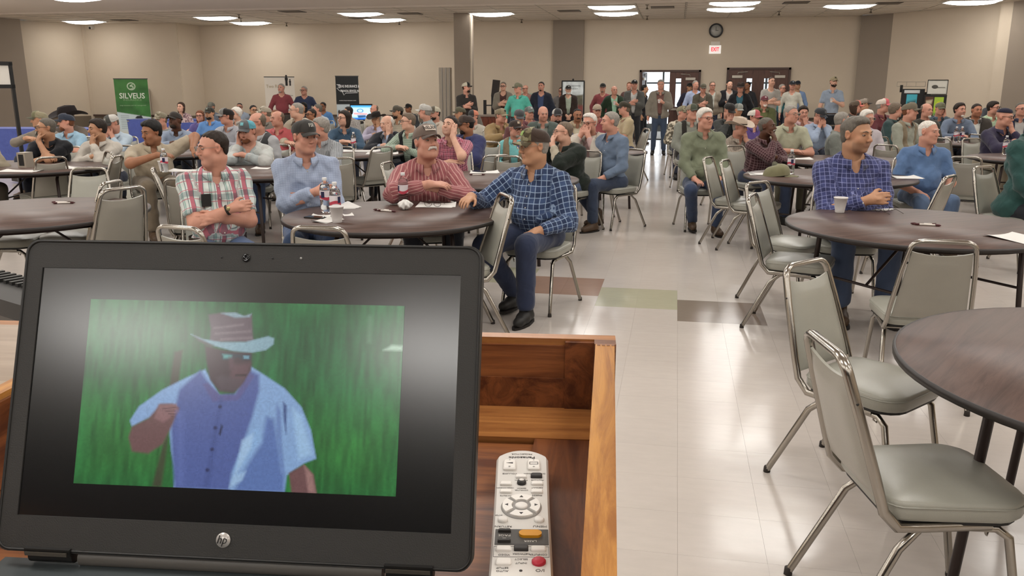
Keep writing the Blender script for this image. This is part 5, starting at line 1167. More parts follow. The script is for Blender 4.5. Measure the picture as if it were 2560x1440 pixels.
P('person in grey cap behind the bright blue polo', 528, 268, 24, 0, -30, 0, 't', 'short/brn', 'cap/6a6a5c,5c5c50,5c5c50', '', 'shirt/plain/5c6470', 'long', '2b3040', 'lap', .4)
P('man in grey and black cap and glasses with a light grey shirt', 566, 292, 40, -34, -80, -2, 'f', 'short/brn', 'cap/7a7874,241f1e,7a7874//dot:c8c8c8', 'glassesD', 'shirt/plain/9ea0a8', 'long', '2b3040', 'table', .5)
P('woman with white curly hair behind the black and grey cap', 590, 284, 30, -40, -70, 0, 'l', 'fluffy/wht', '', '', 'shirt/plain/a0988c', 'long', '2b3040', 'lap', .3)
P('man with cropped hair and sunglasses in pale blue', 599, 268, 22, -8, -10, 0, 'f', 'buzz/blk', '', 'glassesD', 'shirt/plain/94a4b8', 'long', '2b3040', 'lap', .4)
P('dark haired man looking right before the white banner', 634, 276, 27, 10, 20, 0, 't', 'short/blk', '', 'glasses', 'shirt/plain/5c6068', 'long', '2b3040', 'lap', .4)
P('man in pale camouflage cap behind the bald man', 662, 284, 34, -40, -84, 0, 'f', 'short/gbr', 'cap/a89c88,988c78,a89c88/a89c88,7a705c,c8c0a8', '', 'shirt/plain/706a60', 'long', '2b3040', 'lap', .5)
P('brown haired person just behind the red polo', 688, 290, 32, -20, -40, 0, 't', 'short/red', '', '', 'shirt/plain/4a3a38', 'long', '2b3040', 'lap', .4)
P('grey haired man in glasses and cream jacket turned left', 741, 276, 41, -44, -84, 0, 'l', 'buzz/gry', '', 'glassesS', 'shirt/plain/a89c88+jacket/plain/b0a48c', 'long', '2b3040', 'table', .5)
P('dark haired woman behind the cream jacket', 758, 268, 24, -20, -40, 0, 't', 'long/blk', '', '', 'shirt/plain/2c2a30', 'long', '2b3040', 'lap', .2)
P('dark haired man in sunglasses and mustard shirt', 778, 287, 31, -24, -58, 2, 'm', 'short/dbr', '', 'glassesD', 'shirt/plain/b88c2c', 'long', '2b3040', 'table', .4)
P('grey haired person in light blue behind the mustard shirt', 793, 274, 28, -30, -80, 0, 'f', 'short/ggr', '', '', 'shirt/plain/a0a8b0', 'long', '2b3040', 'lap', .4)
P('man with dark hair and glasses in a bright blue shirt', 807, 266, 22, -6, -34, 0, 'm', 'short/blk', '', 'glasses', 'shirt/plain/1470b4', 'long', '2b3040', 'lap', .5)
P('person in checked shirt just left of the television', 870, 280, 28, -30, -80, 0, 't', 'short/blk', '', '', 'shirt/plaid/8a8480,d8d0c8,4a4440/30', 'long', '2b3040', 'lap', .4)
P('bald man beside the television', 935, 274, 25, -24, -60, 0, 'f', 'horse/gbr', '', '', 'shirt/plain/a89c88', 'long', '2b3040', 'lap', .5)
P('man in black hat and lavender shirt with his hand on his face', 940, 296, 31, -18, -50, -10, 't', 'short/gry', 'hat/1e1816/.95', '', 'shirt/plain/a098b0', 'long', '2b3040', 'face', .4)
P('bearded man in dark cap and cream plaid shirt', 994, 281, 32, -26, -68, 0, 't', 'short/blk', 'cap/4a4438,4a4438,3a342c', 'beard:dbr', 'shirt/check/b0a48c,8a7c68,808080/34', 'long', '2b3040', 'lap', .4)
P('man in small dark cap behind the bearded man', 1021, 271, 22, -16, -40, 0, 'm', 'short/blk', 'cap/22201e,22201e,1c1a18', '', 'shirt/plain/3a3c40', 'long', '2b3040', 'lap', .4)
P('man in white cap with his back half turned', 1062, 280, 37, -66, -108, 0, 'f', 'short/gry', 'cap/b4b0a8,a8a49c,aca89e', '', 'shirt/plain/808a88', 'long', '2b3040', 'lap', .5)
P('bearded man in tan cap and cream shirt', 1087, 284, 34, -20, -48, 0, 'f', 'short/blk', 'cap/5c5446,b0a890,5c5446', 'beard:dbr', 'shirt/plain/c0ac98', 'long', '2b3040', 'lap', .4)
P('man in olive cap at the foot of the charcoal shirt', 1150, 284, 31, -30, -70, 0, 't', 'short/brn', 'cap/54503c,54503c,4a4634', '', 'shirt/plain/6a6656', 'long', '2b3040', 'lap', .4)
P('person in tan emblem cap below the charcoal shirt', 1178, 274, 24, -10, -20, 0, 't', 'short/brn', 'cap/6a6048,54503c,4a4634//dot:c8b888', '', 'shirt/plain/7a7468', 'long', '2b3040', 'lap', .4)
P('dark skinned man in brown cap and navy jacket', 1165, 312, 46, -40, -76, -6, 'm', 'short/blk', 'cap/4a3a30,3c302a,3a2e28', 'glassesD,beard:dbr', 'shirt/plain/3a4a80+jacket/plain/22285a', 'long', '2b3040', 'table', .5)
P('bearded man in orange backed cap and cream jacket', 1183, 292, 33, -10, -36, -6, 'f', 'short/blk', 'cap/3c3c3c,c8642c,2c2c2c', 'beard:blk', 'shirt/plain/b0a898', 'long', '2b3040', 'lap', .4)
P('man in tan emblem cap and mustard jacket leaning forward', 1252, 290, 36, 20, 50, -6, 'f', 'short/gbr', 'cap/8c7c5c,7a6c50,8c7c5c//dot:2a2a2a', '', 'shirt/plain/8a6c34+jacket/plain/8e7038', 'long', '2b3040', 'table', .5)
P('man in slate grey cap looking down', 1298, 292, 36, 0, 14, -22, 'f', 'short/dbr', 'cap/4a4c4e,4a4c4e,44464a', '', 'shirt/plain/5a2c2c', 'long', '2b3040', 'lap', .4, dist=12.6)
P('man in grey patterned cap beside the slate cap', 1323, 283, 32, 10, 30, 0, 'f', 'short/gry', 'cap/6c7470,5c605c,5c6460//dot:a0a8a8', '', 'shirt/plain/6a3038', 'long', '2b3040', 'lap', .4)
P('bald man in grey green jacket smiling down', 1358, 284, 38, -6, 16, -10, 'f', 'bald/gry', '', '', 'shirt/plain/8a8c80+jacket/plain/4a5650', 'long', '2b3040', 'lap', .6)
P('bearded man in black and white mesh cap and navy jersey', 1393, 290, 36, 0, 10, -6, 'f', 'short/blk', 'cap/3a3a3c,b8b4ac,333335', 'beard:dbr', 'shirt/plain/20244a', 'long', '2b3040', 'table', .6)
P('balding dark haired man in a tan jacket', 1444, 288, 33, 4, 14, -6, 'm', 'thin/blk', '', 'moust:dbr', 'shirt/plain/b0a488+jacket/plain/9a8460', 'long', '2b3040', 'lap', .5)
P('white haired man in glasses and cream jacket, hands at his mouth', 1474, 307, 50, -14, -30, -4, 'f', 'part/wht', '', 'glasses', 'shirt/plain/b08c88+jacket/plain/b0a596', 'long', '2b3040', 'cover', .5)
P('man in tan cap and red top behind the white haired man', 1493, 278, 32, 0, 10, 0, 'f', 'short/gbr', 'cap/a08c74,a08c74,6a5444', '', 'shirt/plain/8a2830', 'long', '2b3040', 'lap', .5)
P('grey haired man in a blue chambray shirt by the aisle', 1525, 304, 52, -46, -72, 2, 'f', 'short/gry', '', '', 'shirt/plain/566a84', 'long', '2b3850', 'lap', .6, extra='legs')
P('man in dark cap and tan shirt seated sideways at the aisle', 1561, 272, 34, -70, -80, 4, 'f', 'short/gbr', 'cap/3a3426,3a3426,2c2820//dot:6a6448', '', 'shirt/plain/a8946c', 'short', '24304e', 'crossed', .6)
# seated, right of the aisle
P('man in camouflage cap and patterned shirt half hidden on the aisle', 1706, 282, 33, 10, 50, 0, 'f', 'short/gry', 'cap/7c7458,7c7458,6a6448/8a8060,5c5440,a09878', '', 'shirt/camo/a89c84,5c5444,c0b49c/26', 'long', '2b3040', 'lap', .5)
P('round faced man in green camo cap, dark vest and grey sleeves', 1730, 280, 38, 12, 34, 2, 'f', 'short/gbr', 'cap/4a5040,8a7c68,3c4034', '', 'shirt/plain/7a7c70+vest/plain/2a2622', 'long', '2b3040', 'lap', .9)
P('man in dark cap bowing his head onto his hand', 1823, 276, 36, 14, 34, -26, 'f', 'short/gbr', 'cap/2c2826,2c2826,24201e', '', 'shirt/plain/383a38', 'long', '2b3040', 'cover', .5)
P('man in grey bucket style cap next to the bowed head', 1846, 274, 30, 10, 30, -16, 't', 'short/gbr', 'cap/8a8c84,6a6c64,8a8c84', '', 'shirt/plain/403c38', 'long', '2b3040', 'lap', .4)
P('man in pale straw cowboy hat and tan shirt, hand at his mouth', 1850, 318, 45, 34, 60, -6, 'f', 'short/gry', 'hat/b8a898/1.0', '', 'shirt/check/9a8c7c,7a6c5c,808080/30', 'long', '2b3040', 'chin', .5)
P('young man in white and red cap, glasses and purple shirt', 1885, 294, 37, 24, 56, -6, 'f', 'short/blk', 'cap/b02c38,c8c0b4,a02c38', 'glasses', 'shirt/plain/4a2c7c', 'long', '2b3040', 'lap', .3)
P('white bearded man in maroon cap and olive jacket', 1911, 254, 27, 8, 16, 2, 'f', 'short/gry', 'cap/6a2030,6a2030,5c1c2a//dot:c0a8a8', 'beard:wht', 'shirt/plain/5c6030+jacket/plain/4c5028', 'long', '2b3040', 'lap', .7)
P('man in wire glasses and pale green short-sleeve shirt, arms folded', 1978, 286, 47, 16, 46, 0, 'f', 'short/gry', '', 'glassesS', 'shirt/plain/a4a488', 'short', '6a6450', 'table', .6)
P('dark haired young man in a pink shirt, fist at his mouth', 2008, 282, 35, 6, 14, -6, 'f', 'thick/dbr', '', '', 'shirt/plain/b08c8c', 'long', '2b3040', 'chin', .3)
P('man in charcoal cap and pale blue shirt leaning on his hand', 2050, 288, 36, 22, 44, -24, 'f', 'short/gbr', 'cap/34363a,34363a,2c2e32//dot:5a5c60', 'glasses', 'shirt/plain/8496b0', 'long', '2b3040', 'cover', .5)
P('grey haired man from behind in olive grey jacket', 2106, 302, 46, 80, 112, 0, 'f', 'short/gry', '', '', 'shirt/plain/6c7068', 'long', '2b3040', 'lap', .7)
P('white haired person in glasses and white shirt', 2168, 296, 44, 26, 40, -4, 'f', 'thick/wht', '', 'glassesS', 'shirt/plain/b4aab0', 'long', '2b3040', 'lap', .5)
P('person in bright orange cap near the right pilaster', 2139, 268, 32, 60, 100, 0, 'f', 'long/brn', 'cap/c84820,5c4c3c,c84820/', '', 'shirt/plain/4a4038', 'long', '2b3040', 'lap', .4)
P('man in brown cap and black jacket behind the orange cap', 2160, 262, 30, 60, 96, 0, 't', 'short/brn', 'cap/6a5c4c,8a7c6c,2c2622', '', 'shirt/plain/1c1a1a', 'long', '2b3040', 'lap', .5)
P('man in red and white cap and maroon shirt', 2208, 265, 35, 44, 78, 0, 'f', 'short/gry', 'cap/b82030,c8b8a8,b82030', 'glassesS', 'shirt/plain/641c26', 'long', '2b3040', 'lap', .6)
P('curly haired man in dark teal jacket turned away', 2240, 276, 37, 70, 104, 0, 'f', 'curly/gbr', '', '', 'shirt/plain/2c4444', 'long', '2b3040', 'lap', .6)
P('man in olive cap, tan vest and grey sleeves in profile', 2275, 279, 42, 52, 76, 2, 'f', 'short/red', 'cap/6a604c,6a604c,5c5442', '', 'shirt/plain/8a8c7c+vest/plain/7a6a50', 'long', '2b3040', 'lap', .7)
P('bald man with white goatee and dark jacket', 2317, 276, 37, 22, 44, 0, 'f', 'horse/gbr', '', 'goatee:wht', 'shirt/plain/3a3830', 'long', '2b3040', 'lap', .5)
P('man in olive cap with his hand on his face and a dark plaid shirt', 2350, 272, 31, 12, 24, -8, 'f', 'short/brn', 'cap/6c6c50,6c6c50,5c5c44', '', 'shirt/plaid/2c3c4c,7c9cac,1c2430/28', 'long', '2b3040', 'face', .4)
P('brown haired man with pale goatee in blue grey shirt', 2400, 275, 36, 14, 40, 2, 'f', 'thick/dbr', '', 'goatee:wht', 'shirt/plain/5c6c84', 'long', '2b3040', 'table', .4)
P('short haired man in dark suit jacket and white shirt', 2442, 276, 35, 12, 26, 0, 'b', 'short/dbr', '', '', 'shirt/plain/c8c8c0+jacket/plain/3a342e', 'long', '2b3040', 'lap', .5)
P('man in dark glasses and pale green shirt near the right edge', 2484, 270, 34, 30, 60, 0, 'f', 'thick/dbr', '', 'glassesD', 'shirt/plain/a8c098', 'long', '2b3040', 'lap', .6)
P('young man with cropped dark hair looking over at far right', 2503, 256, 23, 8, 16, 0, 'f', 'short/blk', '', '', 'shirt/plain/4c5058', 'long', '2b3040', 'lap', .2)
P('dark haired head left of the cropped haired young man', 2484, 254, 23, 8, 16, -6, 'f', 'short/blk', '', '', 'shirt/plain/4c5058', 'long', '2b3040', 'lap', .2, dist=20.6)
P('man in dark glasses and navy jacket at the right edge', 2553, 273, 35, 16, 30, 0, 'f', 'thin/ggr', '', 'glassesD', 'shirt/plain/a8a4a0+jacket/plain/1e2440', 'long', '2b3040', 'lap', .6)
# standing along the back
S_ = dict(stand=True)
P('standing man in burgundy shirt before the white banner', 703, 220, 23, 0, -30, 0, 'f', 'short/gry', '', 'goatee:gry', 'shirt/plain/7c1420', 'long', '4a443c', 'lap', .5, **S_)
P('standing man in dark blue shirt beside the burgundy one', 760, 226, 22, -4, -36, 0, 'f', 'short/gry', '', 'glasses', 'shirt/plain/283454', 'long', '3a3a3c', 'lap', .7, **S_)
P('standing man in charcoal shirt and dark cap by the column', 1166, 219, 25, 10, 60, 2, 'f', 'short/brn', 'cap/22221f,b0a890,22221f', 'beard:dbr', 'shirt/plain/2f2b28', 'long', '2b3040', 'crossed', .6, **S_)
P('standing grey haired man in glasses and tan jacket, arms crossed', 1258, 216, 23, -6, -12, 0, 'l', 'short/gbr', '', 'glasses', 'shirt/plain/4c2c28+jacket/plain/7c7464', 'long', '2b3040', 'crossed', .2, **S_)
P('standing man in bright turquoise fishing shirt and camo cap', 1295, 221, 26, -14, -50, 0, 'f', 'short/gry', 'cap/6a6850,6a6850,54523e', '', 'shirt/plain/189c88', 'long', '2b3040', 'lap', .5, **S_)
P('man peering between the turquoise shirt and the sign', 1313, 222, 20, -20, -40, 0, 'f', 'bald/gry', '', 'glasses', 'shirt/plain/8a5c50', 'long', '2b3040', 'lap', .3, **S_)
P('standing dark haired man in navy jacket and blue shirt', 1353, 216, 24, -8, -14, 0, 'f', 'short/dbr', '', 'goatee:dbr', 'shirt/plain/283c64+jacket/plain/1c2232', 'long', '2b3040', 'lap', .3, **S_)
P('man in grey behind the dark brown jacket', 1403, 228, 20, -6, -10, 0, 'f', 'short/brn', '', 'glasses', 'shirt/plain/6a6664', 'long', '3a3a3c', 'lap', .4, **S_)
P('white bearded man in dark brown jacket and pale shirt, hands clasped', 1421, 225, 22, 4, 6, 0, 'l', 'short/gry', 'cap/2c2a28,2c2a28,24221f//dot:8a8880', 'beard:wht', 'shirt/plain/94a08c+jacket/plain/2c1e18', 'long', '24242a', 'front', .3, **S_)
P('standing man in red shirt and black cap', 1507, 220, 22, -4, -8, 0, 'f', 'short/gbr', 'cap/24221f,24221f,1c1a18', 'goatee:gbr', 'shirt/plain/7c1c22', 'long', '2b3040', 'lap', .5, **S_)
P('standing bald man in dark green jacket holding a cup', 1536, 226, 22, 6, 18, 0, 'f', 'horse/gbr', '', '', 'shirt/plain/8cc0a0+jacket/plain/1e3420', 'long', '2b3040', 'cup', .3, **S_, dist=21.2)
P('standing man in black cap and grey jacket, arms crossed', 1586, 212, 23, -6, 10, 4, 'f', 'short/blk', 'cap/181816,181816,141412//dot:a0a0a0', '', 'shirt/plain/b0b0ac+jacket/plain/4c4c48', 'long', '2b2c30', 'crossed', .6, **S_)
P('face behind the black cap near the door', 1573, 215, 20, 0, -10, 0, 'f', 'short/red', '', '', 'shirt/plain/5a3a34', 'long', '2b3040', 'lap', .4, **S_)
P('dark figure standing inside the open doorway', 1612, 222, 21, 70, 90, 0, 't', 'short/blk', '', '', 'shirt/plain/1c1c20', 'long', '1c1e26', 'lap', .5, **S_)
P('grey haired man in tan jacket and jeans standing before the open door', 1652, 211, 25, 0, 2, -8, 'f', 'part/gry', '', '', 'shirt/plain/6a4038+jacket/plain/7a7264', 'long', '2c3c54', 'cup', .4, **S_)
P('dark capped person behind the pale blue shirt by the door', 1724, 218, 20, 10, 20, 0, 't', 'short/blk', 'cap/1c1c1c,1c1c1c,181818', '', 'shirt/plain/28283c', 'long', '2b3040', 'lap', .4, **S_)
P('standing grey haired man in pale blue shirt beside the door', 1739, 212, 22, 14, 24, 0, 'f', 'short/gry', '', '', 'shirt/plain/94a4c8', 'long', '2b3040', 'lap', .4, **S_)
P('standing man in dark olive jacket and cap, arms crossed', 1758, 221, 22, 4, 10, -10, 'f', 'short/gbr', 'cap/5a5442,5a5442,4a4436', '', 'shirt/plain/5a5244+jacket/plain/4c4638', 'long', '2b3040', 'crossed', .3, **S_, dist=21.5)
P('standing man in glasses, white shirt and open tan jacket', 1781, 214, 22, 6, 14, 0, 'f', 'short/gbr', '', 'glasses', 'shirt/plain/b4b4a8+jacket/plain/8a7c68', 'long', '24304a', 'lap', .4, **S_)
P('standing black haired man in black jacket, arms crossed', 1824, 211, 22, 10, 20, 0, 'l', 'short/blk', '', '', 'shirt/plain/b0a8a0+jacket/plain/1c1a1e', 'long', '2b3040', 'crossed', .4, **S_)
P('standing man in black cowboy hat, black jacket and teal shirt', 1851, 220, 23, -2, 0, 0, 'f', 'short/gry', 'hat/2a1e1a/1.05', '', 'shirt/plain/1e5868+jacket/plain/1a1a1e', 'long', '2b3040', 'lap', .5, **S_)
P('shadowed man behind the black cowboy hat', 1869, 214, 20, -20, -40, 0, 'm', 'short/blk', '', '', 'shirt/plain/2c2c30', 'long', '2b3040', 'lap', .4, **S_)
P('tall bald man in grey short-sleeve shirt, arms crossed', 1929, 204, 24, 10, 26, 0, 'l', 'buzz/brn', '', '', 'shirt/plain/9c9890', 'short', '4c4840', 'crossed', .5, **S_)
P('grey haired man in teal shirt between the bald man and the cream shirt', 1956, 221, 22, 14, 40, 0, 'f', 'short/gry', '', 'glasses', 'shirt/plain/1e6c74', 'long', '2b3040', 'lap', .4, **S_)
P('standing man in dark cap and cream shirt', 1981, 214, 22, 0, 10, 0, 'f', 'short/blk', 'cap/22242a,22242a,1c1e22//dot:70747a', '', 'shirt/plain/b4b0a0', 'long', '2b3040', 'lap', .4, **S_, dist=22)
P('man in dark cap and blue shirt behind the cream shirt', 1994, 213, 21, 10, 20, 0, 't', 'short/blk', 'cap/1c2028,1c2028,181c22', '', 'shirt/plain/5c7ca8', 'long', '2b3040', 'lap', .5, **S_)
P('bearded man in tan cap and grey blue shirt holding a cup, apart at right', 2084, 205, 26, 2, 24, 2, 'l', 'short/dbr', 'cap/9a8c68,9a8c68,8a7c58//dot:3c382c', 'beard:dbr', 'shirt/plain/8494a8', 'short', '1e2024', 'cup', .3, **S_)
# a chair under every seated person
for n, (root, stand, rz, rw) in enumerate(PEOPLE):
    if stand: continue
    put_chair(rw[0]+math.sin(rz)*.02, rw[1]-math.cos(rz)*.02, rz, 'chair under the ' + ' '.join(root['label'].split()[:11]).rstrip(','))
# ---------------------------------------------------------------- things on the round tables
M_PAPER = mat('paper_white', 'd8d6d2', .8, spec=.2); TZ = .7505
def paper(px, py, w, h, rz, label, n=1, curl=.012):
    p = atz(px, py, TZ); t = thing('paper', label, 'paper', (p.x, p.y, TZ), rz)
    for k in range(n):
        b = MB(); b.grid(lambda u, v: Vector(((u-.5)*w, (v-.5)*h, .001+.0012*k+curl*(abs(u-.5)*2)**3*(v))), 8, 6); b.grid(lambda u, v: Vector(((.5-u)*w, (v-.5)*h, .0004+.0012*k+curl*(abs(u-.5)*2)**3*(v))), 8, 6)
        b.build('sheet', [M_PAPER], t, Matrix.Translation((.01*k, .008*k, 0)) @ Matrix.Rotation(.12*k, 4, 'Z'))
    return t
paper(845, 517, .22, .28, .5, 'open white papers behind the bottles on the middle table', 3); paper(805, 541, .14, .10, .2, 'small white paper left of the foam cup'); paper(818, 552, .20, .13, 1.35, 'white paper nearest the edge at left of the middle table', 2)
paper(870, 538, .07, .07, .6, 'tiny white card right of the foam cup'); paper(1090, 514, .27, .20, .1, 'white paper under the eyeglasses on the middle table', 2)
paper(2165, 520, .28, .20, -.15, 'white pad beside the foam cup on the right table', 4, .004); paper(2545, 597, .22, .28, .5, 'white paper at the right edge of the cup table'); paper(2265, 444, .24, .22, .1, 'white sheets on the table before the denim shirt', 2)
paper(1905, 436, .26, .18, .1, 'folded white papers under the olive cap', 4, .02); paper(1210, 431, .28, .2, .2, 'white papers before the man in magenta plaid', 2); paper(470, 427, .40, .22, .1, 'long white paper on the table behind the plaid shirt', 2); paper(655, 421, .2, .14, 0, 'white paper between the front two men')
paper(50, 428, .4, .2, .1, 'white papers at the far left table', 2); paper(185, 420, .3, .2, 0, 'white paper right of the tall chair at far left'); paper(900, 378, .5, .25, .1, 'white papers before the blue denim shirt', 3); paper(955, 384, .4, .2, .2, 'white papers at the right of the denim shirt table', 2); paper(1985, 397, .4, .2, 0, 'white papers before the pale green shirt', 2); paper(460, 372, .3, .2, 0, 'white papers before the pale blue work shirt', 2)
M_CLEAR = mat('clear_plastic', 'ffffff', .04, trans=1, ior=1.2); M_LAB = mat('bottle_label_white', 'd4ccd0', .5); M_LABR = mat('bottle_label_red', 'b03a4c', .5); M_LABB = mat('bottle_label_navy', '1c2044', .5); M_CAPW = mat('bottle_cap_white', 'd8d8d8', .4); M_WAT = mat('water', 'f4f8fa', .02, trans=1, ior=1.33)
def make_bottle():
    t = thing('water_bottle', 'x', 'bottle'); pr = [(.0, 0), (.028, 0), (.0315, .006), (.030, .02), (.0315, .03), (.030, .04), (.0315, .05), (.0305, .06), (.0320, .075), (.0320, .135), (.0315, .145), (.026, .165), (.016, .180), (.0125, .186), (.0125, .200)]
    MB().lathe(pr, 20).build('bottle_wall', [M_CLEAR], t); MB().lathe([(max(r-.0015, 0), z+.001) for r, z in pr[:12]], 20).build('water', [M_WAT], t)
    MB().lathe([(.0323, .078), (.0323, .132)], 24, cap=False).build('label', [M_LAB], t)
    b = MB(); b.grid(lambda u, v: Vector((.0326*math.cos(u*2*PI), .0326*math.sin(u*2*PI), .080+.018*v+.006*math.sin(u*4*PI))), 24, 1); b.build('red_stripe', [M_LABR], t)
    b = MB()
    for a in (-2.0, .9): b.grid(lambda u, v: Vector((.0328*math.cos(a+u*.7), .0328*math.sin(a+u*.7), .090+.036*v)), 6, 1)
    b.build('navy_print', [M_LABB], t); MB().lathe([(.0135, .190), (.0140, .191), (.0140, .206), (.013, .208), (0, .208)], 16).build('cap', [M_CAPW], t); return t
bot0 = make_bottle(); bu = [0]
def bottle(px, py, label, z=TZ, k=1.0):
    p = atz(px, py, z)
    if not bu[0]: bu[0] = 1; o = bot0; o.location = (p.x, p.y, z); o['label'] = label
    else: o = dup(bot0, (p.x, p.y, z), bu[0]*1.3, label); bu[0] += 1
    o.scale = (k*1.15,)*3; return o
for a in [(815, 530, 'taller clear water bottle at the left on the middle table'), (840, 545, 'clear water bottle behind the foam cup on the middle table'), (1009, 513, 'water bottle behind the crumpled napkin before the red striped shirt'), (413, 430, 'water bottle beside the man in khaki'), (885, 374, 'red labelled water bottle before the blue denim shirt'),
          (1976, 434, 'water bottle behind the olive cap on the table'), (2388, 355, 'left one of two clear bottles on the far right table'), (2402, 355, 'right one of two clear bottles on the far right table'), (2512, 386, 'clear bottle before the bald man at the right edge')]: bottle(*a)
M_FOAM = mat('foam_white', 'd8d4d2', .8, spec=.2, bump=.0006, bs=400)
def cup(px, py, label, z=TZ):
    p = atz(px, py, z); t = thing('foam_cup', label, 'cup', (p.x, p.y, z)); s = 1.12
    MB().lathe([(0, 0), (.026*s, 0), (.0275*s, .002), (.029*s, .02*s), (.0296*s, .022*s), (.040*s, .088*s), (.0425*s, .089*s), (.0425*s, .094*s), (.039*s, .094*s), (.037*s, .086*s), (.027*s, .012), (0, .012)], 28).build('cup_body', [M_FOAM], t)
    MB().lathe([(.0305*s, .034*s), (.0308*s, .035*s), (.0308*s, .036*s)], 28, cap=False).build('rib', [M_FOAM], t); return t
CUP0 = cup(2099, 531, 'white foam cup standing on the right table')
for a in [(843, 556, 'white foam cup in front of the bottles'), (408, 428, 'white foam cup by the man in khaki'), (2368, 359, 'white foam cup on the far right table')]: cup(*a)
for q_, l_ in CUPS: o_ = dup(CUP0, (q_[0], q_[1], q_[2]-.05), 0, 'small cup held by the ' + ' '.join(l_.split()[:9]).rstrip(',')); o_.scale = (.8,)*3
def pen(px, py, rz, label):
    p = atz(px, py, TZ); t = thing('pen', label, 'pen', (p.x, p.y, TZ+.006), rz); M = Matrix.Rotation(PI/2, 4, 'Y')
    MB().lathe([(.0055, -.045), (.0058, .045)], 10).build('barrel', [mat('pen_white', 'd8d0c8', .3)], t, M); MB().lathe([(.0062, -.048), (.0068, -.06), (.0062, -.068), (.002, -.078)], 10).build('grip', [mat('pen_maroon', '4a1c20', .4)], t, M)
    MB().lathe([(.0060, .045), (.0060, .066), (.003, .070), (.003, .078)], 10).build('end_cap', [mat('pen_maroon', '4a1c20', .4)], t, M); MB().box((.045, 0, .008), (.05, .004, .002)).build('clip', [M_CHR], t)
for a in [(958, 527, 3.0, 'left pen lying in the middle of the middle table'), (966, 529, 2.9, 'second pen just against the other on the middle table'), (2310, 562, -.15, 'white and maroon pen on the right table, farther of the pair'), (2318, 564, 2.9, 'white and maroon pen on the right table, nearer of the pair'), (155, 507, .2, 'farther pen on the empty left table'), (160, 509, .35, 'nearer pen on the empty left table'), (1193, 438, .2, 'pen on the table of the man in magenta')]: pen(*a)
def spectacles(px, py, rz, label, open_=True):
    p = atz(px, py, TZ+.004); t = thing('eyeglasses', label, 'glasses', (p.x, p.y, TZ+.003), rz); b = MB()
    for s in (-1, 1): b.tube([(s*.034+.026*math.cos(q), 0, .020+.020*math.sin(q)) for q in [2*PI*k/20 for k in range(20)]], .0016, 6, closed=True)
    b.tube([(-.009, 0, .026), (0, -.003, .029), (.009, 0, .026)], .0016, 6); b.build('rim', [mat('wire_frame', '3a342c', .3, metal=.6)], t)
    for s in (-1, 1): MB().tube([(s*.060, 0, .026), (s*.064, .06, .020), (s*.060, .12, .006), (s*.056, .14, .002)], .0018, 6).build('temple', [mat('wire_frame', '3a342c', .3, metal=.6)], t)
    for s in (-1, 1): MB().add([(s*.034+.025*math.cos(q), 0, .020+.019*math.sin(q)) for q in [2*PI*k/20 for k in range(20)]], [tuple(range(20))]).build('lens', [mat('spectacle_lens2', 'ffffff', .02, trans=1, ior=1.05)], t)
spectacles(1082, 516, 0.05, 'open eyeglasses lying on white paper before the red striped shirt'); spectacles(2205, 528, PI+.5, 'folded open eyeglasses with dark temples beside the white pad')
p = atz(1013, 524, TZ); nk = MB()
def nap(u, v):
    a = 2*PI*u; q = PI*(v-.5); n_ = 1+.22*math.sin(5*a+3*q)*math.cos(q)+.12*math.sin(9*a-4*q); return Vector((.045*math.cos(a)*math.cos(q)*n_, .045*math.sin(a)*math.cos(q)*n_, .034+.034*math.sin(q)*(1+.15*math.sin(7*a))))
nk.grid(nap, 30, 16, wrap=True); o = nk.build('crumpled_napkin', [M_PAPER]); o.location = (p.x, p.y, TZ); tag(o, 'crumpled white napkin in front of the bottle on the middle table', 'napkin')
def phone(px, py, rz, label): p = atz(px, py, TZ); t = thing('phone', label, 'phone', (p.x, p.y, TZ), rz); MB().prism(rrect(.075, .075, .15, .01, 3), .0005, .009).build('case', [M_BLK], t); MB().prism(rrect(.068, .068, .138, .006, 3), .009, .0096).build('screen', [mat('phone_glass', '0a0a0c', .05)], t)
phone(790, 545, 1.4, 'black phone lying left of the small papers'); phone(1195, 430, 1.5, 'black phone on the table of the magenta plaid man'); phone(215, 424, 1.4, 'black phone on the table at far left')
p = atz(1945, 440, TZ); ct_ = thing('baseball_cap', 'olive green cap lying on the table before the maroon shirt', 'cap', (p.x, p.y, TZ-.036*1.05), math.radians(-100)); ms = cap_meshes('7c7856', '77734f', '6c6848'); ct_.scale = (1.15,)*3
for m_, n_ in zip(ms, ('crown', 'brim', 'button')): link(n_, m_, ct_)
p = atz(66, 418, .75); cl_ = thing('napkin_dispenser', 'metal napkin box on the table at far left', 'dispenser', (p.x, p.y, TZ)); MB().box((0, 0, .08), (.10, .12, .16)).build('case', [M_ALU], cl_); MB().box((0, -.061, .08), (.06, .004, .12)).build('slot', [M_BLK], cl_)
# ---------------------------------------------------------------- the lectern
OAK1 = wood('oak_brown_x', '542c1a', '8a5632', .9, 0, .33); OAK2 = wood('oak_brown_y', '4c2818', '7c4a2a', .9, 1, .33); OAKH = wood('oak_honey', '8e5a28', 'b8823f', 1.1, 1, .33); OAKHX = wood('oak_honey_x', '82502a', 'aa7440', 1.0, 0, .33); OAKE = wood('oak_end_grain', '52301e', '8c6248', 1.6, 0, .4)
LZ = 1.31; LY_ = math.radians(6.0)
LC = Vector((-.060, .955, 0)); lec = thing('lectern', 'brown oak lectern with a raised honey coloured rim holding the laptop', 'lectern', (LC.x, LC.y, 0), LY_)
DZ = 1.221; TW, LW_, LD = .022, .600, .78            # local x to the left is negative, y towards the speaker negative
def lb_(name, x0, x1, y0, y1, z0, z1, m): return MB().box(((x0+x1)/2, (y0+y1)/2, (z0+z1)/2), (x1-x0, y1-y0, z1-z0)).build(name, [m], lec)
def shear(o, k):                                    # rim leg drifts slightly so the tray opens towards the speaker
    for v in o.data.vertices: v.co.x += -v.co.y*k
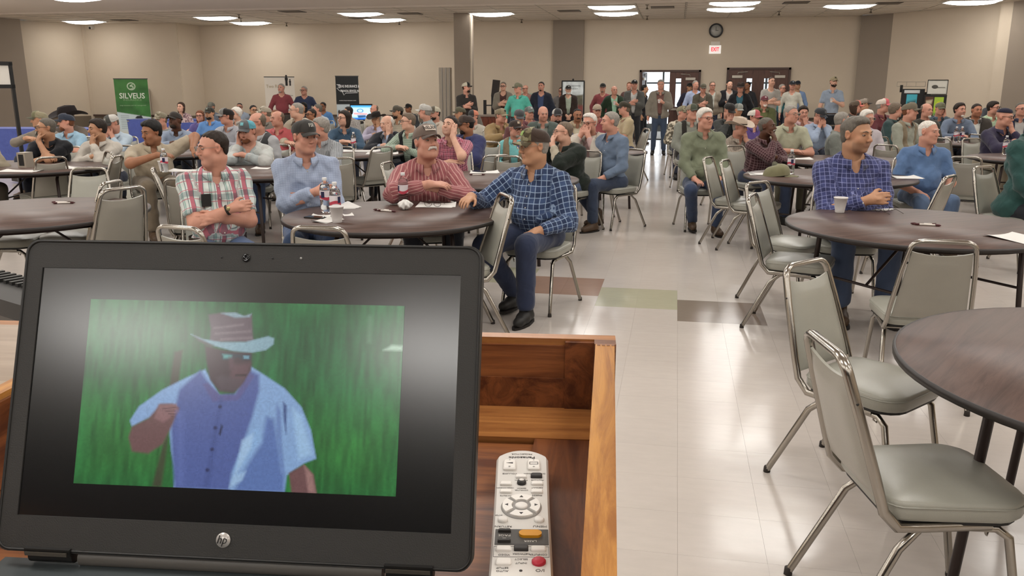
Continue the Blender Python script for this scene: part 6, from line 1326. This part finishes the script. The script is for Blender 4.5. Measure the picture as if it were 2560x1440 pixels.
o = lb_('rim_right', -TW, 0, -LD, -.030, 1.222, LZ, OAKH); shear(o, -.03)
lb_('rim_corner', -TW-.002, .001, -.030, -.012, 1.16, LZ, OAKE)
for k in range(4): lb_('dovetail', -TW+.001+.0055*k, -TW+.0045+.0055*k, -.036, -.028, 1.28, LZ+.0004, OAKE)
lb_('rim_back', -LW_-.25, .001, -.012, .006, 1.16, LZ, OAKHX)
lb_('back_panel', -LW_, -.058, -.016, -.010, 1.262, 1.302, OAK1); lb_('back_stile', -.058, -TW, -.020, -.010, DZ, LZ-.002, OAK2); lb_('back_lower_rail', -LW_, -.058, -.018, -.010, DZ, 1.262, OAK2)
lb_('desk_rail', -LW_, -TW, -.108, -.016, DZ-.02, DZ+.004, OAKHX); lb_('desk_stile', -.085, -.012, -LD, -.108, DZ-.02, DZ+.003, OAK2); shear(KIDS[lec.name][-1], -.03); lb_('desk_panel', -LW_, -.085, -LD, -.112, DZ-.02, DZ-.002, OAK1); lb_('panel_groove', -LW_, -.085, -.112, -.107, DZ-.02, DZ-.006, M_BLK)
lb_('side_shelf', -LW_-.25, -LW_-.018, -LD, -.012, LZ-.03, LZ+.0, wood('pale_shelf', '8c7c6c', 'a09080', .7, 0, .3)); 
lb_('side_rail', -LW_-.018, -LW_, -LD, -.012, 1.20, LZ, OAKH); lb_('side_face', -LW_-.0005, -LW_+.004, -LD, -.012, DZ, LZ-.006, OAK2)
lb_('desk_bottom', -LW_, -.012, -LD, .0, 1.21, DZ-.02, OAK2); shear(KIDS[lec.name][-1], -.03); lb_('front_panel', -LW_+.02, -.24, -.20, -.18, .05, 1.21, OAK1); lb_('side_panel', -.26, -.24, -.60, -.18, .05, 1.21, OAK2); lb_('side_panel', -LW_+.02, -LW_+.04, -.60, -.18, .05, 1.21, OAK2); lb_('plinth', -LW_, -.22, -.62, -.16, 0, .06, OAK2)
bg = thing('equipment_case', 'black ribbed case behind the lectern at the left edge', 'case', (-1.12, 1.235, 0), -.42)
MB().box((0, 0, .615), (.50, .09, 1.23)).build('body', [mat('case_grey', '5c5854', .6)], bg); MB().box((0, 0, 1.235), (.52, .10, .03)).build('lid', [M_BLK], bg)
for k in range(22): MB().box((-.24+.0225*k, .03, 1.252), (.010, .04, .008)).build('rib', [M_BLK], bg)
# ---------------------------------------------------------------- the laptop
lp = thing('laptop', 'black laptop on the lectern playing a picture of a man in a hat', 'laptop', (-.3230, .5216, 1.2451), .1054)
M_LB = mat('laptop_bezel', '2c2b29', .55, var=.06, vs=90, bump=.0002, bs=900); M_LB2 = mat('laptop_edge', '1a1918', .45); LH = .2483
LM = Matrix.Rotation(-.3664, 4, 'X')                # lid leans back; its local z runs up the lid, -y faces the speaker
def rr2(w, h, r, cz, n=6): return [(sx*(w/2-r)+r*math.cos(a0+PI/2*k/n), cz+sz*(h/2-r)+r*math.sin(a0+PI/2*k/n)) for sx, sz, a0 in ((1, 1, 0), (-1, 1, PI/2), (-1, -1, PI), (1, -1, 3*PI/2)) for k in range(n+1)]
def pl(pts, y0, y1, name, m, par): b = MB(); b.add([(p[0], y0, p[1]) for p in pts]+[(p[0], y1, p[1]) for p in pts], [tuple(range(len(pts)))]+[tuple(range(len(pts), 2*len(pts)))[::-1]]+[(i, i+len(pts), (i+1) % len(pts)+len(pts), (i+1) % len(pts)) for i in range(len(pts))]); return b.build(name, [m], par, LM)
pl(rr2(.378, LH, .011, LH/2), .0015, .011, 'lid_shell', M_LB2, lp)
DX0, DX1, DZ0, DZ1 = -.1735, .1722, .0275, .2250
b = MB(); oq = rr2(.378, LH, .011, LH/2); iq = [(DX1 if p[0] > 0 else DX0, DZ1 if p[1] > LH/2 else DZ0) for p in oq]; n_ = len(oq)
b.add([(p[0], -.0022, p[1]) for p in oq]+[(p[0], -.0022, p[1]) for p in iq]+[(p[0], .0018, p[1]) for p in oq]+[(p[0], .0018, p[1]) for p in iq], [(i, n_+i, n_+(i+1) % n_, (i+1) % n_) for i in range(n_)]+[(i, (i+1) % n_, 2*n_+(i+1) % n_, 2*n_+i) for i in range(n_)]+[(n_+i, 3*n_+i, 3*n_+(i+1) % n_, n_+(i+1) % n_) for i in range(n_)])
bz = b.build('bezel', [M_LB], lp, LM)
b = MB(); b.tube([(p[0]*.992, -.0022, LH/2+(p[1]-LH/2)*.988) for p in oq], .0011, 6, closed=True); b.build('bezel_rim', [M_LB2], lp, LM)
DISP = mat('display_glass', '070708', .19, spec=1.0, ior=1.5)
MB().box(((DX0+DX1)/2, -.0002, (DZ0+DZ1)/2), (DX1-DX0, .0016, DZ1-DZ0)).build('display', [DISP], lp, LM)
A_ = paint(256, 146, '1c6a34'); poly(A_, [(0, .0), (1, .0), (1, .45), (0, .35)], '1c5c34', 26); poly(A_, [(0, .55), (1, .6), (1, 1), (0, 1)], '2a7030', 22); gnoise(A_, 4, .16, 3, 5.0); gnoise(A_, 9, .18, 4, 3.0); gnoise(A_, 2.2, .30, 8, 6.0); gnoise(A_, 30, .25, 12, 1.0)
poly(A_, [(.891, .06), (.899, .06), (.90, .2), (.89, .2)], '5a9068', 2, .6); poly(A_, [(.955, .225), (.965, .212), (1.0, .214), (1.0, .24), (.94, .24)], 'a0c0a8', 1.2)
poly(A_, [(0.286, 0.28), (0.312, 0.266), (0.308, 0.431), (0.296, 0.559), (0.276, 0.547), (0.281, 0.408)], '3c3228', 1.2, .9); poly(A_, [(0.273, 0.775), (0.289, 0.723), (0.28, 0.999), (0.25, 0.999)], '40362a', 1.2, .8)
poly(A_, [(0.388, 0.369), (0.33, 0.417), (0.258, 0.485), (0.187, 0.579), (0.162, 0.657), (0.17, 0.688), (0.25, 0.613), (0.278, 0.585), (0.301, 0.81), (0.322, 0.933), (0.318, 1.008), (0.662, 1.006), (0.666, 0.914), (0.717, 0.848), (0.753, 0.821), (0.732, 0.675), (0.698, 0.554), (0.643, 0.459), (0.574, 0.388), (0.532, 0.347), (0.484, 0.507), (0.439, 0.504)], '86a8d4', .9)
poly(A_, [(0.311, 0.482), (0.373, 0.376), (0.407, 0.45), (0.439, 0.511), (0.49, 0.494), (0.529, 0.366), (0.56, 0.389), (0.563, 0.477), (0.547, 0.615), (0.519, 0.791), (0.495, 0.917), (0.492, 1.004), (0.322, 1.005), (0.304, 0.81), (0.295, 0.685)], '52629e', 1.6)
poly(A_, [(0.591, 0.612), (0.614, 0.623), (0.659, 0.915), (0.66, 1.003), (0.506, 1.009), (0.544, 0.863), (0.583, 0.749)], '5c76b0', 2.0)
poly(A_, [(.545, .72), (.565, .66), (.58, .73), (.53, .86), (.50, .91), (.52, .80)], '8ab0dc', 1.4); poly(A_, [(.52, .74), (.555, .70), (.55, .78), (.515, .90), (.505, .93)], 'a8c8e8', 1.4, .8); poly(A_, [(.50, .93), (.54, .90), (.53, .95), (.49, .99)], 'a4c4e4', 1.2, .7); poly(A_, [(.62, .54), (.635, .58), (.645, .75), (.66, .92), (.645, .90), (.625, .72)], '6c88bc', 1.2); poly(A_, [(.67, .56), (.70, .60), (.74, .80), (.70, .83), (.685, .70)], '9cc0e4', 2.0); poly(A_, [(.64, .53), (.652, .55), (.656, .70), (.645, .62)], '3f5488', 1)
poly(A_, [(0.17, 0.688), (0.221, 0.64), (0.255, 0.562), (0.292, 0.559), (0.316, 0.582), (0.298, 0.672), (0.273, 0.775), (0.23, 0.828), (0.177, 0.82), (0.162, 0.746)], '6c4c4c', 1.2); poly(A_, [(.25, .565), (.305, .56), (.315, .60), (.27, .66), (.24, .64)], '8a6466', 1.2)
for k in range(4): poly(A_, [(.262+.010*k, .585+.012*k), (.305, .575+.018*k), (.305, .580+.018*k), (.262+.010*k, .592+.012*k)], '5c4044', .6, .8)
poly(A_, [(0.672, 0.901), (0.717, 0.854), (0.748, 0.906), (0.761, 1.003), (0.684, 1.008)], '6e4c4c', 1.0); poly(A_, [(.718, .86), (.745, .905), (.758, 1.0), (.735, 1.0)], '9a7470', 1.2)
poly(A_, [(0.382, 0.242), (0.443, 0.264), (0.532, 0.272), (0.533, 0.366), (0.517, 0.43), (0.483, 0.489), (0.438, 0.485), (0.406, 0.425), (0.39, 0.324)], '3e2c34', 1.0); poly(A_, [(.47, .34), (.53, .33), (.525, .40), (.50, .46), (.47, .44)], '5c4048', 2.2); poly(A_, [(.485, .392), (.522, .388), (.520, .398), (.485, .402)], '2c1c24', .8); poly(A_, [(.40, .44), (.44, .50), (.49, .50), (.53, .38), (.545, .40), (.50, .53), (.42, .54), (.385, .45)], '5a5a90', 1.0)
poly(A_, [(.432, .279), (.530, .283), (.529, .313), (.505, .314), (.488, .298), (.474, .314), (.440, .316)], '2a3440', .8); poly(A_, [(.440, .284), (.470, .288), (.470, .306), (.444, .308)], '5c9a98', .8); poly(A_, [(.506, .289), (.524, .290), (.524, .306), (.508, .305)], '6ca0b4', .7)
poly(A_, [(0.385, 0.072), (0.433, 0.057), (0.463, 0.061), (0.494, 0.077), (0.523, 0.061), (0.532, 0.189), (0.539, 0.214), (0.396, 0.222), (0.396, 0.146)], '62545c', .9); poly(A_, [(.425, .062), (.47, .056), (.50, .075), (.523, .061), (.516, .080), (.47, .084)], '8aa4b0', .8)
for q in ((.405, .14, .50, .115), (.41, .17, .525, .15), (.43, .20, .53, .185)): poly(A_, [(q[0], q[1]), (q[2], q[3]), (q[2], q[3]+.012), (q[0], q[1]+.010)], '84747c', .9, .8)
poly(A_, [(0.334, 0.181), (0.373, 0.205), (0.433, 0.22), (0.508, 0.216), (0.551, 0.195), (0.58, 0.181), (0.599, 0.192), (0.598, 0.224), (0.576, 0.256), (0.532, 0.272), (0.473, 0.266), (0.412, 0.241), (0.366, 0.211)], '88aab8', .8); poly(A_, [(.345, .188), (.41, .240), (.40, .25), (.36, .215)], '5a4c54', 1.2, .8)
poly(A_, [(.425, .415), (.44, .40), (.50, .41), (.515, .42), (.49, .485), (.44, .48)], '50444c', 2.0, .8); poly(A_, [(.46, .30), (.475, .30), (.48, .36), (.465, .365)], '5a404a', 1.4, .8); poly(A_, [(.31, .60), (.33, .60), (.35, .99), (.325, .99)], '5e6eac', 3, .8); poly(A_, [(.44, .52), (.452, .52), (.43, .99), (.412, .99)], '46558e', 1.6, .7)
for x, y in ((0.444, 0.567), (0.434, 0.68), (0.429, 0.793), (0.419, 0.902)): circ(A_, x, y, .006, '2c3460', 1.6)
poly(A_, [(.452, .66), (.458, .67), (.452, .72), (.446, .71)], '232c50', .7); gnoise(A_, 1.1, .10, 11)
print_grid('video_picture', A_, .2585, .1465, lp, LM @ Matrix.Translation((-.0008, -.00125, .0534)), emit=.78, rough=.19, spec=1.0)
for x, z, r, nm in ((-.0023, .2357, .0022, 'webcam'), (-.0225, .2357, .0007, 'microphone_hole'), (.0195, .2357, .0007, 'microphone_hole'), (.043, .2362, .0009, 'indicator')):
    b = MB(); b.lathe([(r*1.5, 0), (r*1.5, .0006), (r, .0008), (r*.6, .0004), (0, .0005)] if nm == 'webcam' else [(r, 0), (r, .0004), (0, .0004)], 16); b.build(nm, [mat('lens_dark', '101114', .1) if nm != 'indicator' else mat('indicator_grey', '9a9a98', .4)], lp, LM @ Matrix.Translation((x, -.0026, z)) @ Matrix.Rotation(PI/2, 4, 'X'))
lg = MB(); lg.lathe([(.0057, 0), (.0057, .0004), (0, .0005)], 28); lo = lg.build('logo_disc', [mat('logo_silver', 'b8b4b0', .3, metal=.3)], lp, LM @ Matrix.Translation((-.0042, -.0026, .0155)) @ Matrix.Rotation(PI/2, 4, 'X'))
vs, fs = text_mesh('hp', .0092, .0002, bold=-.00004, sx=.9); MB().add([Vector((v.x+v.y*.28-.0004, v.y+.0002, v.z+.0008)) for v in vs], fs).build('logo_letters', [M_LB2], lo)
for x in (-.1445, .1412):
    b = MB(); b.tube([(x-.018, .004, -.0045), (x+.018, .004, -.0045)], .0058, 12); b.box((x, -.001, .0015), (.037, .006, .006)); b.build('hinge', [M_LB2], lp)
    MB().box((x, -.0055, .0012), (.034, .0012, .0028)).build('hinge_shine', [mat('hinge_metal', '7a7268', .25, metal=.8)], lp)
MB().tube([(-.122, .005, -.006), (.120, .005, -.006)], .0068, 12).build('hinge_cover', [mat('laptop_grey', '56534f', .5)], lp)
b = MB(); b.prism([(-.189, -.250), (.189, -.250), (.189, .008), (-.189, .008)], -.0235, -.0115); b.build('base', [mat('laptop_base', '3e4446', .45)], lp)
MB().box((0, -.085, -.0110), (.33, .10, .001)).build('keyboard_well', [M_LB2], lp)
km = MB().box((0, 0, 0), (.0155, .0155, .002), taper=.85).mesh('key', [M_LB])
for r in range(5):
    for c_ in range(19): link('key', km, lp, Matrix.Translation((-.158+.0175*c_, -.045-.018*r, -.0098)))
# ---------------------------------------------------------------- the remote control
RV = Vector((.1725, -.985, 0)); RU = Vector((.985, .1725, 0)); RO = Vector((-.1412, .790, 0))
rm = thing('remote_control', 'white projector remote control lying on the lectern by the laptop', 'remote')
rm.matrix_world = Matrix(((RU.x, -RV.x, 0, RO.x), (RU.y, -RV.y, 0, RO.y), (0, 0, 1, DZ+.003), (0, 0, 0, 1))) @ Matrix.Diagonal((1.057, 1.057, 1, 1))     # local x right, y away; v below counts towards the speaker
M_RW = mat('remote_white', 'ccc9c4', .45, var=.02); M_RB = mat('remote_button', 'e0ddd8', .4); M_RD = mat('remote_dark', '2e2c2b', .5); M_RG = mat('remote_panel_grey', '4c4a48', .55); M_TX = mat('remote_ink', '4a4846', .6)
out = [(.0225*math.sin(t), -.0395+.0125*math.cos(t)) for t in [(-1+2*k/12)*PI/2 for k in range(13)]]; out = [(-.0235, -.044)]+[(x, -.0285-.0125*(abs(x)/.0225)**2.2) for x in [(-.0225+.045*k/14) for k in range(15)]]+[(.0235, -.044), (.0225, -.14), (.0225, -.25), (-.0225, -.25), (-.0225, -.14)]
b = MB(); n_ = len(out); L_ = [[(p[0], p[1], 0) for p in out], [(p[0]*1.03, p[1], .006) for p in out], [(p[0]*1.02, p[1], .018) for p in out], [(p[0]*.94, p[1]-.001 if p[1] > -.1 else p[1], .0215) for p in out]]
b.add([q for l in L_ for q in l], [(i*n_+(k+1) % n_, i*n_+k, (i+1)*n_+k, (i+1)*n_+(k+1) % n_) for i in range(3) for k in range(n_)]+[tuple(range(3*n_, 4*n_))[::-1]], 0, False); b.build('remote_body', [M_RW], rm)
RZ = .0215
def btn(u, v, w, h, m=None, hh=.0022, name='button', r=None):
    rr = min(w, h)*.3 if r is None else r; q = rrect(w, w, h, rr, 3); b = MB(); n = len(q)
    L = [[(p[0]+u, p[1]-v, RZ-.001) for p in q], [(p[0]+u, p[1]-v, RZ+hh*.7) for p in q], [(p[0]*.86+u, p[1]*.86-v, RZ+hh) for p in q]]
    b.add([z for l in L for z in l], [(i*n+k, i*n+(k+1) % n, (i+1)*n+(k+1) % n, (i+1)*n+k) for i in range(2) for k in range(n)]+[tuple(range(2*n, 3*n))], 0, False); return b.build(name, [m or M_RB], rm)
def rtx(s, u, v, size, col=None, bold=0, sx=1.0, z=None, par=None):
    vs, fs = text_mesh(s, size, .00005, bold=bold, sx=sx); MB().add([Vector((-a.x, -a.y, a.z)) for a in vs], fs).build('lettering', [col or M_TX], par or rm, Matrix.Translation((u, -v, RZ+.0002 if z is None else z)))
btn(-.0115, .0628, .0112, .020, hh=.003); btn(.0104, .0622, .0112, .020, hh=.003)
rtx('PROJECTOR', -.0005, .0372, .0036); rtx('Panasonic', -.0005, .0446, .0062, mat('ink_dark', '1c1a1a', .5), .00012)
for u, v in ((-.0115, .0690), (.0104, .0690)): rtx('+', u, v, .005, z=RZ+.0032)
for u, v in ((-.0115, .0560), (.0104, .0560)): rtx('-', u, v, .005, z=RZ+.0032)
MB().prism([(-.0145, -.0618), (-.0085, -.0605), (-.0085, -.0632)], RZ+.003, RZ+.0032).build('volume_mark', [M_RD], rm); b = MB()
for q, d in (((.0104, -.0600, RZ+.0031), (.0075, .0006, .0002)), ((.0104, -.0642, RZ+.0031), (.0075, .0006, .0002)), ((.0067, -.0621, RZ+.0031), (.0006, .0046, .0002)), ((.0141, -.0621, RZ+.0031), (.0006, .0046, .0002))): b.box(q, d)
b.build('screen_mark', [M_RD], rm)
rtx('VOLUME', -.0110, .0780, .0034); rtx('DIGITAL ZOOM', .0110, .0775, .0032, sx=.85)
btn(-.0009, .0848, .0098, .0055); btn(.0126, .0836, .0102, .0062, M_RD, .003); rtx('FUNCTION', -.0008, .0905, .0026, sx=.85); rtx('MULTI-LIVE', .0135, .0902, .0026, sx=.85)
btn(-.0140, .0985, .0100, .0060); btn(.0131, .0975, .0100, .0060); btn(-.0136, .1125, .0100, .0060); btn(.0126, .1122, .0100, .0060)
MB().lathe([(.0040, -.001), (.0040, .002), (.0030, .0036), (0, .0036)], 20).build('round_button', [M_RD], rm, Matrix.Translation((-.0004, -.0965, RZ)))
MB().lathe([(.0022, .0036), (.0022, .0040), (0, .0040)], 12).build('button_cap', [M_RB], rm, Matrix.Translation((-.0004, -.0962, RZ)))
rtx('INDEX-WINDOW', -.0148, .1050, .0024, sx=.8); rtx('SEARCH', -.0004, .1055, .0026, sx=.85); rtx('COMPUTER', -.0004, .1090, .0026, sx=.85); rtx('DEFAULT', .0130, .1045, .0028, sx=.85); rtx('AV MUTE', -.0136, .1190, .0028, sx=.85); rtx('FREEZE', .0128, .1180, .0030, sx=.9)
CV = .1385; MB().lathe([(.0168, -.001), (.0166, .0006), (.0160, .0010), (0, .0010)], 40).build('ring_base', [mat('remote_ring_grey', '8f8c88', .5)], rm, Matrix.Translation((-.0004, -CV, RZ)) @ Matrix.Diagonal((1, 1.18, 1, 1)))
for k in range(4):
    a0 = k*PI/2-PI/4+.13; b = MB(); q = [(.0155*math.cos(a0+(PI/2-.26)*j/8), .0155*math.sin(a0+(PI/2-.26)*j/8)*1.18) for j in range(9)]+[(.0080*math.cos(a0+.06+(PI/2-.38)*j/6), .0080*math.sin(a0+.06+(PI/2-.38)*j/6)*1.18) for j in range(6, -1, -1)]
    b.prism(q, RZ+.0008, RZ+.0026); b.build('direction_key', [M_RB], rm, Matrix.Translation((-.0004, -CV, 0))); c_, s_ = math.cos(k*PI/2), math.sin(k*PI/2)
    MB().prism([(-.0004+.0135*c_, -CV+.0158*s_), (-.0004+.0108*c_-.0016*s_, -CV+.0126*s_+.0018*c_), (-.0004+.0108*c_+.0016*s_, -CV+.0126*s_-.0018*c_)][::1], RZ+.0026, RZ+.0028).build('arrow', [M_RD], rm)
MB().lathe([(.0052, 0), (.0052, .0022), (.0042, .0030), (0, .0031)], 24).build('enter_button', [M_RB], rm, Matrix.Translation((-.0004, -CV, RZ))); rtx('ENTER', -.0185, .1520, .0024, sx=.85)
for u, v in ((-.0150, .1606), (.0139, .1601)): MB().lathe([(.0040, -.001), (.0040, .0018), (.0032, .0028), (0, .0028)], 20).build('round_button', [M_RB], rm, Matrix.Translation((u, -v, RZ)))
rtx('RETURN', -.0144, .1695, .0036); rtx('MENU', .0144, .1690, .0040)
btn(.0002, .1852, .0410, .0225, M_RG, .0006, 'dark_panel', .0006); MB().prism([(.0068+.0085*math.cos(t)*.5+(.0045 if math.cos(t) > 0 else -.0045), -.1828+.0044*math.sin(t)) for t in [2*PI*k/20 for k in range(20)]], RZ, RZ+.0030).build('laser_button', [mat('laser_yellow', 'c88a14', .4)], rm); rtx('LASER', .0068, .1918, .0036, M_RW, z=RZ+.0008)
btn(-.0131, .1782, .0100, .0030, M_RD, .003); btn(-.0131, .1928, .0100, .0030, M_RD, .003); rtx('PAGE', -.0131, .1838, .0040, M_RW, z=RZ+.0008)
MB().prism([(-.0131, -.1760+.000), (-.0145, -.1775), (-.0117, -.1775)], RZ+.003, RZ+.0033).prism([(-.0131, -.1905), (-.0145, -.1880), (-.0117, -.1880)], RZ+.0008, RZ+.0011).build('page_arrows', [M_RW], rm)
btn(-.0132, .2030, .0112, .0060); btn(-.0001, .2022, .0108, .0060, M_RD, .003); btn(.0127, .2027, .0112, .0060); rtx('VIDEO', -.0127, .2102, .0030); rtx('NETWORK', -.0001, .2088, .0030, sx=.85); rtx('COMPUTER', .0126, .2095, .0030, sx=.85)
b = MB()
for q, d in (((0, -.1985, RZ+.0001), (.041, .0003, .0002)), ((0, -.2128, RZ+.0001), (.041, .0003, .0002)), ((-.0205, -.2056, RZ+.0001), (.0003, .0143, .0002)), ((.0205, -.2056, RZ+.0001), (.0003, .0143, .0002))): b.box(q, d)
b.build('outline', [M_TX], rm); rtx('INPUT', 0, .2208, .0030); rtx('SELECT', 0, .2158, .0030)
btn(-.0127, .2205, .0112, .0080); rtx('SETUP', -.0134, .2272, .0032); rtx('AUTO', -.0134, .2312, .0032); MB().lathe([(.0052, -.001), (.0052, .0018), (.0040, .0030), (0, .0030)], 24).build('power_button', [mat('power_red', 'b02438', .4)], rm, Matrix.Translation((.0128, -.2200, RZ))); rtx('I/O', .0135, .2300, .0050)
MB().lathe([(.0012, 0), (.0012, .0004), (0, .0004)], 10).build('indicator', [M_RD], rm, Matrix.Translation((-.0002, -.2306, RZ)))
